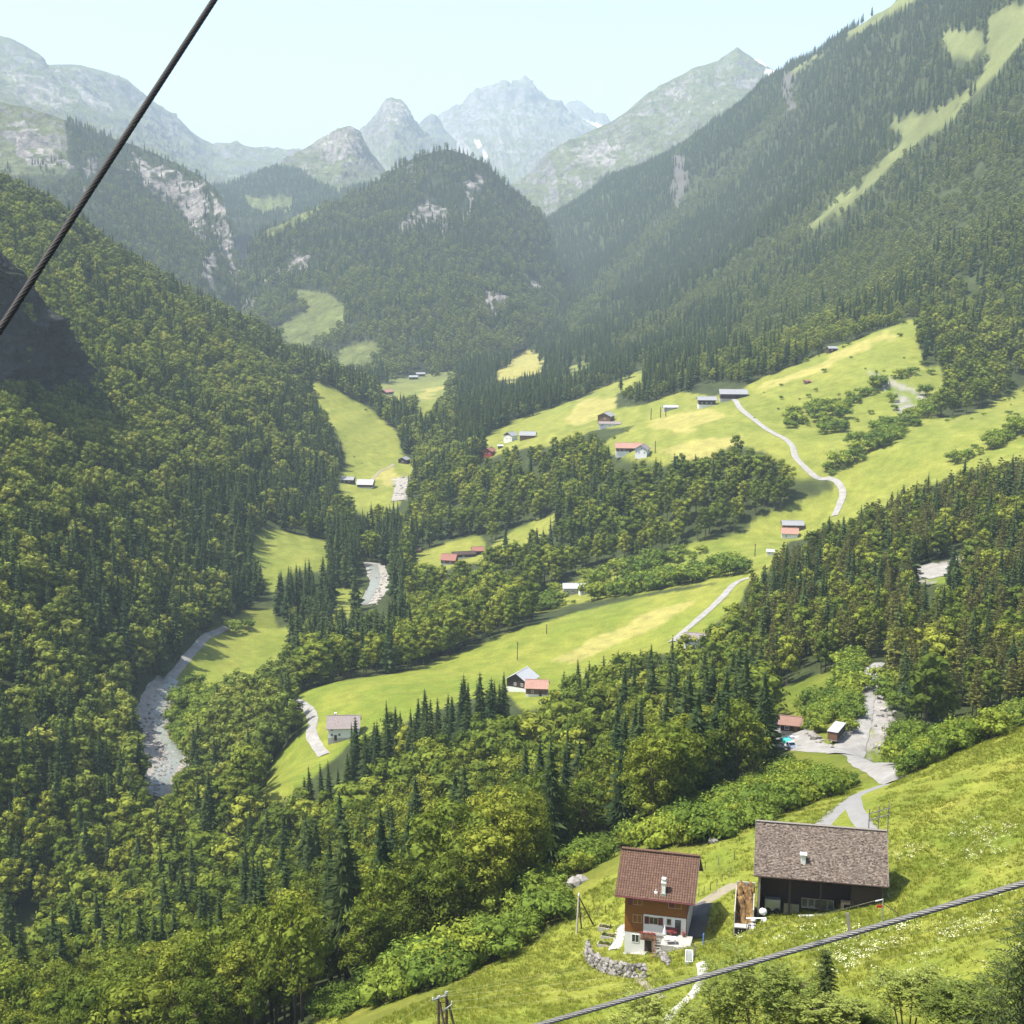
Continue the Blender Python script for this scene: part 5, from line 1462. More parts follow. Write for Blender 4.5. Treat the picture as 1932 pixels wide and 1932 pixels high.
be = thing("garden_bench", "burgundy wooden bench against the white farmhouse wall", "bench", world_of(fh, (4.05, -.15, 3.08)), FYAW)
for nm, lo, hi in (("seat", (0, -.50, .40), (1.75, -.12, .45)), ("backrest", (0, -.11, .5), (1.75, -.06, .95))):
    b = MB(); b.box(lo, hi); b.obj(nm, M_BURG, be)
for x in (.1, 1.6):
    b = MB(); b.box((x, -.48, -.05), (x + .08, -.06, .395)); b.obj("leg", M_BURG, be)
be.location = world_of(fh, (4.9, -.12, 3.08))
for nm, x, lab in (("flower_pot", 6.0, "flower pot with red blossoms left of the farmhouse door"), ("flower_pot", 7.5, "flower pot with red blossoms right of the farmhouse door")):
    t = thing(nm, lab, "flower pot", world_of(fh, (x, -.45, 3.08)), 0, "flower pots by the farmhouse door")
    b = MB(); b.tube([(0, 0, 0), (0, 0, .3)], [.14, .2], 8); b.obj("pot", M_ROOFR, t)
    b = MB()
    for k in range(40):
        p = Vector((R_.gauss(0, .16), R_.gauss(0, .16), .35 + R_.uniform(0, .3))); s = .06
        b.add([p + Vector((-s, 0, 0)), p + Vector((0, -s, s)), p + Vector((s, 0, 0)), p + Vector((0, s, s))], [(0, 1, 2, 3)])
    o = b.obj("blossoms", M_FLOWER, t); o["kind"] = "stuff"
# folded parasol and white garden table on the terrace edge
t = thing("garden_parasol", "folded white parasol beside the farmhouse stairs", "parasol", world_of(fh, (5.25, -1.9, 3.08)), FYAW)
b = MB(); b.tube([(0, 0, 0), (.05, 0, 2.0)], [.03, .03], 6); b.obj("pole", M_STEEL, t)
b = MB(); b.tube([(.0, 0, .55), (.03, 0, .9), (.05, 0, 2.05)], [.12, .26, .04], 8); b.obj("canopy", M_SHEETW, t)
t = thing("garden_table", "white garden table on the terrace in front of the farmhouse", "table", world_of(fh, (6.1, -2.5, 3.08)), FYAW + 15)
b = MB(); b.box((-.7, -.4, .70), (.7, .4, .74)); b.obj("tabletop", M_SHEETW, t)
for sx in (-.6, .6):
    for sy in (-.32, .32):
        b = MB(); b.box((sx - .03, sy - .03, 0), (sx + .03, sy + .03, .698)); b.obj("leg", M_SHEETW, t)

# ---- curved dry stone wall below the lawn; every stone its own part
sw = thing("stone_wall", "curved dry stone wall of pale boulders holding the lawn below the farmhouse", "wall", hit(1200, 1820))
arc = [(1106, 1797), (1108, 1812), (1118, 1824), (1133, 1832), (1150, 1838), (1170, 1842), (1190, 1845), (1206, 1846), (1222, 1844)]
top = [(1107, 1787), (1114, 1800), (1126, 1811), (1142, 1818), (1160, 1823), (1180, 1826), (1200, 1829), (1213, 1832), (1226, 1840)]
basep = [hit(u, v) for u, v in arc]
inv = sw.location
nst = 0
for i in range(len(basep) - 1):
    a, b_ = basep[i], basep[i + 1]
    L_ = (b_ - a).length
    for row in range(4):
        n = max(2, int(L_ / .62))
        for k in range(n):
            if nst >= 230: break
            f = (k + R_.uniform(.2, .8) + (row % 2) * .5) / n
            if f > 1.1: continue
            p = a.lerp(b_, f)
            o = bpy.data.objects.new("stone", ROCKS[R_.randrange(7)]); COL.objects.link(o); o.parent = sw
            s = R_.uniform(.26, .42)
            back = Vector((0.05, .16, 0)) * row
            o.location = p - inv + back + Vector((R_.uniform(-.1, .1), R_.uniform(-.1, .1), .12 + row * .40 + R_.uniform(-.06, .06)))
            o.rotation_euler = (R_.uniform(0, 6), R_.uniform(0, 6), R_.uniform(0, 6)); o.scale = (s * R_.uniform(.9, 1.5), s, s * R_.uniform(.7, 1))
            nst += 1
rw = thing("stone_wall", "short rough stone wall beside the wooden stairs of the farmhouse", "wall", hit(1245, 1812))
for k in range(46):
    f = k / 46
    u_, v_ = 1238 + 24 * f + R_.uniform(-4, 4), 1792 + 26 * f + R_.uniform(-4, 6)
    p = hit(u_, v_)
    o = bpy.data.objects.new("stone", ROCKS[R_.randrange(7)]); COL.objects.link(o); o.parent = rw
    s = R_.uniform(.22, .42); o.location = p - rw.location + Vector((0, 0, R_.uniform(0, .7 * (1 - f)) + .1)); o.scale = (s, s, s * .8); o.rotation_euler = (R_.uniform(0, 6), R_.uniform(0, 6), 0)


def boulder(u, v, s, label, flat=.8, m=None):
    me = ROCKS[R_.randrange(7)]
    o = bpy.data.objects.new("boulder", me); COL.objects.link(o)
    p = hit(u, v); o.location = p + Vector((0, 0, s * .25)); o.scale = (s, s * R_.uniform(.7, 1), s * flat); o.rotation_euler = (R_.uniform(-.3, .3), R_.uniform(-.3, .3), R_.uniform(0, 6))
    return tagm(o, label, "boulder", "boulders and rocks")


# ---- vegetable garden left of the house: beds edged with boards
for i, (u, v, w, d, lab) in enumerate(((1146, 1752, 2.4, 1.0, "upper vegetable bed in the garden left of the farmhouse"), (1150, 1768, 2.2, 1.0, "middle vegetable bed in the garden left of the farmhouse"), (1142, 1784, 2.0, .9, "lower vegetable bed in the garden left of the farmhouse"))):
    t = thing("vegetable_bed", lab, "garden bed", hit(u, v), -20, "vegetable beds by the farmhouse")
    b = MB()
    for lo, hi in (((-w / 2, -d / 2, -.4), (w / 2, -d / 2 + .07, .28)), ((-w / 2, d / 2 - .07, -.4), (w / 2, d / 2, .28)), ((-w / 2, -d / 2 + .071, -.4), (-w / 2 + .07, d / 2 - .071, .28)), ((w / 2 - .07, -d / 2 + .071, -.4), (w / 2, d / 2 - .071, .28))):
        b.box(lo, hi)
    b.obj("edging", M_CONC, t)
    b = MB(); b.box((-w / 2 + .075, -d / 2 + .075, -.3), (w / 2 - .075, d / 2 - .075, .2)); b.obj("soil", M_BROWNWOOD, t)
    b = MB()
    for k in range(70):
        p = Vector((R_.uniform(-w / 2, w / 2) * .9, R_.uniform(-d / 2, d / 2) * .85, .2)); s = R_.uniform(.1, .2); a = R_.uniform(0, 3)
        q = Vector((math.cos(a) * s, math.sin(a) * s, 0))
        b.add([p - q, p + Vector((0, 0, s * 1.6)), p + q, p + Vector((0, 0, .02))], [(0, 1, 2, 3)])
    o = b.obj("vegetables", M_SHRUB, t); o["kind"] = "stuff"
strip("path", [(1158, 1792), (1166, 1775), (1172, 1758), (1176, 1745)], 1.5, M_CONC, .12, 1.0)
strip("path", [(1178, 1797), (1200, 1797), (1220, 1799)], 1.0, M_CONC, .14, 1.0)

# ---- water trough, posts and barrel right of the house
t = thing("water_trough", "white framed wooden water trough on the lawn right of the farmhouse", "trough", hit(1300, 1812), -8)
for nm, lo, hi, m_ in (("long_side", (-.45, -1.4, .0), (-.36, 1.4, .62), M_SHEETW), ("long_side", (.36, -1.4, .0), (.45, 1.4, .62), M_SHEETW), ("end_board", (-.359, -1.4, .0), (.359, -1.3, .62), M_SHEETW), ("end_board", (-.359, 1.3, .0), (.359, 1.4, .62), M_SHEETW), ("water", (-.355, -1.295, .05), (.355, 1.295, .48), M_WATER)):
    b = MB(); b.box(lo, hi); b.obj(nm, m_, t)
b = MB(); b.box((.62, .9, -.5), (.78, 1.05, 1.5)); b.tube([(.7, .98, 1.1), (.2, .98, 1.05)], [.03, .03], 5); b.obj("spout_post", M_GREYWOOD, t)
b = MB(); b.tube([(0, 0, -.4), (0, 0, 1.5)], [.10, .10], 8); o = b.obj("blue_post", M_BLUE); o.location = hit(1327, 1783); tagm(o, "blue post standing at the lower end of the farmhouse driveway", "post")

# driveway right of the house, darkened as if in its shade
strip("driveway", [(1316, 1706), (1313, 1725), (1308, 1748), (1303, 1772)], 3.6, M_ASPH_SHADE, .16, 1.0)

# ------------------------------------------------------------------ barn
B0 = Vector(world_at(1428.4, 1722, 157.0)); BYAW = -11.0
bn = thing("barn", "big dark timber barn under a broad weathered shingle roof with small white vent", "barn", B0, BYAW)
W2, D2, PT2 = 14.8, 10.4, 35.0
T2 = math.tan(math.radians(PT2)); OV2 = 1.05; GO2 = .55; ZP2 = 5.25 + OV2 * T2
rb, ZR2 = roof_mesh(W2, D2, PT2, OV2, GO2, ZP2, .16)
b = MB()     # back and side walls and a recessed front wall
b.box((0, 2.6, -3), (W2, D2, ZP2 - .05)); b.obj("wall", M_DARKWOOD, bn)
b = MB()
for x0 in (0, W2 - .2):
    vs = [(x0, 0, ZP2 - .1), (x0, D2, ZP2 - .1), (x0, D2 / 2, ZR2 - .12), (x0 + .2, 0, ZP2 - .1), (x0 + .2, D2, ZP2 - .1), (x0 + .2, D2 / 2, ZR2 - .12)]
    b.add(vs, [(0, 2, 1), (3, 4, 5), (0, 1, 4, 3), (1, 2, 5, 4), (2, 0, 3, 5)])
b.obj("gable_wall", M_DARKWOOD, bn)
for k in range(26):   # side boards left and right of the open front bay
    if k < 13:
        b = MB(); b.box((W2 - .06, .0 + k * .2, -2), (W2 + .0, .19 + k * .2, ZP2 - .12)); b.obj("board", M_GREYWOOD, bn)
    else:
        b = MB(); b.box((0, .0 + (k - 13) * .2, -3), (.06, .19 + (k - 13) * .2, ZP2 - .12)); b.obj("board", M_DARKWOOD, bn)
for x in (.02, 3.7, 7.4, 11.1, W2 - .3):
    b = MB(); b.box((x, -.02, -3), (x + .26, .26, ZP2 - .3)); b.obj("post", M_GREYWOOD if x < 1 else M_DARKWOOD, bn)
b = MB(); b.box((0, -.02, ZP2 - .3), (W2, .26, ZP2 - .04)); b.obj("wall_plate", M_DARKWOOD, bn)
b = MB(); b.box((11.4, .0, 1.9), (W2 - .32, .12, 4.6)); b.obj("hay_door", M_DARKWOOD, bn)
rf2 = rb.obj("roof", M_ROOFGP, bn)
sb = MB(); rowp = .21; nrow = int((D2 / 2 + OV2) / math.cos(math.radians(PT2)) / rowp)
cs, sn = math.cos(math.radians(PT2)), math.sin(math.radians(PT2))
for side in (-1, 1):
    for i in range(nrow + 1):
        x = -GO2
        while x < W2 + GO2 - .05:
            w_ = min(R_.uniform(.12, .30) * (1 if side < 0 else 2.2), W2 + GO2 - x)
            d0 = i * rowp - R_.uniform(0, .05); d1 = i * rowp + rowp * 1.15
            h0 = R_.uniform(.04, .075) + (R_.uniform(.03, .10) if R_.random() < .10 else 0)
            if R_.random() < .975:
                def tp(xx, d, h):
                    return (xx, D2 / 2 + side * (D2 / 2 + OV2 - d * cs) + side * h * sn, ZP2 - OV2 * T2 + d * sn + .165 + h * cs)
                q = [tp(x + .008, d0, h0), tp(x + w_ - .008, d0, h0 + R_.uniform(-.012, .012)), tp(x + w_ - .008, d1, .012), tp(x + .008, d1, .012), tp(x + .008, d0, 0), tp(x + w_ - .008, d0, 0)]
                sb.add(q, [(0, 1, 2, 3), (4, 5, 1, 0)] if side < 0 else [(3, 2, 1, 0), (0, 1, 5, 4)])
            x += w_
o = sb.obj("shingles", M_SHINGLE, rf2); o["kind"] = "stuff"
b = MB(); b.beam((-GO2 - .02, D2 / 2 - .1, ZR2 + .24), (W2 + GO2 + .02, D2 / 2 - .1, ZR2 + .24), .34, .05); b.obj("ridge_board", M_GREYWOOD, rf2)
for sx, m_ in ((-GO2 - .035, M_GREYWOOD), (W2 + GO2 + .003, M_GREYWOOD)):
    b = MB()
    for s in (-1, 1):
        b.beam((sx + .015, D2 / 2 + s * (D2 / 2 + OV2), ZP2 - OV2 * T2 + .1), (sx + .015, D2 / 2 + s * .05, ZR2 + .12), .034, .34)
    b.obj("bargeboard", m_, rf2)
b = MB(); b.tube([(-GO2, -OV2 - .07, ZP2 - OV2 * T2 + .10), (W2 + GO2, -OV2 - .07, ZP2 - OV2 * T2 + .10)], [.07, .07], 6); b.obj("gutter", M_DARKWOOD, rf2)
vx, vd = 5.3, 2.35
vz = ZP2 - OV2 * T2 + vd * sn + .16; vy = -OV2 + vd * cs
b = MB(); b.box((vx - .28, vy - .28, vz - .4), (vx + .28, vy + .28, vz + .95)); vo = b.obj("roof_vent", M_WHITE, rf2)
b = MB(); b.box((vx - .42, vy - .42, vz + 1.05), (vx + .42, vy + .42, vz + 1.13))
for sx in (-.25, .19):
    for sy in (-.25, .19): b.box((vx + sx, vy + sy, vz + .951), (vx + sx + .06, vy + sy + .06, vz + 1.049))
b.obj("vent_cap", M_WHITE, vo)
# things kept in the open bay
t = thing("window_rack", "row of old wooden window frames leaning in the open barn bay", "window frames", world_of(bn, (5.3, .6, 0.9)), BYAW)
for k in range(5):
    b = MB(); x = k * .78
    for lo, hi in (((x, 0, 0), (x + .74, .06, .08)), ((x, 0, 1.22), (x + .74, .06, 1.3)), ((x, 0, .081), (x + .07, .06, 1.219)), ((x + .67, 0, .081), (x + .74, .06, 1.219))): b.box(lo, hi)
    fo = b.obj("window_frame", M_GREYWOOD, t)
    b = MB(); b.box((x + .071, .02, .081), (x + .669, .03, 1.219)); b.obj("pane", M_GLASS, fo)
t = thing("board_stack", "grey green boards standing upright in the left of the barn bay", "boards", world_of(bn, (3.2, .7, -.4)), BYAW)
for k in range(6):
    b = MB(); b.box((k * .31, 0, 0), (k * .31 + .29, .06 + .01 * (k % 2), 1.6)); b.obj("board", mat("lichen_board", (0.20, 0.20, 0.12), .9, .2, 4) if k == 0 else bpy.data.materials["lichen_board"], t)
t = thing("yellow_cabinet", "pale yellow wooden cabinet with dark window at the right of the barn bay", "cabinet", world_of(bn, (10.0, .4, 1.0)), BYAW)
b = MB(); b.box((0, 0, 0), (1.7, .7, 1.15)); b.obj("case", M_FRAME, t)
b = MB(); b.box((.35, -.03, .25), (1.35, -.002, .9)); b.obj("opening", M_DARK, t)
t = thing("pipe_bundle", "white pipes lying on the grass in front of the barn", "pipes", world_of(bn, (5.0, -.7, .2)), BYAW + 2)
for k in range(4):
    b = MB(); b.tube([(0, k * .16, .12 - .02 * k), (5.0, k * .16, .75)], [.06, .06], 6); b.obj("pipe", M_SHEETW, t)
t = thing("machine", "grey farm machine half hidden in the dark left barn bay", "machine", world_of(bn, (.9, 1.2, -.6)), BYAW)
b = MB(); b.box((0, 0, .4), (1.9, .8, 1.9)); b.box((.1, -.1, .9), (.8, -.002, 1.7)); b.box((1.05, -.1, .9), (1.75, -.002, 1.7)); b.obj("housing", M_STEEL, t)
for x in (.4, 1.5):
    b = MB(); b.tube([(x, -.15, .4), (x, .1, .4)], [.4, .4], 12); b.obj("wheel", M_TYRE, t)

# manure bay left of the barn
t = thing("manure_bay", "walled bay heaped with straw and dung against the barn's left end", "manure bay", world_of(bn, (-2.75, -1.0, -1.0)), BYAW)
t.scale = (.64, .8, .85)
for nm, lo, hi in (("side_wall", (0, -1.4, -2), (.18, 7.5, 2.3)), ("side_wall", (3.5, -1.0, -2), (3.7, 4.6, 2.6)), ("end_wall", (.181, 7.3, -2), (3.699, 7.5, 3.0))):
    b = MB(); b.box(lo, hi); b.obj(nm, M_CONC, t)
nx_, ny_ = 14, 26
vs = []
for j in range(ny_):
    for i in range(nx_):
        x = .19 + 3.3 * i / (nx_ - 1); y = -1.0 + 8.2 * j / (ny_ - 1)
        h = .2 + .33 * j * .32 + .55 * math.sin(i * .9 + j * .7) * math.sin(j * .55) + R_.uniform(-.15, .15)
        if 9 < j < 14: h -= .9
        if 17 < j < 20: h -= .5
        vs.append((x, y, h))
b = MB(); b.add(vs, [(j * nx_ + i, j * nx_ + i + 1, (j + 1) * nx_ + i + 1, (j + 1) * nx_ + i) for j in range(ny_ - 1) for i in range(nx_ - 1)])
b.obj("straw_heap", M_MANURE, t, smooth=False)
b = MB(); b.box((.4, -1.36, -2), (3.3, -1.2, .5)); b.obj("front_board", M_BROWNWOOD, t)
b = MB(); b.box((.2, -2.4, -1.2), (2.6, -1.38, .35)); b.obj("concrete_pit", M_DARK, t)
b = MB(); b.box((.15, -2.5, .36), (2.7, -1.36, .5)); b.obj("pit_lid", M_CONC, t)
t = thing("plank_chute", "bleached wooden chute sloping down the grass below the manure bay", "chute", world_of(bn, (-.9, -2.4, -.9)), BYAW)
for k in range(3):
    b = MB(); b.beam((k * .32, 0, .7), (k * .32 + .9, -3.6, -1.2), .30, .06); b.obj("plank", M_SHEETW if k == 1 else M_GREYWOOD, t)
for i, (x, y, z, s, lab) in enumerate(((.6, -1.0, .3, .42, "round white wrapped bale beside the barn's left post"), (.9, -1.7, -.4, .34, "small white sack lying below the wrapped bale"), (-.3, -1.9, -.3, .30, "white sack beside the metal frame at the barn"))):
    b = MB(); b.tube([(-s, 0, s), (-s * .6, 0, s), (s * .6, 0, s), (s, 0, s)], [s * .6, s, s, s * .6], 10); o = b.obj("white_bale", M_SHEETW, smooth=True); o.location = world_of(bn, (x, y, z)); o.rotation_euler = (0, .3, R_.uniform(0, 3)); tagm(o, lab, "bale", "white bales and sacks")
t = thing("metal_frame", "grey steel gate frame of two posts and a top bar beside the manure bay", "gate frame", world_of(bn, (-1.2, -2.9, -1.4)), BYAW)
for x in (0, 1.9):
    b = MB(); b.tube([(x, 0, -1.2), (x, 0, 2.0 + x * .12)], [.06, .06], 6); b.obj("post", M_STEEL, t)
b = MB(); b.tube([(-.1, 0, 2.0), (2.0, 0, 2.24)], [.09, .09], 6); b.obj("top_bar", M_SHEETW, t)
t = thing("rack", "slanting wooden lattice frame above the road behind the barn's right gable", "lattice", world_of(bn, (13.6, 11.6, 3.6)), BYAW + 5)
for z in (4.6, 5.5):
    b = MB(); b.beam((0, 0, z), (2.6, -.1, z + 1.0), .08, .12); b.obj("rail", M_GREYWOOD, t)
for x in (.1, 1.3, 2.5):
    b = MB(); b.beam((x, 0, -4), (x, 0, 6.2 + x * .35), .12); b.obj("upright", M_GREYWOOD, t)
t = thing("log_stack", "weathered boards and logs stacked along the barn's right gable", "logs", world_of(bn, (W2 + .7, -.6, .9)), BYAW)
for k in range(6):
    b = MB(); b.tube([(.0 + .12 * (k % 2), -.2 + .1 * k, .25 + .28 * k), (.1, 4.5 - .3 * k, .55 + .28 * k)], [.17, .13], 6); b.obj("log", M_GREYWOOD, t)
t = thing("plank_post", "split pale wooden slab standing in the meadow below the barn", "slab", hit(1606, 1771), BYAW)
b = MB(); b.beam((0, 0, -.5), (-.55, .3, 2.9), .36, .12); b.obj("slab", M_GREYWOOD, t)
b = MB(); b.beam((0, 0, -.2), (.9, .1, .35), .25, .2); b.obj("foot_log", M_GREYWOOD, t)
for o in (fh, bn):
    pass

# ------------------------------------------------------------------ roadside hut and vehicles
simple_house("roadside_hut", "small timber hut with brown sheet roof beside the gravel road", "hut", 1499, 1384, 7.2, 4.6, 2.6, 24, -16, M_ROOFB, M_DARKWOOD, M_CONC, .5, .9, .7, windows=(('left', 1.2, .8, .9, .9), ('front', 1.0, .9, 1.2, .9)), door=(3.4, 1.0, 1.95, M_BROWNWOOD))


def wheel(root, x, y, r=.32, w=.2):
    b = MB(); b.tube([(x, y - w / 2, r), (x, y + w / 2, r)], [r, r], 14); wo = b.obj("wheel", M_TYRE, root)
    b = MB(); b.tube([(x, y - w / 2 - .01, r), (x, y + w / 2 + .01, r)], [r * .55, r * .55], 10); b.obj("rim", M_STEEL, wo)


def prism(b, prof, y0, y1, m=0):
    n = len(prof)
    b.add([(x, y0, z) for x, z in prof] + [(x, y1, z) for x, z in prof], [tuple(range(n)), tuple(range(2 * n - 1, n - 1, -1))] + [(i, n + i, n + (i + 1) % n, (i + 1) % n) for i in range(n)], m)


p = hit(1488, 1412)
t = thing("pickup", "white pickup with teal tarpaulin over its load at the road junction", "pickup", p + Vector((0, 0, .28)), -70)
b = MB(); prism(b, [(-2.5, .45), (-2.5, 1.0), (.0, 1.02), (.25, 1.62), (1.15, 1.62), (1.65, 1.08), (2.35, .98), (2.5, .75), (2.45, .42)], -.85, .85); b.obj("body", M_WHITECAR, t)
b = MB(); b.add([(1.19, -.75, 1.60), (1.66, -.75, 1.12), (1.66, .75, 1.12), (1.19, .75, 1.60), (1.17, -.75, 1.57), (1.62, -.75, 1.10), (1.62, .75, 1.10), (1.17, .75, 1.57)], [(0, 1, 2, 3), (7, 6, 5, 4), (0, 4, 5, 1), (1, 5, 6, 2), (2, 6, 7, 3), (3, 7, 4, 0)]); b.obj("windscreen", M_GLASS, t)
for s in (-1, 1):
    b = MB(); prism(b, [(.15, 1.08), (.32, 1.52), (1.08, 1.52), (1.42, 1.08)], s * .852 - .01, s * .852 + .01); b.obj("side_window", M_GLASS, t)
    b = MB(); b.box((2.4, s * .62 - .15, .72), (2.52, s * .62 + .15, .88)); b.obj("headlight", M_SHEETW, t)
b = MB(); b.box((2.38, -.8, .40), (2.6, .8, .58)); b.obj("bumper", M_TYRE, t)
b = MB(); prism(b, [(-2.6, .9), (-2.55, 1.45), (-2.2, 1.75), (-.4, 1.72), (-.08, 1.35), (-.05, .95)], -.9, .9); b.obj("tarpaulin", M_TEAL, t)
for x in (-1.6, 1.6):
    for y in (-.78, .78): wheel(t, x, y)

p = hit(1570, 1404)
t = thing("wood_trailer", "long box trailer with white roof and dark plank sides on the gravel yard", "trailer", p + Vector((0, 0, .1)), 62)
b = MB(); b.box((0, -1.15, .75), (7.2, 1.15, .9)); b.obj("chassis", M_STEEL, t)
for k in range(12):
    for s in (-1, 1):
        b = MB(); b.box((.02 + k * .597, s * 1.12 - .03, .902), (.02 + k * .597 + .58, s * 1.12 + .03, 2.9)); b.obj("plank", M_DARKWOOD, t)
for x in (.0, 7.14):
    b = MB(); b.box((x, -1.08, .903), (x + .06, 1.08, 2.9)); b.obj("end_board", M_BROWNWOOD, t)
b = MB(); prism(b, [(-.2, 2.92), (7.4, 2.92), (7.4, 3.0), (5.0, 3.12), (4.9, 3.02), (2.0, 3.06), (-.2, 3.0)], -1.3, 1.3); b.obj("roof_sheet", M_ROOFW, t)
for x in (1.4, 5.8):
    for y in (-.95, .95): wheel(t, x, y, .38, .24)
b = MB(); b.beam((-1.3, 0, .6), (.0, 0, .8), .1); b.obj("drawbar", M_STEEL, t)
t = thing("caravan", "small rounded white caravan beside the roadside hut", "caravan", hit(1469, 1368), -12)
b = MB(); prism(b, [(-1.7, .5), (-1.85, 1.3), (-1.5, 2.3), (-.9, 2.5), (.9, 2.5), (1.5, 2.3), (1.85, 1.3), (1.7, .5)], -1.0, 1.0); b.obj("body", M_SHEETW, t)
b = MB(); b.box((-.9, -1.03, 1.3), (.1, -1.002, 1.9)); b.obj("window", M_GLASS, t)
for y in (-.9, .9): wheel(t, 0, y, .32)
b = MB(); b.box((-2.0, -.8, 0), (2.0, .8, .12)); b.box((-1.6, -.7, .12), (1.8, .7, .35)); o = b.obj("sheet_pile", M_SHEETW); o.location = hit(1501, 1393) + Vector((0, 0, .05)); o.rotation_euler = (0, 0, -.2); tagm(o, "white sheets piled in front of the roadside hut", "sheet pile")
for i, (u, v, s, lab) in enumerate(((1538, 1396, 1.5, "biggest pale boulder of the heap between hut and trailer"), (1545, 1402, 1.1, "reddish pale boulder at the lower end of the heap by the road"), (1533, 1389, 1.2, "upper pale boulder of the heap left of the trailer"), (1567, 1412, .9, "small pale rock at the road edge below the trailer"))):
    boulder(u, v, s, lab)
spots = []
while len(spots) < 34:
    u = R_.uniform(1640, 1690); v = R_.uniform(1290, 1440)
    if u < 1640 + (1440 - v) * .12 or v > 1425 + (1690 - u) * .2: continue
    spots.append((v, u))
for i, (v, u) in enumerate(sorted(spots)):
    s = R_.uniform(.4, 1.2)
    boulder(u, v, s, f"{'big' if s > .85 else 'small'} pale rock, {ORDN[i]} from the top of the scree bank")
for (u, v, s, lab) in ((1084, 1672, 1.5, "big pale limestone outcrop above the braced power pole"), (1096, 1664, 1.2, "upper pale limestone outcrop among the hedge bushes"), (1072, 1680, 1.0, "small pale rock left of the limestone outcrop"), (1345, 1590, .9, "grey rock at the meadow edge behind the farmhouse")):
    boulder(u, v, s, lab)

# ------------------------------------------------------------------ houses and barns of the valley
wl = ('left', 1.2, 1.2, 1.0, 1.1)
simple_house("cabin", "chalet with white sheet roof by the long meadow behind the dark spruces", "chalet", 1003, 1302, 8.2, 8.6, 4.6, 32, 62, M_ROOFW, M_DARKWOOD, M_WHITE, 1.6, 1.0, 1.0, windows=(('left', 1.5, 2.4, 1.0, 1.1), ('left', 4.5, 2.4, 1.0, 1.1), ('front', 1.5, 2.4, 1.0, 1.0), ('front', 5.0, 2.4, 1.0, 1.0)), gable=M_DARKWOOD)
simple_house("annex", "low annex with salmon tiled roof in front of the white roofed chalet", "annex", 1012, 1314, 8.0, 6.0, 3.6, 33, -6, M_ROOFP, M_BROWNWOOD, M_WHITE, .8, .8, .5, windows=(('left', 1.0, 1.4, .9, 1.0), ('left', 3.4, 1.4, .9, 1.0), ('front', 2.0, 1.3, 1.0, 1.0)), door=(5.0, 1.0, 2.0, M_DARKWOOD))
simple_house("meadow_house", "house with weathered pinkish grey roof half hidden by spruces at the road bend", "house", 648, 1397, 11.0, 8.5, 5.0, 34, 3, M_ROOFGP, M_WHITE, M_CONC, 1.0, .8, .6, windows=(('front', .9, 1.6, 1.0, 1.2), ('front', 3.6, 1.6, 1.0, 1.2), ('front', .9, 3.6, 1.0, .9)), door=(2.2, 1.0, 2.1, M_DARKWOOD), chimney=(2.4, 5.2))
simple_house("valley_barn", "grey roofed barn standing above a salmon roofed shed at the spruce wood", "barn", 1496, 1003, 11.5, 7, 4.0, 26, -4, M_ROOFG, M_BROWNWOOD, M_CONC, .6, .8, .6, windows=(('front', 1.5, 1.5, 1.0, 1.0), ('front', 7.0, 1.5, 1.0, 1.0)))
simple_house("valley_shed", "salmon roofed shed directly below the grey roofed barn at the spruce wood", "shed", 1490, 1016, 9.0, 6.5, 3.0, 36, -10, M_ROOFP, M_WHITE, None, 0, .6, .5, windows=(('front', 2.0, .9, 1.0, 1.0),))
simple_house("small_shed", "tiny white shed beside the spruces below the salmon roofed shed", "shed", 1453, 1048, 3.2, 3, 2.2, 25, -20, M_ROOFW, M_WHITE, windows=(('front', .8, .8, .8, .8),))
simple_house("long_shed", "long shed with white sheet roof at the hedge above the long meadow", "shed", 1085, 1121, 12.5, 7, 3.4, 26, 0, M_ROOFW, M_CONC, None, 0, .6, .5, windows=(('front', 1.5, 1.0, 1.2, 1.1), ('front', 4.5, 1.0, 1.2, 1.1), ('front', 9, 1.0, 1.0, 1.1)))
simple_house("lean_to", "small salmon roofed lean-to at the right end of the long white roofed shed", "shed", 1102, 1122, 4.2, 4, 2.4, 22, 12, M_ROOFP, M_WHITE, windows=(('front', .8, .8, .9, .8),))
simple_house("chalet", "pale chalet half hidden by spruces below the road crossing the long meadow", "chalet", 1310, 1226, 8, 7, 4.0, 28, -15, M_ROOFGP, M_WHITE, M_CONC, .6, .7, .7, windows=(('front', 1.2, 1.2, 1.0, 1.1), ('front', 4.8, 1.2, 1.0, 1.1)), door=(3.0, 1.0, 2.0, M_BROWNWOOD))
simple_house("red_roof_house", "left red roofed house at the small meadow amid the leafy wood", "house", 845, 1066, 9, 8, 3.4, 35, -12, M_ROOFR, M_BROWNWOOD, M_WHITE, .8, .7, .6, windows=(('front', 1.5, 1.2, 1.0, 1.0), ('front', 5.5, 1.2, 1.0, 1.0)))
simple_house("dark_barn", "long dark low barn between two red roofs at the small meadow", "barn", 876, 1054, 14, 6, 2.8, 22, 12, M_DARKWOOD, M_DARKWOOD, M_SHEETW, .9, .5, .4, windows=(('front', 2, 1.2, 1.0, .8), ('front', 6, 1.2, 1.0, .8)))
simple_house("red_roof_house", "right red roofed house at the end of the long dark barn", "house", 902, 1047, 7, 6.5, 2.8, 30, 8, M_ROOFR, M_DARKWOOD, None, 0, .6, .5, windows=(('front', 1.5, .9, 1.0, 1.0),))
simple_house("garden_shed", "tiny wooden shed left in the small meadow amid the wood", "shed", 786, 1043, 5, 3.4, 2.0, 20, 10, M_ROOFP, M_BROWNWOOD, windows=(('front', 1, .8, .8, .7),))
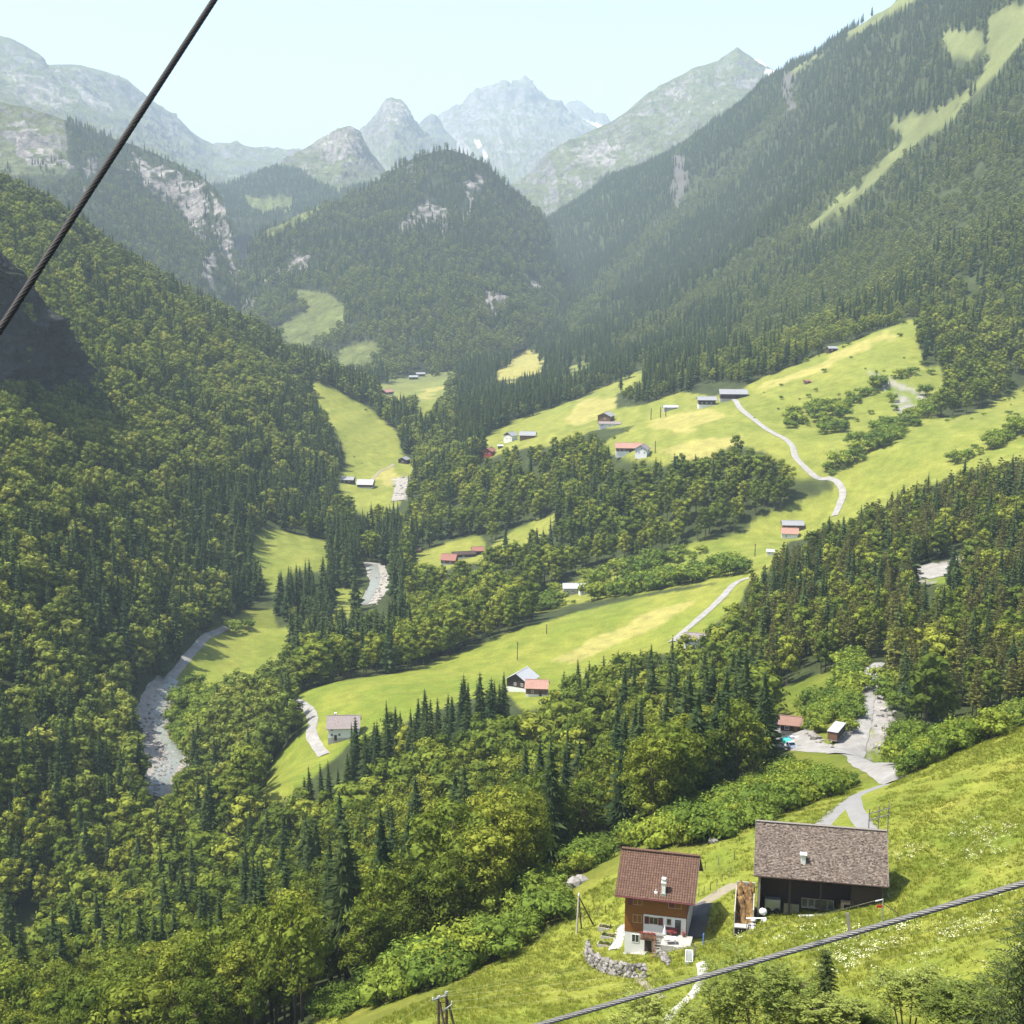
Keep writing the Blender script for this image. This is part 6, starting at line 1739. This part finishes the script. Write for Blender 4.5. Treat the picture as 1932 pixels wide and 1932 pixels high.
simple_house("long_farmhouse", "farm with long salmon roof on the terrace above the leafy wood", "farm", 1186, 855, 17, 9, 3.8, 30, -3, M_ROOFP, M_BROWNWOOD, M_WHITE, 1.2, .8, .8, windows=(('front', 2, 1.5, 1.2, 1.1), ('front', 5, 1.5, 1.2, 1.1), ('left', 2, 1.5, 1.0, 1.1)), door=(9, 3.0, 2.8, M_DARK))
simple_house("gabled_house", "white gabled house joined to the right of the long salmon roof", "house", 1223, 858, 7.5, 8, 4.2, 32, 68, M_ROOFGP, M_WHITE, None, 0, .8, .8, windows=(('left', 1.2, 1.4, 1.0, 1.1), ('left', 4.8, 1.4, 1.0, 1.1), ('left', 3, 3.9, 1.0, 1.0)))
simple_house("white_house", "white house with grey roof left of its grey barn on the pale meadow", "house", 971, 831, 8, 9, 4.6, 30, 52, M_ROOFG, M_WHITE, None, 0, .8, .8, windows=(('left', 1.4, 1.4, 1.0, 1.1), ('left', 5, 1.4, 1.0, 1.1), ('left', 3.2, 4.2, 1.0, 1.0)), gable=M_BROWNWOOD)
simple_house("grey_barn", "brown barn with grey roof right of the white house on the pale meadow", "barn", 995, 829, 13, 9, 3.6, 30, -8, M_ROOFG, M_BROWNWOOD, None, 0, .7, .6, windows=(('right', 3, 1.4, 1.0, 1.0),))
simple_house("red_chalet", "little bright red chalet at the edge of the wood below the white house", "chalet", 931, 857, 11, 7, 3.2, 30, 75, M_ROOFR, M_REDWALL, None, 0, .8, .8, windows=(('left', 1.2, 1.0, 1.0, 1.0), ('left', 4.4, 1.0, 1.0, 1.0)))
simple_house("tiny_hut", "tiny white hut right of the little red chalet", "hut", 944, 846, 4, 3.5, 2.2, 22, 0, M_ROOFW, M_DARKWOOD, windows=(('front', 1, .7, .8, .8),))
simple_house("brown_barn", "dark brown barn with light grey roof above the pale low building", "barn", 1155, 794, 11, 11, 4.6, 24, 66, M_ROOFG, M_BROWNWOOD, None, 0, 1.0, 1.0, windows=(('left', 4, 1.6, 1.2, 1.2),))
simple_house("low_house", "pale low building with grey pink roof below the dark brown barn", "house", 1150, 806, 17, 7, 2.8, 20, -4, M_ROOFGP, M_WHITE, None, 0, .6, .5, windows=(('front', 2, 1.0, 1.2, 1.0), ('front', 8, 1.0, 1.2, 1.0)))
simple_house("timber_farmhouse", "dark timber farmhouse with white plinth below the long grey roofed barn", "farmhouse", 1334, 768, 13, 9, 5.6, 24, -2, M_ROOFG, M_DARKWOOD, M_WHITE, 1.8, .9, .9, windows=(('front', 2, 2.6, 1.2, 1.1), ('front', 5.5, 2.6, 1.2, 1.1), ('front', 9, 2.6, 1.2, 1.1), ('left', 2, 2.6, 1.0, 1.1)))
simple_house("long_barn", "long brown barn with grey roof at the top of the pale farm road", "barn", 1384, 754, 20, 11, 4.6, 27, -4, M_ROOFG, M_DARKWOOD, M_CONC, .6, .9, .9, windows=(('left', 4, 2.2, 1.2, 1.2),), door=(11, 3.2, 3.2, M_DARK))
simple_house("meadow_hut", "small dark hut with light roof at the upper edge of the terraced pasture", "hut", 1572, 664, 7, 6, 3.0, 25, 10, M_ROOFG, M_DARKWOOD, None, 0, .6, .6, windows=(('front', 2, 1, 1.0, 1.0),))
simple_house("pasture_hut", "tiny brown hut standing in the open terraced pasture", "hut", 1524, 724, 4, 3.4, 2.0, 20, 10, M_ROOFR, M_BROWNWOOD, windows=(('front', 1, .7, .8, .8),))
simple_house("dark_hut", "small dark hut at the foot of the left wood in the valley meadow", "hut", 655, 913, 10, 8, 3.6, 25, -8, M_ROOFG, M_DARKWOOD, None, 0, .7, .7, windows=(('front', 2, 1.3, 1.0, 1.0), ('front', 6, 1.3, 1.0, 1.0)))
simple_house("white_roof_barn", "barn with broad white roof in the valley meadow by the river", "barn", 688, 921, 12.5, 11, 3.4, 28, -6, M_ROOFW, M_BROWNWOOD, M_WHITE, .7, .9, .8, windows=(('right', 4, 1.3, 1.2, 1.0),))
simple_house("field_hut", "lonely dark hut at the right edge of the sloping valley meadow", "hut", 770, 874, 8, 8, 3.6, 26, 70, M_ROOFG, M_DARKWOOD, None, 0, .7, .7, windows=(('left', 3, 1.3, 1.2, 1.1),))
simple_house("brown_roof_house", "broad house with brown roof beside the bright far meadow", "house", 736, 746, 15, 11, 4.6, 26, 60, M_ROOFP, M_BROWNWOOD, M_WHITE, 1.5, 1.0, 1.0, windows=(('left', 2, 2.2, 1.2, 1.2), ('left', 7, 2.2, 1.2, 1.2)))
simple_house("far_farmhouse", "left dark farmhouse on the far meadow behind the brown roofed house", "farmhouse", 780, 716, 12, 8, 3.6, 26, 0, M_ROOFG, M_DARKWOOD, None, 0, .7, .7, windows=(('front', 3, 1.4, 1.2, 1.1),))
simple_house("far_farmhouse", "right dark farmhouse on the far meadow behind the brown roofed house", "farmhouse", 794, 711, 12, 8, 4.2, 26, 12, M_ROOFG, M_DARKWOOD, M_WHITE, 1.0, .7, .7, windows=(('front', 3, 1.8, 1.2, 1.1),))
simple_house("alp_hut", "left reddish alp hut low on the farthest green meadow", "hut", 552, 639, 17, 9, 3.6, 24, -6, M_ROOFR, M_DARKWOOD, None, 0, .8, .8, windows=(('front', 5, 1.4, 1.4, 1.2),))
simple_house("alp_hut", "right reddish alp hut low on the farthest green meadow", "hut", 573, 642, 15, 9, 3.2, 24, -6, M_ROOFR, M_DARKWOOD, None, 0, .8, .8, windows=(('front', 5, 1.2, 1.4, 1.2),))
simple_house("alp_hut", "pale alp hut high on the right of the farthest green meadow", "hut", 632, 583, 14, 8, 3.4, 24, 10, M_ROOFW, M_WHITE, None, 0, .8, .8, windows=(('front', 5, 1.2, 1.4, 1.2),))
simple_house("byre", "low byre with white roof left of the timber farmhouse", "shed", 1266, 774, 11, 6, 2.4, 22, 4, M_ROOFW, M_CONC, windows=(('front', 3, .9, 1.2, .9),))

# ------------------------------------------------------------------ poles and wires
pd = hit(838, 1975)
def pole_at(u, v, h):
    return hit(u, v)
t = thing("power_pole", "double power pole of two dark masts with struts at the bottom of the picture", "power pole", pd, 0)
base_r = math.hypot(pd.x, pd.y)
topL, topR = Vector(world_at(827, 1882, base_r)) - pd, Vector(world_at(842, 1873, base_r + .6)) - pd
for nm, tp_, dx in (("mast", topL, -.35), ("mast", topR, .42)):
    b = MB(); b.tube([(tp_.x, tp_.y, -1.0), tuple(tp_)], [.15, .11], 8); b.obj(nm, M_POLE, t)
b = MB(); b.beam(topL + Vector((-.55, -.1, -.25)), topR + Vector((.12, 0, -.2)), .12, .12); b.obj("crossarm", M_STEEL, t)
b = MB(); b.beam(topL + Vector((.1, 0, -1.6)), topR + Vector((.55, -.1, -1.1)), .10, .10); b.obj("crossarm", M_STEEL, t)
b = MB(); b.beam(topR + Vector((.1, 0, -.7)), topR + Vector((1.4, -1.2, -5.5)), .16, .16); b.obj("strut", M_POLE, t)
b = MB(); b.beam(topL + Vector((.12, 0, -.5)), topL + Vector((.95, -.8, -4.6)), .15, .15); b.obj("strut", M_POLE, t)
b = MB(); b.beam(topL + Vector((.1, .05, -3.4)), topR + Vector((-.1, .05, -2.4)), .08, .08); b.beam(topL + Vector((.1, .05, -.5)), topR + Vector((-.1, .05, -1.0)), .06, .06); b.obj("brace", M_POLE, t)
for tp_ in (topL, topR):
    b = MB(); b.tube([tp_ + Vector((0, 0, -.02)), tp_ + Vector((0, 0, .14))], [.17, .1], 8); b.obj("cap", M_STEEL, t)
for k, q in enumerate((topL + Vector((-.5, -.1, -.15)), topL + Vector((.1, 0, .0)), topR + Vector((.1, 0, -.1)), topR + Vector((.5, -.1, -1.0)), topL + Vector((.35, 0, -1.45)))):
    b = MB(); b.tube([q, q + Vector((0, 0, .22))], [.06, .05], 6); b.obj("insulator", M_SHEETW, t)
pa = hit(1087.5, 1760)
t = thing("power_pole", "braced pale power pole with dark leaning strut left of the farmhouse garden", "power pole", pa, 0)
ra = math.hypot(pa.x, pa.y)
tt = Vector(world_at(1092, 1688, ra)) - pa
b = MB(); b.tube([(0, 0, -1), tuple(tt)], [.15, .11], 8); b.obj("mast", M_POLEG, t)
for u, v in ((1119, 1744), (1097, 1752)):
    q = hit(u, v) - pa
    b = MB(); b.tube([tuple(tt * .96), tuple(q)], [.09, .11], 6); b.obj("strut", M_POLE, t)
b = MB(); b.tube([tt + Vector((0, 0, -.1)), tt + Vector((0, 0, .2))], [.15, .1], 6); b.obj("cap", M_SHEETW, t)
pb = hit(1665, 1739)
t = thing("power_pole", "short steel pole with red sign board right of the barn", "power pole", pb, 0)
rb_ = math.hypot(pb.x, pb.y)
tb_ = Vector(world_at(1666, 1696, rb_)) - pb
b = MB(); b.tube([(0, 0, -1), tuple(tb_)], [.09, .08], 8); b.obj("mast", M_STEEL, t)
b = MB(); b.beam(tb_ + Vector((-.85, .1, -.35)), tb_ + Vector((.0, 0, -.05)), .08, .1); b.obj("crossarm", M_SHEETW, t)
b = MB(); b.box((-.75, -.03, tb_.z * .62), (-.09, .03, tb_.z * .62 + .30)); b.obj("sign_board", M_RED, t)
b = MB(); b.tube([tb_ * .8, Vector((1.9, .4, tb_.z * .28))], [.05, .05], 6); b.obj("strut", M_POLE, t)


def wire(a, b_, sag, lab, r=.008):
    pts_ = [a.lerp(b_, k / 20) - Vector((0, 0, sag * 4 * (k / 20) * (1 - k / 20))) for k in range(21)]
    b = MB(); b.tube([p - a for p in pts_], [r] * 21, 4)
    o = b.obj("power_line", M_WIRE, loc=a)
    return tagm(o, lab, "wire", "power lines over the meadow")


M_WIRE = mat("bright_wire", (0.34, 0.35, 0.20), .5)
off = Vector(world_at(2080, 1640, 135))
wire(pd + topR + Vector((.1, 0, .1)), pb + tb_ + Vector((-.4, .05, -.1)), .5, "topmost thin power line from the double pole to the barn's steel pole")
wire(pd + topL + Vector((.1, 0, .2)), pb + tb_ + Vector((-.8, .1, -.25)), .7, "second thin power line from the double pole to the barn's steel pole")
wire(pd + topL + Vector((-.5, -.1, .05)), off + Vector((0, 0, -3.2)), .8, "third thin power line running over the meadow below the barn")
wire(pd + topR + Vector((.5, -.1, -.8)), off + Vector((.6, 0, -4.2)), .9, "fourth thin power line running over the meadow below the barn")
wire(pd + topL + Vector((.35, 0, -1.25)), off + Vector((1.2, 0, -5.2)), 1.0, "lowest thin power line running over the meadow below the farmhouse")
wire(pd + topL + Vector((-.5, -.1, .0)), Vector(world_at(640, 1990, 118)), .3, "thin power line leaving the double pole to the lower left")


def plain_pole(u, v, vt, lab, m=None):
    p = hit(u, v); r_ = math.hypot(p.x, p.y)
    h = Vector(world_at(u + 1, vt, r_)).z - p.z
    t = thing("power_pole", lab, "power pole", p, 0, "wooden poles across the meadows")
    w_ = max(.14, r_ * .00035)
    b = MB(); b.tube([(0, 0, -1), (.1, 0, h)], [w_, w_ * .8], 6); b.obj("mast", m or M_POLE, t)
    b = MB(); b.beam((-.5, 0, h * .93), (.7, 0, h * .93), .12, .12); b.obj("crossarm", M_POLE, t)


for a in ((976, 1246, 1211, "tall thin pole left in the long meadow above the white roofed chalet"), (1031, 1196, 1178, "thin pole at the upper hedge of the long meadow"), (1424, 1050, 1026, "thin pole beside the spruces below the salmon roofed shed"), (1228, 792, 770, "left pole of the pair above the long salmon roof"), (1246, 788, 768, "right pole of the pair above the long salmon roof"), (1256, 786, 768, "third pole above the long salmon roof"), (1236, 855, 832, "thin double pole right of the white gabled house"), (1083, 1110, 1098, "short pole behind the long white roofed shed")):
    plain_pole(*a)

# fence posts of the near meadow
for i, (u, v) in enumerate(((1318, 1692), (1328, 1686), (1340, 1680), (1352, 1672), (1362, 1664), (1376, 1655), (1352, 1740), (1345, 1757), (1330, 1640), (1355, 1632), (1385, 1622), (1100, 1740), (1112, 1733), (1127, 1728), (1142, 1722))):
    b = MB(); b.tube([(0, 0, -.3), (.03, 0, 1.15)], [.055, .05], 5); o = b.obj("fence_post", M_GREYWOOD if i % 2 else M_POLE); o.location = hit(u, v)
    ref = "the dusty track behind the farmhouse" if i < 6 else "the driveway edge" if i < 8 else "the slope between farmhouse and barn" if i < 11 else "the meadow left of the farmhouse garden"
    tagm(o, f"{'grey' if i % 2 else 'dark'} fence post number {i % 6 + 1} from the left along {ref}".replace("number 1", "first").replace("number 2", "second").replace("number 3", "third").replace("number 4", "fourth").replace("number 5", "fifth").replace("number 6", "sixth"), "fence post", "fence posts of the meadow")

# ------------------------------------------------------------------ ropes of the cable car
def rope(name, a, b_, rad, strands, lay, m, label):
    a = Vector(a); b_ = Vector(b_); L_ = (b_ - a).length
    ax = (b_ - a).normalized(); x = ax.orthogonal().normalized(); y = ax.cross(x)
    n = int(L_ / lay * 12)
    root = thing(name, label, "cable", a)
    rs = rad * .40; rc = rad - rs
    for s in range(strands):
        path = []
        for k in range(n + 1):
            t = L_ * k / n; an = 2 * math.pi * (t / lay + s / strands)
            path.append(ax * t + x * math.cos(an) * rc + y * math.sin(an) * rc)
        b = MB(); b.tube(path, [rs] * len(path), 6)
        b.obj("strand", m, root, smooth=True)
    b = MB(); b.tube([(0, 0, 0), tuple(ax * L_)], [rc, rc], 6); b.obj("core", m, root)


M_ROPE = mat("steel_rope", (0.13, 0.125, 0.12), .55, .2, 30.0, metal=.3, spec=.5)
M_ROPED = mat("greased_rope", (0.014, 0.012, 0.010), .6)
qa, qb = Vector(world_at(1016, 1934, 11.0)), Vector(world_at(1934, 1666, 10.2))
dq = (qb - qa).normalized()
rope("haul_rope", qa - dq * 5, qb + dq * 6, .0235, 6, .30, M_ROPE, "twisted steel cable running across the lower right foreground")
qa, qb = Vector(world_at(0, 622, 7.2)), Vector(world_at(404, 0, 8.6))
dq = (qb - qa).normalized()
rope("carrying_rope", qa - dq * 4, qb + dq * 8, .0195, 7, .26, M_ROPED, "thick black cable slanting across the sky at the upper left")

# ------------------------------------------------------------------ foreground saplings below the cable car
def compound_leaf(c, R, p, dirv, L):
    side = dirv.cross(Vector((0, 0, 1)))
    side = side.normalized() if side.length > .01 else Vector((1, 0, 0))
    for k in range(4):
        q = p + dirv * (L * (k + .6) / 4) - Vector((0, 0, L * .25 * (k / 4) ** 2))
        for s in (-1, 1):
            l = L * R.uniform(.30, .42); w = l * .30
            d2 = (side * s + dirv * .5 - Vector((0, 0, R.uniform(0, .35)))).normalized()
            n = dirv.cross(d2).normalized() * 0
            a = d2.cross(Vector((0, 0, 1))); a = a.normalized() * w if a.length > .01 else dirv * w
            c.add([q, q + d2 * l * .5 + a, q + d2 * l, q + d2 * l * .5 - a], [(0, 1, 2, 3)])


def ash(R, h, spread, stems, nleaf, L):
    c = MB(); t = MB()
    for s in range(stems):
        a = s * 2.4 + R.uniform(-.4, .4)
        tip = Vector((math.cos(a) * spread * R.uniform(.1, .9), math.sin(a) * spread * R.uniform(.1, .9), h * R.uniform(.78, 1.0)))
        t.tube([(0, 0, -1), tip * .5 + Vector((0, 0, h * .08)), tip], [.07, .045, .012], 5)
        for k in range(nleaf):
            f = 1 - .5 * R.random() ** 1.5
            p = Vector((tip.x * f, tip.y * f, tip.z * f + h * .08 * math.sin(f * math.pi)))
            b = R.uniform(0, 6.283)
            br = Vector((math.cos(b), math.sin(b), R.uniform(-.05, .7))).normalized()
            bl = R.uniform(.1, 1.25) * (1.25 - f) * 1.6
            compound_leaf(c, R, p + br * bl, br, L * R.uniform(.7, 1.2))
            if k % 3 == 0 and bl > .3: t.tube([p, p + br * bl], [.018, .008], 3, cap=False)
    return c, t


M_ASH = leaf_mat("ash_leaves", (0.090, 0.120, 0.028), (0.140, 0.175, 0.040), (0.210, 0.240, 0.060), .3, .45)
SAP = [(1150, 1915, 84, 1.3, 3), (1215, 1868, 82, 1.7, 5), (1290, 1905, 80, 1.4, 4), (1370, 1838, 80, 2.0, 6), (1440, 1812, 78, 2.2, 7), (1500, 1862, 76, 2.0, 6), (1575, 1880, 75, 2.0, 6), (1650, 1905, 76, 1.6, 5), (1722, 1842, 74, 2.0, 5), (1790, 1868, 72, 2.0, 6), (1860, 1890, 70, 2.2, 7), (1925, 1835, 68, 2.0, 6)]
for i, (u, vt, r_, sp, st_) in enumerate(SAP):
    vt += 8 if i in (0, 1, 2, 6, 7) else -6
    top_ = Vector(world_at(u, vt, r_)); gz = float(ground_z(np.array(top_.x), np.array(top_.y)))
    h = max(2.5, top_.z - gz)
    c, t_ = ash(R_, h, sp, st_, 62, .60)
    where = ["leftmost of the foreground saplings under the cable", "second foreground sapling from the left under the cable", "short foreground sapling third from the left", "bushy foreground sapling below the farmhouse driveway line", "tallest bushy sapling left of the thin young spruce", "sapling directly left of the thin young spruce", "sapling directly right of the thin young spruce", "low sapling midway along the bottom right edge", "airy dark sapling below the barn's right pole", "sapling left of the dense corner sapling", "dense sapling in the bottom right corner", "tall sapling at the right picture edge below the larch"][i]
    root = thing("ash_sapling", "feathery leaved " + where, "sapling", (top_.x, top_.y, gz), 0, "saplings in the foreground")
    c.obj("crown", M_ASH, root); t_.obj("trunk", M_BARK, root)


def young_spruce(u, vt, r_, rad, lab, name="young_spruce", m=None, wh=16):
    top_ = Vector(world_at(u, vt, r_)); gz = float(ground_z(np.array(top_.x), np.array(top_.y)))
    h = top_.z - gz
    c = MB(); t_ = MB(); t_.tube([(0, 0, -1), (0, 0, h * .98)], [.09, .02], 6)
    for k in range(wh):
        f = k / wh; z = h * (.25 + .75 * f); nb = 7
        for i in range(nb):
            a = 6.283 * i / nb + k * .7 + R_.uniform(-.2, .2); Lb = rad * (1 - f) ** .7 * R_.uniform(.7, 1.15) + .15
            for q in range(9):
                g = (q + .5) / 9; d = Lb * g; dz = -.15 * Lb * g + .1 * math.sin(g * 3)
                x, y = math.cos(a) * d, math.sin(a) * d; w = .30 * Lb * (1 - g * .7)
                for s in (-1, 1):
                    e = Vector((math.cos(a + s * .9), math.sin(a + s * .9), R_.uniform(-.3, .2))) * (w + .1)
                    p = Vector((x, y, z + dz)); n_ = Vector((-e.y, e.x, 0)).normalized() * .045
                    c.add([p - n_, p + e, p + n_ + Vector((0, 0, .03))], [(0, 1, 2)])
            t_.tube([(0, 0, z), (math.cos(a) * Lb, math.sin(a) * Lb, z - .1 * Lb)], [.02, .008], 3, cap=False)
    root = thing(name, lab, "tree", (top_.x, top_.y, gz))
    c.obj("crown", m or M_SPRUCE, root); t_.obj("trunk", M_BARK, root)


young_spruce(1558, 1788, 78, 1.5, "thin young spruce rising in front of the meadow under the cable", wh=18)
young_spruce(1945, 1690, 62, 3.2, "dark larch leaning in from the right picture edge", "larch_tree", wh=14)

# ------------------------------------------------------------------ grass tufts and flowers of the near meadow
def tuft(R, n, h, w):
    b = MB()
    for k in range(n):
        a = R.uniform(0, 6.28); d = R.uniform(0, .28); l = h * R.uniform(.5, 1.2)
        p = Vector((math.cos(a) * d, math.sin(a) * d, -.03)); o_ = Vector((math.cos(a), math.sin(a), 0)) * l * R.uniform(.2, .7)
        s = Vector((-math.sin(a), math.cos(a), 0)) * w
        b.add([p - s, p + s, p + o_ + Vector((0, 0, l))], [(0, 1, 2)])
    return b


M_GRASS = leaf_mat("grass_blades", (0.120, 0.160, 0.020), (0.160, 0.190, 0.026), (0.230, 0.228, 0.044), .3, .22)
GR = [(bpy.data.objects.new("tuft", tuft(R_, 11, .26, .030).mesh("tuft", M_GRASS)), 1) for _ in range(4)]
fm = []
for _ in range(3):
    b = MB()
    for k in range(5):
        x, y, z = R_.uniform(-.3, .3), R_.uniform(-.3, .3), R_.uniform(.25, .5); s = R_.uniform(.025, .055)
        b.add([(x - s, y - s, z), (x + s, y - s, z), (x + s, y + s, z + .02), (x - s, y + s, z)], [(0, 1, 2, 3)])
    fm.append((bpy.data.objects.new("flower", b.mesh("flower", M_WFLOWER)), 1))


ROADS = [[(1600, 1560), (1530, 1575), (1590, 1515), (1640, 1482), (1690, 1474), (1660, 1500), (1640, 1545), (1675, 1590), (1600, 1595)], [(1290, 1690), (1340, 1690), (1330, 1780), (1280, 1790)], [(1310, 1715), (1345, 1690), (1395, 1660), (1395, 1675), (1345, 1705)], [(1240, 1940), (1310, 1860), (1318, 1812), (1332, 1812), (1330, 1850), (1260, 1945)]]


def scatter_points(n, r1, test):
    okq = seen_quad & (rq < r1) & (rq > 75)
    p = sample_grid(P, lambda tot: n, okq)
    u, v = project(p)
    return p[(landuse(p) == 1) & (v < 2500) & (u > -20) & (u < 2400) & test(p, u, v) & ~any_in(ROADS, u, v)]


def put_mass(name, lab, pts_, protos, smin, smax):
    global TP, H, wid, rot, TR
    keepv = TP, H, wid, rot
    TP = pts_; H = RNG.uniform(smin, smax, len(pts_)); wid = np.ones(len(pts_)); rot = RNG.uniform(0, 6.283, len(pts_))
    mass(name, lab, np.ones(len(pts_), bool), protos)
    TP, H, wid, rot = keepv


tp_ = scatter_points(330000, 300, lambda p, u, v: fbm((p[:, :2] @ ROT[:2, :2]) / 2.3, 3, 77) + .5 * fbm((p[:, :2] @ ROT[:2, :2]) / 18.0, 2, 78) + .9 * RNG.random(len(p)) > .35)
put_mass("grass", "tufts of long grass on the steep near meadow", tp_, GR, .6, 1.5)
FLW = [[(1650, 1580), (1720, 1590), (1790, 1612), (1780, 1640), (1700, 1630), (1650, 1610)], [(1480, 1800), (1560, 1780), (1700, 1740), (1860, 1690), (1932, 1660), (1932, 1800), (1800, 1860), (1600, 1870), (1480, 1850)], [(1395, 1750), (1500, 1745), (1620, 1730), (1620, 1760), (1450, 1790), (1390, 1790)], [(1780, 1560), (1932, 1520), (2200, 1450), (2200, 1640), (1840, 1640)], [(1250, 1790), (1290, 1770), (1300, 1790), (1260, 1810)]]
fp = scatter_points(110000, 230, lambda p, u, v: any_in(FLW, u, v) & (fbm((p[:, :2] @ ROT[:2, :2]) / 5.0, 3, 177) + 1.5 * RNG.random(len(p)) > 1.38))
put_mass("flowers", "white flower heads scattered over the near meadow", fp, fm, .7, 1.3)

# stones and foam-washed rubble of the riverbed
b = MB()
for (u0, v0, u1, v1, n, s1) in ((288, 1490, 312, 1430, 90, .8), (312, 1430, 285, 1385, 110, .8), (285, 1385, 318, 1290, 110, .8), (330, 1440, 365, 1415, 40, .7), (704, 1065, 722, 1105, 40, .9), (720, 1105, 690, 1142, 50, 1.0), (760, 905, 752, 945, 40, 1.2)):
    for k in range(n):
        f = R_.random(); p = hit(u0 + (u1 - u0) * f + R_.gauss(0, 9), v0 + (v1 - v0) * f + R_.gauss(0, 6))
        me = ROCKS[R_.randrange(7)]; s = s1 * R_.uniform(.35, 1.2); M = Matrix.Translation(p + Vector((0, 0, .3))) @ Matrix.Rotation(R_.uniform(0, 6), 4, 'Z') @ Matrix.Diagonal((s * 1.3, s, s * .7, 1))
        b.add([M @ v.co for v in me.vertices], [tuple(q.vertices) for q in me.polygons])
o = b.obj("river_stones", M_STONE); o["kind"] = "stuff"; o["label"] = "pale stones along the riverbed"
# ------------------------------------------------------------------ haze: one closed box of even air round the whole scene
def build_haze():
    bm = bmesh.new()
    bmesh.ops.create_cube(bm, size=1)
    for v in bm.verts:
        v.co = Vector((v.co.x * 22000, v.co.y * 24000 + 7000, (v.co.z + 0.5) * 2350 - 480))
    me = bpy.data.meshes.new("haze"); bm.to_mesh(me); bm.free()
    o = bpy.data.objects.new("haze", me); COL.objects.link(o)
    o["kind"] = "stuff"
    m = bpy.data.materials.new("haze_air"); m.use_nodes = True
    N = m.node_tree.nodes; N.remove(N["Principled BSDF"])
    pv = N.new("ShaderNodeVolumePrincipled")
    pv.inputs["Color"].default_value = (0.70, 0.88, 1.0, 1)
    pv.inputs["Density"].default_value = HAZE
    pv.inputs["Anisotropy"].default_value = 0.0
    m.node_tree.links.new(pv.outputs[0], N["Material Output"].inputs["Volume"])
    me.materials.append(m)


HAZE = 0.85e-4
build_haze()
